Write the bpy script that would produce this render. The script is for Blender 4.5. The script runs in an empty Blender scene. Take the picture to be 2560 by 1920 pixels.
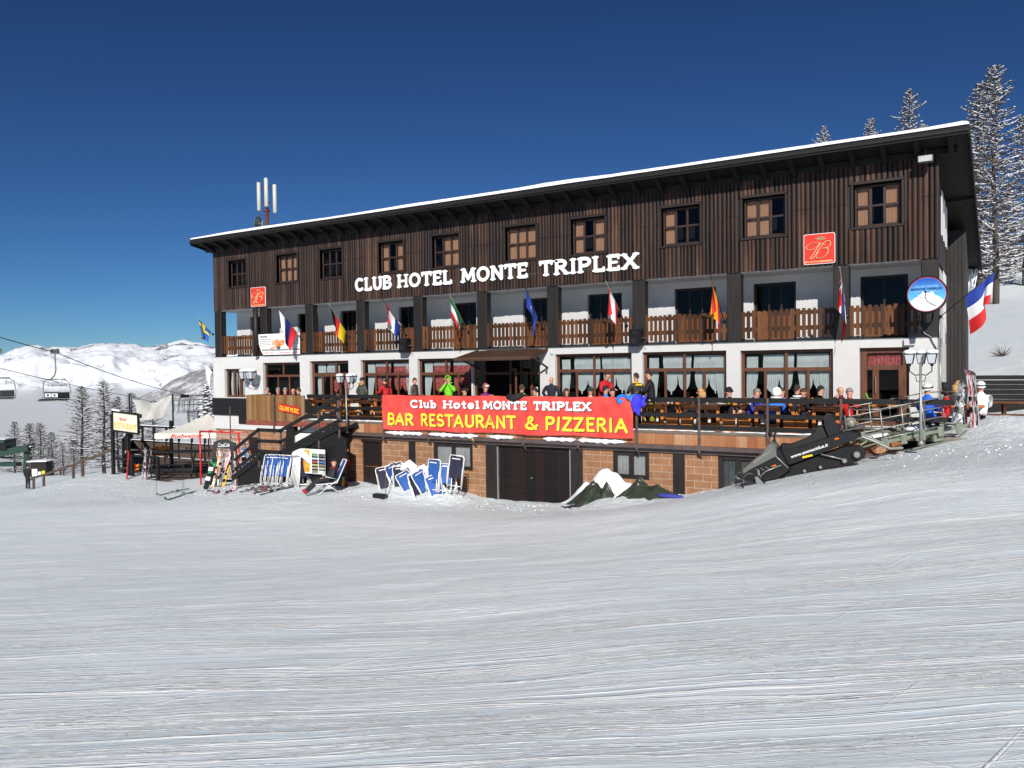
import bpy, math, random
import numpy as np
from mathutils import Vector, Matrix
R = math.radians
S = bpy.context.scene
# ---------------- camera ----------------
CP = Vector((33.043, -25.918, 1.9))
F = 1966.28; PI_, RO, YA = -0.0199, 0.0129, -0.5431
_d = Vector((math.sin(YA)*math.cos(PI_), math.cos(YA)*math.cos(PI_), math.sin(PI_)))
_r = Vector((math.cos(YA), -math.sin(YA), 0)); _u = _r.cross(_d)
_r2 = _r*math.cos(RO)-_u*math.sin(RO); _u2 = _u*math.cos(RO)+_r*math.sin(RO)
cd = bpy.data.cameras.new("camera"); cam = bpy.data.objects.new("camera", cd)
S.collection.objects.link(cam)
cd.sensor_width = 36; cd.lens = F/2560*36; cd.clip_end = 30000; cd.clip_start = .05
cam.matrix_world = Matrix(((_r2.x, _u2.x, -_d.x, CP.x), (_r2.y, _u2.y, -_d.y, CP.y), (_r2.z, _u2.z, -_d.z, CP.z), (0, 0, 0, 1)))
S.camera = cam
S.render.resolution_x = 1024; S.render.resolution_y = 768
# ---------------- sky and sun ----------------
W = bpy.data.worlds.new("World"); S.world = W; W.use_nodes = True
nt = W.node_tree; sky = nt.nodes.new('ShaderNodeTexSky'); sky.sky_type = 'NISHITA'; sky.sun_disc = False
sdir = Vector((.53, -1, .69)).normalized()
sky.sun_elevation = math.asin(sdir.z); sky.sun_rotation = math.atan2(sdir.x, sdir.y)
sky.altitude = 2300; sky.air_density = 1.0; sky.dust_density = 0.0; sky.ozone_density = 6.0
gm = nt.nodes.new('ShaderNodeGamma'); gm.inputs[1].default_value = 1.32; mu = nt.nodes.new('ShaderNodeMixRGB'); mu.blend_type = 'MULTIPLY'; mu.inputs[0].default_value = 1; mu.inputs[2].default_value = (.40, .50, .545, 1)
nt.links.new(sky.outputs[0], gm.inputs[0]); nt.links.new(gm.outputs[0], mu.inputs[1]); nt.links.new(mu.outputs[0], nt.nodes['Background'].inputs[0]); nt.nodes['Background'].inputs[1].default_value = 0.05
sl = bpy.data.lights.new("sun", 'SUN'); sl.energy = 4.55; sl.angle = R(.5); sl.color = (1, .955, .89)
so = bpy.data.objects.new("sun", sl); S.collection.objects.link(so)
so.rotation_euler = sdir.to_track_quat('Z', 'Y').to_euler(); so.location = (30, -40, 40)
S.view_settings.view_transform = 'Standard'; S.view_settings.look = 'None'; S.view_settings.exposure = 0.14; S.view_settings.gamma = 1

# ---------------- helpers ----------------
def ray(px, py): return _d+_r2*((px-1280)/F)-_u2*((py-960)/F)
def onY(px, py, Y=0.0):
    v = ray(px, py); return CP+v*((Y-CP.y)/v.y)
def onX(px, py, X=0.0):
    v = ray(px, py); return CP+v*((X-CP.x)/v.x)
def onZ(px, py, Z=0.0):
    v = ray(px, py); return CP+v*((Z-CP.z)/v.z)
def atD(px, py, D): return CP+ray(px, py)*D
def onG(px, py):
    v = ray(px, py); t = 3.0; last = t
    while t < 400:
        p = CP+v*t
        if p.z < gz(p.x, p.y): break
        last = t; t *= 1.02
    for _ in range(25):
        m = (t+last)/2; p = CP+v*m
        if p.z < gz(p.x, p.y): t = m
        else: last = m
    return CP+v*t
def lin(c): 
    c /= 255; return c/12.92 if c <= .04045 else ((c+.055)/1.055)**2.4
def RGB(r, g, b): return (lin(r), lin(g), lin(b), 1)
MATS = {}
def mat(name, c, rough=.7, metal=0, c2=None, sc=(6, 6, 6), nz=.5, bump=0, bsc=None, spec=None, detail=4, coord='Object', contrast=(.35, .65), emit=0):
    if name in MATS: return MATS[name]
    m = bpy.data.materials.new(name); m.use_nodes = True; n = m.node_tree; b = n.nodes['Principled BSDF']
    b.inputs['Base Color'].default_value = c; b.inputs['Roughness'].default_value = rough; b.inputs['Metallic'].default_value = metal
    if spec is not None: b.inputs['Specular IOR Level'].default_value = spec
    if emit:
        b.inputs['Emission Color'].default_value = c; b.inputs['Emission Strength'].default_value = emit
    if c2 or bump:
        tc = n.nodes.new('ShaderNodeTexCoord'); mp = n.nodes.new('ShaderNodeMapping'); mp.inputs['Scale'].default_value = sc
        n.links.new(tc.outputs[coord], mp.inputs[0])
        no = n.nodes.new('ShaderNodeTexNoise'); no.inputs['Scale'].default_value = 1; no.inputs['Detail'].default_value = detail; no.inputs['Roughness'].default_value = .65
        n.links.new(mp.outputs[0], no.inputs[0])
        if c2:
            cr = n.nodes.new('ShaderNodeValToRGB'); cr.color_ramp.elements[0].position = contrast[0]; cr.color_ramp.elements[1].position = contrast[1]
            cr.color_ramp.elements[0].color = c; cr.color_ramp.elements[1].color = c2
            n.links.new(no.outputs[0], cr.inputs[0]); n.links.new(cr.outputs[0], b.inputs['Base Color'])
        if bump:
            bp = n.nodes.new('ShaderNodeBump'); bp.inputs['Strength'].default_value = bump; bp.inputs['Distance'].default_value = .02
            n.links.new(no.outputs[0], bp.inputs['Height']); n.links.new(bp.outputs[0], b.inputs['Normal'])
    MATS[name] = m; return m

class MB:
    def __init__(s): s.v = []; s.f = []; s.m = []; s.mi = 0
    def add(s, vs, fs):
        o = len(s.v); s.v += [tuple(q) for q in vs]; s.f += [tuple(i+o for i in f) for f in fs]; s.m += [s.mi]*len(fs); return s
    def mat(s, i): s.mi = i; return s
    def box(s, x0, x1, y0, y1, z0, z1):
        return s.add([(x0, y0, z0), (x1, y0, z0), (x1, y1, z0), (x0, y1, z0), (x0, y0, z1), (x1, y0, z1), (x1, y1, z1), (x0, y1, z1)],
                     [(0, 3, 2, 1), (4, 5, 6, 7), (0, 1, 5, 4), (1, 2, 6, 5), (2, 3, 7, 6), (3, 0, 4, 7)])
    def bbox(s, x0, x1, y0, y1, z0, z1, b=.01):   # bevelled box
        vs = []; fs = []
        b = min(b, (x1-x0)/2.1, (y1-y0)/2.1, (z1-z0)/2.1)
        def rg(z, i): return [(x0+i, y0+b, z), (x0+b, y0+i, z), (x1-b, y0+i, z), (x1-i, y0+b, z), (x1-i, y1-b, z), (x1-b, y1-i, z), (x0+b, y1-i, z), (x0+i, y1-b, z)]
        for z, i in ((z0, b), (z0+b, 0), (z1-b, 0), (z1, b)):
            vs += rg(z, i) if i == 0 else [(x0+b, y0+b+.0001, z), (x0+b+.0001, y0+b, z), (x1-b-.0001, y0+b, z), (x1-b, y0+b+.0001, z), (x1-b, y1-b-.0001, z), (x1-b-.0001, y1-b, z), (x0+b+.0001, y1-b, z), (x0+b, y1-b-.0001, z)]
        for k in range(3):
            for i in range(8):
                j = (i+1) % 8; fs.append((k*8+i, k*8+j, k*8+8+j, k*8+8+i))
        fs.append(tuple(range(7, -1, -1))); fs.append(tuple(range(24, 32)))
        return s.add(vs, fs)
    def bar(s, p, q, w, h, up=(0, 0, 1)):           # rectangular beam p->q, w sideways, h along up
        p = Vector(p); q = Vector(q); d = (q-p).normalized(); up = Vector(up)
        sd = d.cross(up)
        if sd.length < 1e-4: sd = d.cross(Vector((1, 0, 0)))
        sd.normalize(); u = sd.cross(d)
        vs = []
        for c in (p, q):
            for a, b in ((-1, -1), (1, -1), (1, 1), (-1, 1)): vs.append(c+sd*a*w/2+u*b*h/2)
        return s.add(vs, [(0, 1, 2, 3), (7, 6, 5, 4), (0, 4, 5, 1), (1, 5, 6, 2), (2, 6, 7, 3), (3, 7, 4, 0)])
    def path(s, pts, rs, n=6, cap=True, flat=1.0):
        pts = [Vector(p) for p in pts]
        if not hasattr(rs, '__len__'): rs = [rs]*len(pts)
        vs = []; fs = []; prev = None
        for i, p in enumerate(pts):
            d = (pts[min(i+1, len(pts)-1)]-pts[max(i-1, 0)])
            if d.length < 1e-7: d = Vector((0, 0, 1))
            d.normalize()
            if prev is None:
                a = Vector((0, 0, 1)) if abs(d.z) < .9 else Vector((1, 0, 0))
                sd = d.cross(a).normalized()
            else: sd = (prev-d*prev.dot(d)).normalized()
            prev = sd; u = sd.cross(d)
            for k in range(n):
                t = 2*math.pi*k/n; vs.append(p+sd*math.cos(t)*rs[i]+u*math.sin(t)*rs[i]*flat)
        for i in range(len(pts)-1):
            for k in range(n):
                j = (k+1) % n; fs.append((i*n+k, i*n+n+k, i*n+n+j, i*n+j))
        if cap: fs.append(tuple(range(n))); fs.append(tuple(range(len(vs)-1, len(vs)-n-1, -1)))
        return s.add(vs, fs)
    def tube(s, p, q, r, r2=None, n=6): return s.path([p, q], [r, r if r2 is None else r2], n)
    def lathe(s, c, prof, n=12, ax=(0, 0, 1)):       # prof: (radius, height)
        ax = Vector(ax).normalized(); a = Vector((1, 0, 0)) if abs(ax.x) < .9 else Vector((0, 1, 0))
        sd = ax.cross(a).normalized(); u = ax.cross(sd); c = Vector(c); vs = []; fs = []
        for r, h in prof:
            for k in range(n):
                t = 2*math.pi*k/n; vs.append(c+ax*h+sd*math.cos(t)*r+u*math.sin(t)*r)
        for i in range(len(prof)-1):
            for k in range(n):
                j = (k+1) % n; fs.append((i*n+k, i*n+j, i*n+n+j, i*n+n+k))
        fs.append(tuple(range(n-1, -1, -1))); fs.append(tuple(range(len(vs)-n, len(vs))))
        return s.add(vs, fs)
    def ball(s, c, r, n=10, m=7, jit=0, seed=0, cut=None):
        if not hasattr(r, '__len__'): r = (r, r, r)
        rn = random.Random(seed); vs = []; fs = []
        for i in range(m+1):
            ph = math.pi*i/m
            for k in range(n):
                t = 2*math.pi*k/n; q = 1+rn.uniform(-jit, jit)
                z = math.cos(ph)
                if cut is not None: z = max(z, cut)
                vs.append((c[0]+r[0]*math.sin(ph)*math.cos(t)*q, c[1]+r[1]*math.sin(ph)*math.sin(t)*q, c[2]+r[2]*z*(q if cut is None else 1)))
        for i in range(m):
            for k in range(n):
                j = (k+1) % n; fs.append((i*n+k, (i+1)*n+k, (i+1)*n+j, i*n+j))
        return s.add(vs, fs)
    def prism(s, poly, O, A, B, N, h):               # 2-D polygon in frame (O,A,B), thickness h along N
        O = Vector(O); A = Vector(A); B = Vector(B); N = Vector(N); n = len(poly)
        vs = [O+A*x+B*y for x, y in poly]+[O+A*x+B*y+N*h for x, y in poly]
        fs = [tuple(range(n-1, -1, -1)), tuple(range(n, 2*n))]+[(i, (i+1) % n, n+(i+1) % n, n+i) for i in range(n)]
        return s.add(vs, fs)
    def grid(s, P, nu, nv, mf=None):                  # P(u,v)
        o = len(s.v)
        for j in range(nv+1):
            for i in range(nu+1): s.v.append(tuple(P(i/nu, j/nv)))
        for j in range(nv):
            for i in range(nu):
                a = o+j*(nu+1)+i; s.f.append((a, a+1, a+nu+2, a+nu+1)); s.m.append(mf((i+.5)/nu, (j+.5)/nv) if mf else s.mi)
        return s
    def build(s, name, mats, parent=None, smooth=False, org=None):
        me = bpy.data.meshes.new(name); vs = s.v
        if org is not None: vs = [(a-org[0], b-org[1], c-org[2]) for a, b, c in vs]
        me.from_pydata(vs, [], s.f)
        if not isinstance(mats, (list, tuple)): mats = [mats]
        for m in mats: me.materials.append(m)
        me.polygons.foreach_set('material_index', s.m)
        if smooth: me.polygons.foreach_set('use_smooth', [True]*len(s.f))
        me.update()
        o = bpy.data.objects.new(name, me); S.collection.objects.link(o)
        if parent: o.parent = parent
        elif org is not None: o.location = org
        return o
def tag(o, label, cat, group=None):
    o['label'] = label; o['category'] = cat
    if group: o['group'] = group
    return o
def thing(name, label, cat, loc=(0, 0, 0), rz=0, group=None):
    o = bpy.data.objects.new(name, None); S.collection.objects.link(o); o.empty_display_size = .2
    o.location = loc; o.rotation_euler = (0, 0, rz); return tag(o, label, cat, group)
def kids(o): return [c for c in S.collection.objects if c.parent == o]
def dup(root, loc=None, rz=None, label=None, group=None, scale=None, mats=None):
    r = root.copy(); S.collection.objects.link(r)
    if loc is not None: r.location = loc
    if rz is not None: r.rotation_euler = (0, 0, rz)
    if scale is not None: r.scale = scale
    if label: r['label'] = label
    if group: r['group'] = group
    for ch in KID.get(root.name, []):
        c = ch.copy(); S.collection.objects.link(c); c.parent = r
        if mats and ch.name.split('.')[0] in mats:
            c.data = ch.data.copy(); c.data.materials.clear(); c.data.materials.append(mats[ch.name.split('.')[0]])
        for g in KID.get(ch.name, []):
            e = g.copy(); S.collection.objects.link(e); e.parent = c
    return r
KID = {}
def reg(root):
    KID[root.name] = kids(root)
    for c in KID[root.name]: KID[c.name] = kids(c)
    return root
def struct(o): o['kind'] = 'structure'; return o

# stroke lettering: polylines in a 1-high cell
def arc(cx, cy, rx, ry, a0, a1, n=9): return [(cx+rx*math.cos(R(a0+(a1-a0)*i/n)), cy+ry*math.sin(R(a0+(a1-a0)*i/n))) for i in range(n+1)]
L_ = {}
def deff(ch, w, *st): L_[ch] = (w, st)
deff('A', .78, [(.02, 0), (.39, 1), (.76, 0)], [(.16, .33), (.62, .33)])
deff('B', .66, [(.1, 0), (.1, 1)], [(.1, 1)]+arc(.34, .76, .24, .24, 90, -90)+[(.1, .52)], [(.1, .52)]+arc(.36, .26, .28, .26, 90, -90)+[(.1, 0)])
deff('C', .74, arc(.4, .5, .34, .5, 52, 308, 14))
deff('D', .74, [(.1, 0), (.1, 1)], [(.1, 1)]+arc(.3, .5, .36, .5, 90, -90, 12)+[(.1, 0)])
deff('E', .62, [(.56, 0), (.1, 0), (.1, 1), (.56, 1)], [(.1, .52), (.46, .52)])
deff('F', .6, [(.1, 0), (.1, 1), (.56, 1)], [(.1, .52), (.44, .52)])
deff('G', .78, arc(.4, .5, .34, .5, 50, 330, 14)+[(.7, .42), (.5, .42)])
deff('H', .76, [(.1, 0), (.1, 1)], [(.66, 0), (.66, 1)], [(.1, .5), (.66, .5)])
deff('I', .28, [(.14, 0), (.14, 1)])
deff('J', .5, [(.4, 1), (.4, .25)]+arc(.22, .22, .18, .22, 0, -170, 6))
deff('L', .6, [(.1, 1), (.1, 0), (.54, 0)])
deff('M', .94, [(.08, 0), (.14, 1), (.47, .2), (.8, 1), (.86, 0)])
deff('N', .78, [(.1, 0), (.1, 1), (.68, 0), (.68, 1)])
deff('O', .84, arc(.42, .5, .36, .5, 0, 360, 18))
deff('P', .66, [(.1, 0), (.1, 1)], [(.1, 1)]+arc(.34, .73, .26, .27, 90, -90)+[(.1, .46)])
deff('R', .72, [(.1, 0), (.1, 1)], [(.1, 1)]+arc(.34, .75, .25, .25, 90, -90)+[(.1, .5)], [(.32, .5), (.66, 0)])
deff('S', .64, arc(.33, .75, .24, .25, 30, 270, 9)+arc(.31, .25, .27, .25, 90, -150, 9))
deff('T', .7, [(.35, 0), (.35, 1)], [(.02, 1), (.68, 1)])
deff('U', .76, [(.1, 1), (.1, .34)]+arc(.38, .32, .28, .32, 180, 360, 9)+[(.66, 1)])
deff('V', .74, [(.04, 1), (.37, 0), (.7, 1)])
deff('W', 1.0, [(.04, 1), (.27, 0), (.5, .85), (.73, 0), (.96, 1)])
deff('X', .74, [(.06, 0), (.68, 1)], [(.68, 0), (.06, 1)])
deff('Y', .7, [(.04, 1), (.35, .48), (.66, 1)], [(.35, .48), (.35, 0)])
deff('Z', .7, [(.06, 1), (.62, 1), (.06, 0), (.66, 0)])
deff('&', .86, [(.8, .3)]+arc(.4, .22, .32, .22, 0, -200, 8)+[(.24, .5), (.5, .74)]+arc(.38, .84, .14, .16, -20, 200, 6)+[(.26, .68), (.74, 0)])
deff('-', .4, [(.06, .45), (.34, .45)])
deff('l', .26, [(.13, 0), (.13, 1)])
deff('u', .58, [(.08, .66), (.08, .2)]+arc(.28, .18, .2, .18, 180, 360, 6)+[(.48, .66)], [(.48, .4), (.48, 0)])
deff('b', .6, [(.1, 0), (.1, 1)], arc(.33, .32, .2, .31, 0, 360, 12))
deff('o', .6, arc(.3, .33, .23, .33, 0, 360, 12))
deff('t', .42, [(.2, .95), (.2, .1), (.34, .02)], [(.04, .66), (.36, .66)])
deff('e', .58, [(.1, .34), (.48, .34)]+arc(.29, .33, .2, .33, 5, 320, 12))
SERIF = {'B': [(.1, 0), (.1, 1)], 'D': [(.1, 0), (.1, 1)], 'H': [(.1, 0), (.1, 1), (.66, 0), (.66, 1)], 'I': [(.14, 0), (.14, 1)], 'L': [(.1, 1), (.1, 0)], 'M': [(.08, 0), (.86, 0), (.1, 1), (.84, 1)], 'N': [(.1, 0), (.08, 1), (.68, 1)],
         'P': [(.1, 0), (.1, 1)], 'R': [(.1, 0), (.1, 1), (.66, 0)], 'T': [(.35, 0)], 'X': [(.06, 0), (.68, 1), (.68, 0), (.06, 1)], 'U': [(.1, 1), (.66, 1)], 'E': [(.1, 0), (.1, 1)], 'A': [(.04, 0), (.74, 0)], 'l': [(.13, 0), (.11, 1)], 'b': [(.08, 1)], 't': [], 'u': [(.05, .66), (.48, 0)]}
TV = {'T': [(.02, 1), (.68, 1)], 'E': [(.56, 0), (.56, 1)], 'L': [(.54, 0)]}
def text(mb, s, O, A, B, N, h, width, sw, serif=False, step=.0012, gap=.12, depth=None, jig=0, seed=1):
    """lettering on the plane (O, A right, B up, N out), cap height h, total width, stroke sw"""
    O = Vector(O); A = Vector(A); B = Vector(B); N = Vector(N); rn = random.Random(seed)
    tot = sum((L_[c][0] if c != ' ' else .42)+gap for c in s)-gap
    k = width/tot; x = 0; lay = 0
    for c in s:
        if c == ' ': x += (.42+gap)*k; continue
        w, st = L_[c]; st = list(st); rot = rn.uniform(-jig, jig); dy = rn.uniform(-jig, jig)*h*.4
        ext = []
        if serif:
            e = .12
            for sx, sy in SERIF.get(c, []): ext.append([(sx-e, sy), (sx+e, sy)])
            for sx, sy in TV.get(c, []): ext.append([(sx, sy-.0), (sx, sy+(.2 if sy == 0 else -.2))])
        for si, ln in enumerate(st+ext):
            half = sw/2*(1 if si < len(st) else .62)
            if serif and si < len(st) and c in 'EFHAL' and si >= 1: half *= .75
            pp = []
            for a, b in ln:
                b2 = sw/2+b*(h-sw); a2 = a*k
                if rot: a2, b2 = a2-rot*b2, b2+rot*a2*.3
                pp.append(Vector((x+a2, b2+dy)))
            for q, r_ in zip(pp[:-1], pp[1:]):
                lay += 1; off = (depth or 0)+(lay % 7)*step
                dd = (r_-q)
                if dd.length < 1e-6: continue
                dd.normalize(); pr = Vector((-dd.y, dd.x)); poly = []
                a0 = math.atan2(pr.y, pr.x)
                for i in range(7): t = a0+math.pi*i/6; poly.append((q.x+half*math.cos(t), q.y+half*math.sin(t)))
                for i in range(7): t = a0+math.pi+math.pi*i/6; poly.append((r_.x+half*math.cos(t), r_.y+half*math.sin(t)))
                if depth: mb.prism(poly, O, A, B, N, off)
                else: mb.add([O+A*px+B*py+N*off for px, py in poly], [tuple(range(14))])
        x += (w+gap)*k
    return mb
def ftext(s, O, A, B, N, h, width=None, m=None, parent=None, name='lettering', shear=0, bold=0, depth=.001):
    cu = bpy.data.curves.new('t', 'FONT'); cu.body = s; cu.size = 1; cu.shear = shear; cu.offset = bold; cu.extrude = 0; cu.resolution_u = 3
    ob = bpy.data.objects.new('t', cu); S.collection.objects.link(ob)
    bpy.context.view_layer.update()
    me = bpy.data.meshes.new_from_object(ob.evaluated_get(bpy.context.evaluated_depsgraph_get()))
    bpy.data.objects.remove(ob); bpy.data.curves.remove(cu)
    n = len(me.vertices); co = np.zeros(n*3); me.vertices.foreach_get('co', co); co = co.reshape(-1, 3)
    x0, x1 = co[:, 0].min(), co[:, 0].max(); ky = h/.73; kx = width/(x1-x0) if width else ky
    O = Vector(O); A = Vector(A); B = Vector(B); N = Vector(N)
    P = np.array(O)+np.outer((co[:, 0]-x0)*kx, np.array(A))+np.outer(co[:, 1]*ky, np.array(B))+np.array(N)*depth
    me.vertices.foreach_set('co', P.ravel()); me.update()
    if m: me.materials.append(m)
    me.name = name; o = bpy.data.objects.new(name, me); S.collection.objects.link(o)
    if parent: o.parent = parent
    return o
# ---------------- materials ----------------
WHITE = mat('white_plaster', RGB(202, 202, 200), .85, c2=RGB(208, 208, 206), sc=(3, 3, 3), bump=.15)
GREYW = mat('balcony_plaster', RGB(198, 198, 198), .9, c2=RGB(206, 206, 206), sc=(2, 2, 2))
DARKW = mat('dark_timber', RGB(20, 17, 15), .6, c2=RGB(37, 31, 28), sc=(12, 12, 1.2), bump=.3)
BLACKW = mat('black_boards', RGB(13, 12, 12), .55, c2=RGB(27, 25, 24), sc=(1.5, 9, 9), bump=.3)
FRAMEB = mat('brown_window_frame', RGB(84, 52, 36), .5, c2=RGB(112, 68, 44), sc=(6, 6, 2))
FRAMED = mat('dark_window_frame', RGB(36, 27, 24), .55)
ORANGEW = mat('orange_pine', RGB(176, 100, 36), .5, c2=RGB(205, 130, 56), sc=(3, 3, 12))
TABLEW = mat('table_wood', RGB(92, 54, 32), .5, c2=RGB(122, 74, 42), sc=(2, 12, 4)); GREYWOOD = mat('grey_brown_wood', RGB(74, 60, 52), .8, c2=RGB(98, 82, 72), sc=(6, 6, 6))
STEELB = mat('brown_steel', RGB(82, 70, 68), .45, c2=RGB(100, 86, 82), sc=(3, 3, 3))
GREYM = mat('grey_metal', RGB(120, 124, 122), .4, .6)
GALV = mat('galvanised_metal', RGB(150, 154, 148), .4, .5)
BLACKP = mat('black_plastic', RGB(20, 20, 21), .35)
BLACKM = mat('black_matt', RGB(16, 16, 17), .7)
WHITEP = mat('white_paint', RGB(235, 235, 232), .4)
WHITEL = mat('white_letter', RGB(246, 246, 246), .5)
REDP = mat('red_paint', RGB(200, 30, 28), .4)
BLUEF = mat('blue_fabric', RGB(36, 82, 156), .7, c2=RGB(44, 94, 168), sc=(20, 20, 20))
NAVYF = mat('navy_fabric', RGB(34, 34, 58), .8)
SKIN = mat('skin', RGB(205, 150, 125), .55)
EAVE = mat('shade_dark_eave_timber', RGB(13, 12, 11), .8, c2=RGB(22, 20, 18), sc=(9, 9, 9)); UPF = mat('upper_window_frame', RGB(46, 32, 27), .5, c2=RGB(62, 42, 34), sc=(6, 6, 2))  # eave timber blackened so that the deep eave shade sits in its colour
DARK = mat('dark_interior', RGB(14, 13, 14), .9)  # near-black colour stands in for the darkness of unlit rooms
TAN = mat('tan_curtain', RGB(196, 152, 116), .9, c2=RGB(186, 138, 102), sc=(14, 3, 3))
SHEER = mat('white_sheer_curtain', RGB(206, 216, 212), .85, c2=RGB(188, 200, 198), sc=(16, 3, 3))
REDC = mat('red_checked_curtain', RGB(160, 62, 62), .85, c2=RGB(190, 110, 106), sc=(18, 18, 18), contrast=(.45, .55))
SNOWD = mat('snow_cover', RGB(244, 246, 249), .6, c2=RGB(236, 239, 244), sc=(4, 4, 4), bump=.5)

def glassmat(name, tint, refl=.35, rough=.03, op=.0):
    m = bpy.data.materials.new(name); m.use_nodes = True; n = m.node_tree; n.nodes.clear()
    o = n.nodes.new('ShaderNodeOutputMaterial'); mix = n.nodes.new('ShaderNodeMixShader'); tr = n.nodes.new('ShaderNodeBsdfTransparent')
    gl = n.nodes.new('ShaderNodeBsdfGlossy'); gl.inputs['Roughness'].default_value = rough; gl.inputs['Color'].default_value = (.5, .46, .46, 1)
    tr.inputs['Color'].default_value = tint
    fr = n.nodes.new('ShaderNodeFresnel'); fr.inputs['IOR'].default_value = 1.5
    ad = n.nodes.new('ShaderNodeMath'); ad.operation = 'ADD'; ad.inputs[1].default_value = refl; n.links.new(fr.outputs[0], ad.inputs[0])
    n.links.new(ad.outputs[0], mix.inputs[0]); n.links.new(tr.outputs[0], mix.inputs[1]); n.links.new(gl.outputs[0], mix.inputs[2]); n.links.new(mix.outputs[0], o.inputs[0])
    return m
GLASS = glassmat('window_glass', (.92, .93, .95, 1), .0)
GLASSB = glassmat('reflecting_window_glass', (.85, .87, .92, 1), .0)
FROST = mat('frosted_glass', RGB(150, 156, 152), .35, c2=RGB(196, 198, 194), sc=(1.2, 1.2, 1.2), contrast=(.3, .7))

def planks(name, cols, axis='X', w=.14, rough=.6, bump=.4, stain=None, sheen=.3):
    """weathered boards: colour per board + long grain streaks (board index from object coordinate)"""
    m = bpy.data.materials.new(name); m.use_nodes = True; n = m.node_tree; b = n.nodes['Principled BSDF']; b.inputs['Roughness'].default_value = rough
    b.inputs['Specular IOR Level'].default_value = sheen
    tc = n.nodes.new('ShaderNodeTexCoord'); sp = n.nodes.new('ShaderNodeSeparateXYZ'); n.links.new(tc.outputs['Object'], sp.inputs[0])
    dv = n.nodes.new('ShaderNodeMath'); dv.operation = 'DIVIDE'; dv.inputs[1].default_value = w; n.links.new(sp.outputs[axis], dv.inputs[0])
    fl = n.nodes.new('ShaderNodeMath'); fl.operation = 'FLOOR'; n.links.new(dv.outputs[0], fl.inputs[0])
    wn = n.nodes.new('ShaderNodeTexWhiteNoise'); wn.noise_dimensions = '1D'; n.links.new(fl.outputs[0], wn.inputs['W'])
    mp = n.nodes.new('ShaderNodeMapping'); mp.inputs['Scale'].default_value = {'X': (30, 4, 1.1), 'Z': (1.1, 4, 30)}[axis]; n.links.new(tc.outputs['Object'], mp.inputs[0])
    no = n.nodes.new('ShaderNodeTexNoise'); no.inputs['Scale'].default_value = 1; no.inputs['Detail'].default_value = 6; no.inputs['Roughness'].default_value = .7; n.links.new(mp.outputs[0], no.inputs[0])
    no2 = n.nodes.new('ShaderNodeTexNoise'); no2.inputs['Scale'].default_value = .55; no2.inputs['Detail'].default_value = 3; n.links.new(tc.outputs['Object'], no2.inputs[0])
    a = n.nodes.new('ShaderNodeMath'); a.operation = 'MULTIPLY_ADD'; a.inputs[1].default_value = .55; n.links.new(wn.outputs[0], a.inputs[0])
    s2 = n.nodes.new('ShaderNodeMath'); s2.operation = 'MULTIPLY_ADD'; s2.inputs[1].default_value = .8; s2.inputs[2].default_value = -.26; n.links.new(no.outputs[0], s2.inputs[0]); n.links.new(s2.outputs[0], a.inputs[2])
    a2 = n.nodes.new('ShaderNodeMath'); a2.operation = 'MULTIPLY_ADD'; a2.inputs[1].default_value = .5; n.links.new(no2.outputs[0], a2.inputs[0]); n.links.new(a.outputs[0], a2.inputs[2])
    cr = n.nodes.new('ShaderNodeValToRGB'); e = cr.color_ramp.elements
    e[0].position = .15; e[0].color = cols[0]; e[1].position = 1.0; e[1].color = cols[-1]
    for i, c in enumerate(cols[1:-1]): q = e.new(.15+.85*(i+1)/(len(cols)-1)); q.color = c
    n.links.new(a2.outputs[0], cr.inputs[0]); n.links.new(cr.outputs[0], b.inputs['Base Color'])
    bp = n.nodes.new('ShaderNodeBump'); bp.inputs['Strength'].default_value = bump; bp.inputs['Distance'].default_value = .015; n.links.new(no.outputs[0], bp.inputs['Height']); n.links.new(bp.outputs[0], b.inputs['Normal'])
    return m
CLAD = planks('half_log_cladding', [RGB(15, 10, 9), RGB(28, 19, 15), RGB(42, 28, 22), RGB(54, 36, 28), RGB(88, 62, 48)], w=.138, rough=.45, sheen=.35, bump=.8)
PICK = planks('balcony_pickets', [RGB(34, 23, 17), RGB(64, 41, 27), RGB(88, 56, 34), RGB(118, 76, 44)], w=.17, rough=.5)
OLDW = planks('weathered_yellow_boards', [RGB(70, 46, 26), RGB(118, 82, 46), RGB(142, 106, 66), RGB(150, 130, 104)], w=.16)
FASC = planks('orange_fascia_board', [RGB(106, 62, 44), RGB(150, 96, 64), RGB(166, 114, 78), RGB(196, 166, 140)], w=.3)
GREYB = planks('snowy_floor_boards', [RGB(70, 60, 52), RGB(110, 98, 88), RGB(160, 152, 144), RGB(220, 220, 220)], axis='Z', w=.04)
PLATE = planks('brown_awning_boards', [RGB(40, 28, 24), RGB(70, 50, 40), RGB(92, 68, 54)], axis='Z', w=.09)
GARM = planks('garage_boards', [RGB(14, 12, 13), RGB(24, 18, 18), RGB(38, 22, 21)], w=.13)

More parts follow.
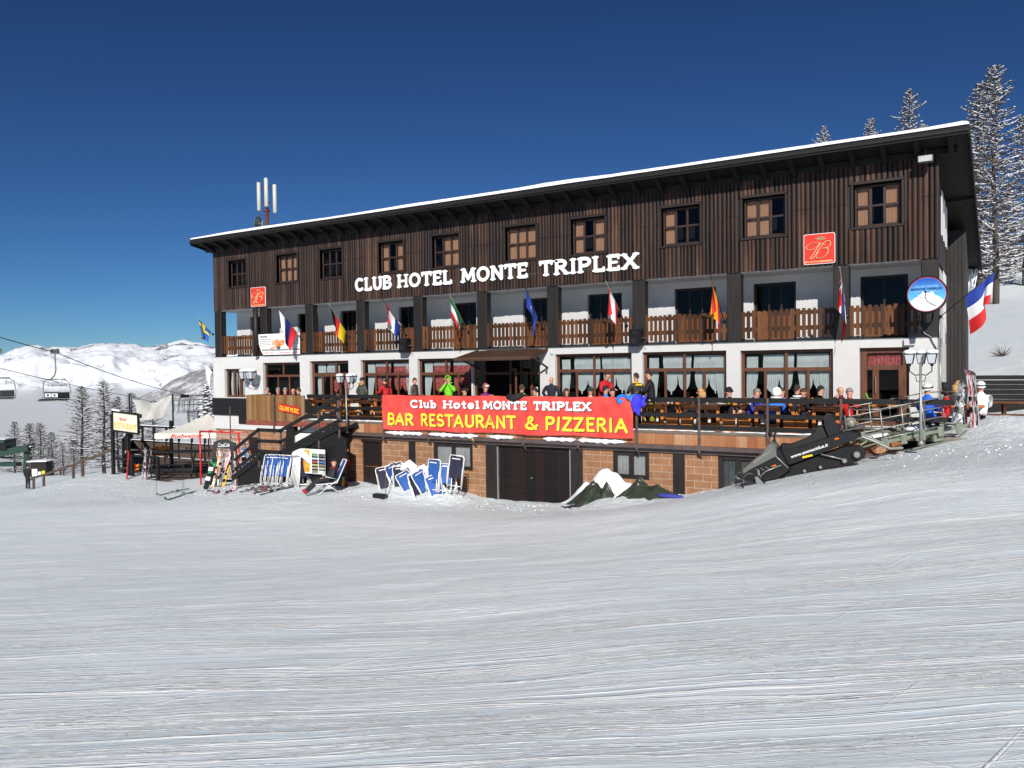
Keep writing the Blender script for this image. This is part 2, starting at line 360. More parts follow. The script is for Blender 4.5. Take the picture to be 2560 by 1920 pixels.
def brickmat():
    m = bpy.data.materials.new('tan_block_wall'); m.use_nodes = True; n = m.node_tree; b = n.nodes['Principled BSDF']; b.inputs['Roughness'].default_value = .9
    tc = n.nodes.new('ShaderNodeTexCoord'); sp = n.nodes.new('ShaderNodeSeparateXYZ'); cb = n.nodes.new('ShaderNodeCombineXYZ')
    n.links.new(tc.outputs['Object'], sp.inputs[0]); n.links.new(sp.outputs[0], cb.inputs[0]); n.links.new(sp.outputs[2], cb.inputs[1])
    br = n.nodes.new('ShaderNodeTexBrick'); n.links.new(cb.outputs[0], br.inputs[0]); br.inputs['Scale'].default_value = 1
    br.inputs['Brick Width'].default_value = .5; br.inputs['Row Height'].default_value = .207; br.inputs['Mortar Size'].default_value = .009; br.inputs['Mortar Smooth'].default_value = .3
    br.inputs['Color1'].default_value = RGB(166, 122, 88); br.inputs['Color2'].default_value = RGB(150, 108, 77); br.inputs['Mortar'].default_value = RGB(190, 172, 156)
    no = n.nodes.new('ShaderNodeTexNoise'); no.inputs['Scale'].default_value = 3.5; no.inputs['Detail'].default_value = 9; no.inputs['Roughness'].default_value = .7; n.links.new(tc.outputs['Object'], no.inputs[0])
    mx = n.nodes.new('ShaderNodeMixRGB'); mx.blend_type = 'MULTIPLY'; mx.inputs[0].default_value = .75; n.links.new(br.outputs[0], mx.inputs[1])
    cr = n.nodes.new('ShaderNodeValToRGB'); cr.color_ramp.elements[0].position = .3; cr.color_ramp.elements[0].color = (.6, .55, .5, 1); cr.color_ramp.elements[1].position = .6; n.links.new(no.outputs[0], cr.inputs[0]); n.links.new(cr.outputs[0], mx.inputs[2])
    n.links.new(mx.outputs[0], b.inputs['Base Color'])
    bp = n.nodes.new('ShaderNodeBump'); bp.inputs['Strength'].default_value = .5; bp.inputs['Distance'].default_value = .01; bp.invert = True; n.links.new(br.outputs['Fac'], bp.inputs['Height']); n.links.new(bp.outputs[0], b.inputs['Normal'])
    return m
BRICK = brickmat()

# ---------------- terrain ----------------
def hsh(ix, iy, s=0):
    h = (ix*374761393+iy*668265263+s*1442695041) & 0xffffffff
    h = ((h ^ (h >> 13))*1274126177) & 0xffffffff
    return ((h ^ (h >> 16)) & 0xffff)/65535.
def vnoise(x, y, s=0):
    x = np.asarray(x, dtype=float); y = np.asarray(y, dtype=float)
    ix = np.floor(x).astype(np.int64); iy = np.floor(y).astype(np.int64); fx = x-ix; fy = y-iy
    fx = fx*fx*(3-2*fx); fy = fy*fy*(3-2*fy)
    return (hsh(ix, iy, s)*(1-fx)+hsh(ix+1, iy, s)*fx)*(1-fy)+(hsh(ix, iy+1, s)*(1-fx)+hsh(ix+1, iy+1, s)*fx)*fy
def fbm(x, y, o=4, s=0, g=.5):
    x = np.asarray(x, float); y = np.asarray(y, float)
    a = 0; k = 1; t = 0
    for i in range(o): a = a+k*(vnoise(x*2**i+i*17.3, y*2**i-i*9.1, s+i)-.5); t += k; k *= g
    return a/t
CTL = []
def cpt(v): CTL.append(tuple(v))
for x, y, z in [(33, -26, .25), (30, -30, .3), (38, -30, .7), (44, -24, 1.0), (26, -27, -.1), (15, -32, -.8), (0, -32, -2), (-20, -25, -4), (60, -30, 2.2), (33, -45, .6),
                (-60, -30, -10), (0, -100, -6), (33, -120, 0), (100, -100, 4), (-100, -150, -25), (33, -300, -20), (300, -100, 15), (-300, -250, -80), (300, -400, -20), (33, -1000, -150), (-1000, -1000, -300), (700, -1000, -100), (700, 0, 60), (60, 0, 3.5), (90, 30, 9), (44, -6, .9), (50, 40, 7.5),
                (18.7, -3.6, -2.5), (20.4, -3.6, -2.46), (14.7, -3.6, -2.3), (12.9, -3.7, -2.5), (25.3, -3.6, -1.95), (27.6, -3.6, -1.25), (28.7, -3.7, -.8), (30.5, -3.7, -.3), (23, -3.6, -2.4), (9.85, -4.8, -2.27), (12.95, -4.8, -2.2), (8.05, -4.8, -2.46), (12.97, -6.3, -2.45), (9.4, -6.3, -2.68), (6.5, -5, -2.8), (11.4, -4.8, -2.24),
                (20, -6, -2.45), (16, -6.5, -2.5), (24, -6.5, -2.0), (9, -7.5, -2.85),
                (33, 3, -.1), (36, -1, .0), (33, 7, .2), (38, 5, .9), (34, 12, 1.4), (15, 14, 1.0), (2, 14, -2.5), (-4, 8, -4.2),
                (33.5, 47, 6.6), (10, 50, 6.5), (20, 75, 11), (-10, 45, -6), (45, 60, 9.5), (60, 110, 18), (20, 120, 17), (100, 120, 26), (-10, 110, -6)]: cpt((x, y, z))
for px, py, D in [(1793, 1221, 19.8), (1975, 1190, 19.3), (2154, 1157, 19.2), (2560, 1056, 20.5), (2560, 1120, 18.0), (2400, 1125, 17.5), (2150, 1180, 17.5), (1900, 1225, 17.8), (2560, 1250, 13), (2250, 1250, 13.5), (1900, 1290, 14.5), (1600, 1330, 15), (2445, 1064, 20.4), (2500, 1052, 20.6), (2250, 1141, 19.3), (2350, 1122, 19.3), (2100, 1158, 20.6), (2200, 1138, 20.6), (2330, 1108, 20.6), (1900, 1203, 20.9), 
                  (85, 1237, 49), (208, 1193, 45), (271, 1177, 43.5), (400, 1200, 42.5), (512, 1198, 39.5), (392, 1240, 35), (490, 1222, 36),
                  (0, 1300, 25), (0, 1240, 47), (70, 1223, 78), (-100, 1230, 75), (150, 1207, 98), (60, 1180, 92), (-200, 1300, 40), (300, 1180, 75), (205, 1183, 78)]: cpt(atD(px, py, D))
for px, D, z in [(-600, 170, -34), (-200, 170, -32), (200, 170, -34), (450, 170, -30), (-600, 500, -190), (0, 500, -190), (500, 500, -190), (-1500, 300, -60), (0, 1100, -420), (500, 1200, -420), (-900, 1100, -400)]:
    v = atD(px, 936, D); cpt((v.x, v.y, z))
CA = np.array(CTL); NC = len(CA)
def _k(d2): return np.sqrt(d2+6.0)
def _wc(P):   # compress far distances so near detail is kept
    q = P-np.array([25., -5.]); r = np.sqrt((q**2).sum(-1, keepdims=True))+1e-9
    return q*np.where(r > 60, (60+np.log1p((r-60)/60)*60)/r, 1.0)
WC = _wc(CA[:, :2])
_A = np.zeros((NC+3, NC+3)); _A[:NC, :NC] = _k(((WC[:, None]-WC[None])**2).sum(-1)); _A[:NC, NC] = 1; _A[:NC, NC+1:] = WC; _A[NC:, :NC] = _A[:NC, NC:].T
_w = np.linalg.solve(_A+np.diag([-0.5]*NC+[0]*3), np.concatenate([CA[:, 2], [0, 0, 0]]))
MOUND = [(33.3, -2.0, .3, .8), (34.6, -1.9, .2, .7), (15.9, -4.7, .42, .75), (17.3, -4.45, .5, .7), (14.5, -4.8, .2, .6), (21.0, -4.3, .08, .6), (23.6, -4.6, .3, .9), (24.9, -4.5, .2, .6)]
def gza(X, Y):
    X = np.atleast_1d(np.asarray(X, float)); Y = np.atleast_1d(np.asarray(Y, float)); out = np.zeros(len(X))
    for a in range(0, len(X), 20000):
        P = _wc(np.stack([X[a:a+20000], Y[a:a+20000]], 1)); d2 = ((P[:, None]-WC[None])**2).sum(-1)
        out[a:a+20000] = _k(d2)@_w[:NC]+_w[NC]+P@_w[NC+1:]
    for mx, my, h, r in MOUND: out += h*np.exp(-((X-mx)**2+(Y-my)**2)/(r*r))
    near = np.clip(1-np.abs(Y+4.3)/2.6, 0, 1)*np.clip((X+6)/6, 0, 1)
    near = near*(1-.75*np.clip((X-26)/1.5, 0, 1)*np.clip((33.2-X)/.8, 0, 1)); near = np.maximum(near, np.clip(1-np.hypot(X-34.8, Y+3.2)/2.6, 0, 1)*.6)
    left = np.clip(1-np.abs(X+4)/9, 0, 1)*np.clip(1-np.abs(Y+1)/6, 0, 1)*.7
    m = np.maximum(near, left)
    cl = fbm(X*2.2, Y*2.2, 4, 5, .6); bl = np.clip(vnoise(X*4.2, Y*4.2, 9)-.55, 0, 1)*.38
    out += m*(cl*.2+bl*.3-.02)+fbm(X*.35, Y*.35, 3, 2)*.12+fbm(X*1.5+Y*.3, Y*3.5-X*2.1, 2, 12)*.03
    foot = np.clip(np.minimum(np.minimum(X-6.9, 31.6-X), np.minimum(Y+3.4, 12.5-Y))*2.5, 0, 1)
    out = np.where(foot > 0, np.minimum(out, out*(1-foot)+foot*np.minimum(out, -.9)), out)
    f2 = np.clip(np.minimum(np.minimum(X-.5, 31.6-X), np.minimum(Y-.3, 12.5-Y))*2.5, 0, 1)
    return np.where(f2 > 0, np.minimum(out, out*(1-f2)+f2*np.minimum(out, -3.4)), out)
def gz(x, y): return float(gza([x], [y])[0])
def axis_(c, lo, hi, n, h0):
    def side(L, k):   # geometric spacing
        g = 1.0
        a, b = 1.0001, 1.2
        for _ in range(60):
            g = (a+b)/2
            if h0*(g**k-1)/(g-1) > L: b = g
            else: a = g
        return np.cumsum(h0*g**np.arange(k))
    k1 = int(n*.5); u = side(hi-c, n-k1); d = side(c-lo, k1)
    return np.concatenate([c-d[::-1], [c], c+u])
xs = axis_(24, -1500, 700, 760, .085); ys = axis_(-7.5, -200, 1500, 700, .07)
GX, GY = np.meshgrid(xs, ys); GZ = gza(GX.ravel(), GY.ravel()).reshape(GX.shape)
nx, ny = len(xs), len(ys)
me = bpy.data.meshes.new('snow_ground'); me.vertices.add(nx*ny); me.vertices.foreach_set('co', np.stack([GX, GY, GZ], -1).ravel())
ii = (np.arange(ny-1)[:, None]*nx+np.arange(nx-1)[None]).ravel(); fc = np.stack([ii, ii+1, ii+nx+1, ii+nx], 1)
me.loops.add(fc.size); me.loops.foreach_set('vertex_index', fc.ravel()); me.polygons.add(len(fc)); me.polygons.foreach_set('loop_start', np.arange(len(fc))*4); me.polygons.foreach_set('loop_total', np.full(len(fc), 4)); me.polygons.foreach_set('use_smooth', np.ones(len(fc), bool))
me.update(); me.validate()
def snowmat(name):
    m = bpy.data.materials.new(name); m.use_nodes = True; n = m.node_tree; b = n.nodes['Principled BSDF']; b.inputs['Roughness'].default_value = .55; b.inputs['Specular IOR Level'].default_value = .35
    tc = n.nodes.new('ShaderNodeTexCoord')
    def noise(rot, sc, det, r=.6, dist=0):
        mp = n.nodes.new('ShaderNodeMapping'); mp.vector_type = 'TEXTURE'; mp.inputs['Rotation'].default_value = (0, 0, R(rot)); mp.inputs['Scale'].default_value = sc; n.links.new(tc.outputs['Object'], mp.inputs[0])
        no = n.nodes.new('ShaderNodeTexNoise'); no.inputs['Scale'].default_value = 1; no.inputs['Detail'].default_value = det; no.inputs['Roughness'].default_value = r; no.inputs['Distortion'].default_value = dist; n.links.new(mp.outputs[0], no.inputs[0]); return no.outputs[0]
    def ridge(s, lo, hi):
        q = n.nodes.new('ShaderNodeMapRange'); q.inputs[1].default_value = lo; q.inputs[2].default_value = hi; q.clamp = True; n.links.new(s, q.inputs[0]); return q.outputs[0]
    def mul(a, k):
        q = n.nodes.new('ShaderNodeMath'); q.operation = 'MULTIPLY'; n.links.new(a, q.inputs[0])
        if isinstance(k, float): q.inputs[1].default_value = k
        else: n.links.new(k, q.inputs[1])
        return q.outputs[0]
    def add(a, c):
        q = n.nodes.new('ShaderNodeMath'); n.links.new(a, q.inputs[0]); n.links.new(c, q.inputs[1]); return q.outputs[0]
    def ln(rot, sc, w=.012):   # thin ridge where noise crosses .5
        a = noise(rot, sc, 1.5, .4); q = n.nodes.new('ShaderNodeMath'); q.operation = 'SUBTRACT'; q.inputs[1].default_value = .5; n.links.new(a, q.inputs[0])
        q2 = n.nodes.new('ShaderNodeMath'); q2.operation = 'ABSOLUTE'; n.links.new(q.outputs[0], q2.inputs[0]); return ridge(q2.outputs[0], w, 0)
    s1 = noise(33, (5, .12, 1), 6, .7, .05); s2 = noise(30, (2.0, .05, 1), 5, .7); s3 = noise(32, (.14, .03, 1), 6, .8)
    s4 = noise(10, (.5, .5, .5), 5, .6); s5 = noise(0, (.012, .012, .012), 3, .7)
    lines = None
    for rot, sc, lo, hi in ((33, (30, .05, 1), .58, .66), (30.5, (16, .045, 1), .59, .66), (35, (20, .06, 1), .59, .66), (32, (9, .035, 1), .6, .68), (28, (18, .07, 1), .62, .68), (37.5, (14, .05, 1), .62, .69), (74, (14, .1, 1), .7, .74), (-8, (16, .1, 1), .7, .74), (52, (18, .09, 1), .69, .73)):
        q = ridge(noise(rot, sc, 2.5, .6), lo, hi); lines = q if lines is None else add(lines, q)
    fluff = mul(ridge(s3, .5, .64), ridge(noise(31, (3.2, .45, 1), 5, .72), .46, .58))
    h = add(mul(s1, .014), mul(s2, .008)); h = add(h, mul(s4, .012)); h = add(h, mul(s5, .0015)); h = add(h, mul(fluff, .012)); h = add(h, mul(lines, .009))
    sp = n.nodes.new('ShaderNodeSeparateXYZ'); n.links.new(tc.outputs['Object'], sp.inputs[0])
    mk_ = n.nodes.new('ShaderNodeMapRange'); mk_.inputs[1].default_value = -7.2; mk_.inputs[2].default_value = -10; mk_.clamp = True; n.links.new(sp.outputs[1], mk_.inputs[0])
    rough = add(add(mul(noise(0, (.16, .16, .16), 7, .75), .16), mul(ridge(noise(0, (.07, .07, .07), 4, .7), .5, .7), .02)), mul(noise(15, (.6, .3, .6), 4, .6), .06))
    mh = n.nodes.new('ShaderNodeMix'); n.links.new(mk_.outputs[0], mh.inputs[0]); n.links.new(rough, mh.inputs[2]); n.links.new(h, mh.inputs[3]); h = mh.outputs[0]
    bp = n.nodes.new('ShaderNodeBump'); bp.inputs['Strength'].default_value = .9; bp.inputs['Distance'].default_value = 1.0; n.links.new(h, bp.inputs['Height']); n.links.new(bp.outputs[0], b.inputs['Normal'])
    cs_ = add(mul(ridge(s1, .4, .7), .45), mul(s2, .3)); cs_ = add(cs_, mul(fluff, .6)); cs_ = add(cs_, mul(lines, .6))
    cr = n.nodes.new('ShaderNodeValToRGB'); cr.color_ramp.elements[0].position = .2; cr.color_ramp.elements[1].position = .8
    cr.color_ramp.elements[0].color = RGB(226, 238, 245); cr.color_ramp.elements[1].color = RGB(252, 255, 255); n.links.new(cs_, cr.inputs[0]); n.links.new(cr.outputs[0], b.inputs['Base Color'])
    return m
SNOW = snowmat('groomed_snow'); me.materials.append(SNOW)
ground = bpy.data.objects.new('snow_ground', me); S.collection.objects.link(ground); struct(ground); ground['label'] = 'packed snow slope with ski tracks in front of the hotel'
# ---------------- hotel ----------------
BX0, BX1, BD = .2, 31.8, 12.0
ZS, ZW, ZR = 2.66, 4.93, 8.1       # balcony slab top, cladding bottom, wall top
hotel = thing('hotel', 'long three-storey hotel with dark wooden upper floor, white lower walls and snow-edged roof', 'building')
rn = random.Random(4)
TW = [(1.33, 2.59, 'bbb'), (4.66, 6.01, 'ttt'), (7.44, 8.78, 'bbb'), (10.87, 12.20, 'tbt'), (13.70, 15.03, 'btt'), (17.20, 18.55, 'ttt'), (20.02, 21.38, 'tbt'), (23.49, 24.84, 'tbb'), (26.26, 27.59, 'ttb'), (29.59, 30.90, 'tbt')]
WZ0, WZ1 = 6.02, 7.3
# upper cladding: half-log boards, two courses, cut round the windows
mb = MB(); x = BX0; w = .145
def log_(x, w, z0, z1, y=-.02, ax=0, n=5, dep=.045):
    vs = []; 
    for z in (z0, z1):
        for i in range(n+1):
            t = math.pi*i/n; a = x+w/2-w/2*math.cos(t)*.97; b = y-dep*math.sin(t)**.7
            vs.append((a, b, z) if ax == 0 else (y+dep*math.sin(t)**.7, a, z))
    fs = [(i, i+1, n+2+i, n+1+i) if ax == 0 else (i+1, i, n+1+i, n+2+i) for i in range(n)]
    mb.add(vs, fs)
while x < BX1-.02:
    w = rn.uniform(.112, .165)
    segs = [(ZW+rn.uniform(-.012, .012), ZR)]
    for a, b, _ in TW:
        if x+w > a-.02 and x < b+.02: segs = [(segs[0][0], WZ0-.02), (WZ1+.02, ZR)]
    mid = 6.74 if 7 < x else 99
    for z0, z1 in segs:
        y = -.02-rn.uniform(0, .014)
        if z0 < mid-.1 < z1-.1: log_(x, w, z0, mid-rn.uniform(0, .02), y-.012); log_(x, w, mid+.004, z1, y)
        else: log_(x, w, z0, z1, y)
    x += w
mb.build('upper_cladding', CLAD, hotel, smooth=True)
# backing wall with window openings
def wall_holes(mb, x0, x1, z0, z1, y0, y1, holes):
    xs_ = sorted(set([x0, x1]+[h[0] for h in holes]+[h[1] for h in holes]))
    for a, b in zip(xs_[:-1], xs_[1:]):
        hs = sorted([(h[2], h[3]) for h in holes if h[0] <= a+1e-6 and h[1] >= b-1e-6]); z = z0
        for p, q in hs:
            if p > z+1e-4: mb.box(a, b, y0, y1, z, p)
            z = q
        if z < z1-1e-4: mb.box(a, b, y0, y1, z, z1)
mb = MB(); wall_holes(mb, BX0, BX1, ZW+.02, ZR, -.018, .2, [(a, b, WZ0, WZ1) for a, b, _ in TW])
mb.build('upper_wall', DARKW, hotel)
# end walls of the upper floor and roof-level core
mb = MB(); y = 0
while y < BD:
    log_(y, .16, ZW-.05, ZR-.19*y+.1, BX1+.005, 1)
    y += .16
mb.build('end_cladding', CLAD, hotel, smooth=True)
mb = MB(); mb.box(BX0+.02, BX1-.02, .75, BD, ZW+.02, 6.0)
mb.add([(BX0+.02, .75, 6), (BX1-.02, .75, 6), (BX1-.02, BD, 6), (BX0+.02, BD, 6), (BX0+.02, .75, ZR), (BX1-.02, .75, ZR), (BX1-.02, BD, 6.05), (BX0+.02, BD, 6.05)], [(0, 1, 5, 4), (1, 2, 6, 5), (2, 3, 7, 6), (3, 0, 4, 7), (4, 5, 6, 7)])
mb.box(BX0+.01, BX0+.2, .2, .75, ZW+.02, ZR-.1); mb.box(BX1-.2, BX1-.01, .2, .75, ZW+.02, ZR-.1)
mb.build('rear_wall', DARKW, hotel)
# interior dark boxes
def window(x0, x1, z0, z1, y, cols, rows, fm, panes=None, curtains=None, depth=.1, parent=hotel, name='window', fw=.07, bw=.045, glass=None, toplight=None, split=None):
    f = MB()
    f.bbox(x0, x0+fw, y, y+.07, z0, z1); f.bbox(x1-fw, x1, y, y+.07, z0, z1); f.bbox(x0+fw, x1-fw, y+.002, y+.068, z1-fw, z1); f.bbox(x0+fw, x1-fw, y+.002, y+.068, z0, z0+fw)
    vx = [x0+fw+(x1-x0-2*fw)*i/cols for i in range(1, cols)]; zt = z1-fw if toplight is None else toplight
    for v in vx: f.box(v-bw/2, v+bw/2, y+.006, y+.062, z0+fw, zt)
    for r in range(1, rows):
        zz = z0+fw+(zt-z0-fw)*r/rows; f.box(x0+fw, x1-fw, y+.01, y+.058, zz-bw*.4, zz+bw*.4)
    if toplight is not None:
        f.box(x0+fw, x1-fw, y+.004, y+.064, toplight-bw*.7, toplight+bw*.7)
        for v in (split or []): f.box(v-bw/2, v+bw/2, y+.006, y+.062, toplight, z1-fw)
    o = f.build(name, fm, parent)
    g = MB(); g.add([(x0+fw, y+.034, z0+fw), (x1-fw, y+.034, z0+fw), (x1-fw, y+.034, z1-fw), (x0+fw, y+.034, z1-fw)], [(0, 1, 2, 3)]); g.build('glass_pane', glass or GLASS, o)
    return o
CURT = MB()
for a, b, pat in TW:
    o = window(a+.02, b-.02, WZ0+.02, WZ1-.02, .09, 3, 2, UPF, fw=.06, bw=.075, glass=GLASSB)
    m = MB(); m.bbox(a-.07, b+.07, -.1, .1, WZ1-.0, WZ1+.09); m.bbox(a-.07, b+.07, -.1, .12, WZ0-.07, WZ0+.0); m.bbox(a-.075, a+.0, -.085, .12, WZ0, WZ1); m.bbox(b, b+.075, -.085, .12, WZ0, WZ1); m.build('window_surround', FRAMED, o)
    c = MB(); ww = (b-a-.16)/3
    for i, ch in enumerate(pat):
        if ch == 't':
            xx = a+.08+i*ww; ph = rn.uniform(0, 6)
            c.grid(lambda u, v: (xx+.01+u*(ww-.02), .2+.006*math.sin(u*26+ph), WZ0+.04+v*(WZ1-WZ0-.1)), 16, 1)
    if c.v: c.build('curtain', TAN, o, smooth=True)
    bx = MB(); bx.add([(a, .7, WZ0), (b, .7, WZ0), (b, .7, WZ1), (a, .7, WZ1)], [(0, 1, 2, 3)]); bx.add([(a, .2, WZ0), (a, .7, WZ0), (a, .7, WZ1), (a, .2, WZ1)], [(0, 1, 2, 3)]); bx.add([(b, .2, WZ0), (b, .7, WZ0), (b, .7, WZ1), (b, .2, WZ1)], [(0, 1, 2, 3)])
    bx.build('unlit_room_backing', DARK, o)  # dark planes added behind the glass in place of an unlit room
# balcony storey
mb = MB(); BW = 1.25
bdo = [(1.28, 2.56), (4.61, 5.98), (7.38, 8.37), (10.85, 12.15), (13.7, 14.96), (17.2, 18.4), (20.04, 21.45), (23.48, 24.98), (26.26, 27.65), (29.61, 30.97)]
wall_holes(mb, .3, BX1-.02, ZS, ZW, BW, BW+.25, [(a, b, ZS+.02, 4.66) for a, b in bdo])
mb.box(BX1-.25, BX1-.0, BW+.25, BD, ZS, ZW-.06); mb.box(.3, .5, BW+.25, BD, ZS, ZW-.02); mb.box(.3, BX1-.02, BD-.25, BD, ZS, ZW)
mb.box(BX0+.05, BX1-.02, 0.02, BD-.3, ZW-.035, ZW+.015)
mb.build('balcony_wall', GREYW, hotel)
for i, (a, b) in enumerate(bdo):
    o = window(a+.01, b-.01, ZS+.03, 4.65, BW+.12, 3 if i != 9 else 2, 2, FRAMED, name='balcony_door', fw=.08, bw=.06, glass=GLASSB)
    m = MB(); m.box(a+.1, b-.1, BW+.13, BW+.15, ZS+.1, ZS+.92); m.build('door_panel', mat('balcony_door_panel', RGB(128, 78, 42), .5, c2=RGB(104, 62, 36), sc=(2, 2, 9)), o)
    bx = MB(); bx.add([(a, BW+.6, ZS), (b, BW+.6, ZS), (b, BW+.6, 4.7), (a, BW+.6, 4.7)], [(0, 1, 2, 3)]); bx.build('unlit_room_backing', DARK, o)
mb = MB(); mb.box(BX0-.02, BX1+.02, -.05, BD, ZS-.03, ZS); mb.build('balcony_floor', GREYM, hotel)
PX = [(.22, .66), (3.42, 3.95), (6.36, 7.0), (9.47, 10.07), (12.62, 13.2), (15.79, 16.36), (18.95, 19.48), (22.38, 22.88), (25.75, 26.16), (29.04, 29.42), (31.45, 31.82)]
PX = [((a+b)/2-.23, (a+b)/2+.23) for a, b in PX]
for a, b in PX:
    m = MB(); m.bbox(a, b, -.045, .3, ZS, ZW+.0, .02); m.build('balcony_post', DARKW, hotel)
m = MB(); m.path([(3.35, -.2, ZS-.02), (3.36, -.19, 3.8), (3.35, -.2, ZW)], .12, 10); m.build('round_log_post', DARKW, hotel, smooth=True)
for (a, b), (c, d) in zip(PX[:-1], PX[1:]):
    if a < 3.2 < c-.5 and c > 6: pass
    m = MB(); x = b+.01; k = 0
    m.box(b, c, -.0, .05, ZS+.33, ZS+.47); m.box(b, c, .0, .05, ZS+.82, ZS+.95)
    wide = rn.random()
    while x < c-.05:
        wd = rn.choice([.095, .105, .115]); g = .062
        dn = math.sin(x*1.9+wide*6) > .45
        z1 = ZS+1.0+rn.uniform(-.02, .02); z0 = ZS+.1+rn.uniform(-.02, .02)
        m.box(x, min(x+wd, c), -.032+rn.uniform(-.006, .006), -.001, z0, z1); x += wd+g
    m.build('balcony_railing', PICK, hotel)
m = MB(); m.box(.25, .3, .3, BW, ZS+.33, ZS+.47); m.box(.25, .3, .3, BW, ZS+.82, ZS+.95)
for i in range(6): m.box(.22, .25, .33+i*.15, .42+i*.15, ZS+.1, ZS+1)
m.build('balcony_railing', PICK, hotel)
# ground storey white wall
GW = [(.87, 2.37, .66, 2.05), (3.61, 6.06, .1, 2.31), (6.69, 9.04, .02, 2.34), (9.75, 12.42, .1, 2.34), (12.86, 15.54, .1, 2.34), (15.62, 18.66, .02, 2.3), (19.31, 22.35, .1, 2.4), (22.75, 25.69, .1, 2.4), (26.15, 28.99, .1, 2.38), (29.74, 31.09, .02, 2.38)]
mb = MB(); wall_holes(mb, BX0-.15, BX1+.02, -.7, ZS-.03, -.04, .26, GW)
mb.box(BX1-.24, BX1+.02, .26, BD, -.7, ZS-.03); mb.box(BX0-.15, BX0+.1, .26, BD, -.7, ZS-.03); mb.box(BX0-.15, BX1+.02, BD-.02, BD+.1, -3, ZW)
mb.build('ground_floor_wall', WHITE, hotel)
mb = MB(); mb.box(BX0+.12, BX1-.26, 1.2, 1.4, -.6, ZS-.05); mb.build('unlit_room_core', DARK, hotel)
mb = MB(); mb.box(BX0+.12, BX1-.26, .26, 1.2, -.05, .0); mb.build('interior_floor', TABLEW, hotel)
def drape(m, x0, x1, z0, z1, y, kind, seed=0):
    r = random.Random(seed); ph = r.uniform(0, 6); W_ = x1-x0
    nf = max(3, W_/.07)
    def P(u, v):   # v 0 top .. 1 bottom
        if kind == 'swag':   # gathered in the middle of the hem
            edge = .12*(abs(u-.5)*2)**2
            zb = z0+(z1-z0)*(.1*(1-abs(2*u-1))-.0) if False else z0+(.22*(abs(2*u-1))**2.2)+(.10 if abs(u-.5) < .06 else 0)*-1
            xx = x0+W_*(.5+(u-.5)*(1-.18*v**3))
        elif kind == 'left': zb = z0; xx = x0+W_*u*(1-.75*max(0, v-.35)**1.1)
        elif kind == 'right': zb = z0; xx = x1-W_*(1-u)*(1-.75*max(0, v-.35)**1.1)
        else: zb = z0; xx = x0+W_*u
        z = z1+(zb-z1)*v
        return (xx, y+.022*math.sin(u*nf*6.283+ph+v*1.2*(u-.5)*6)*(1-.2*v)+.01*math.sin(v*9), z)
    m.grid(P, 28, 9)
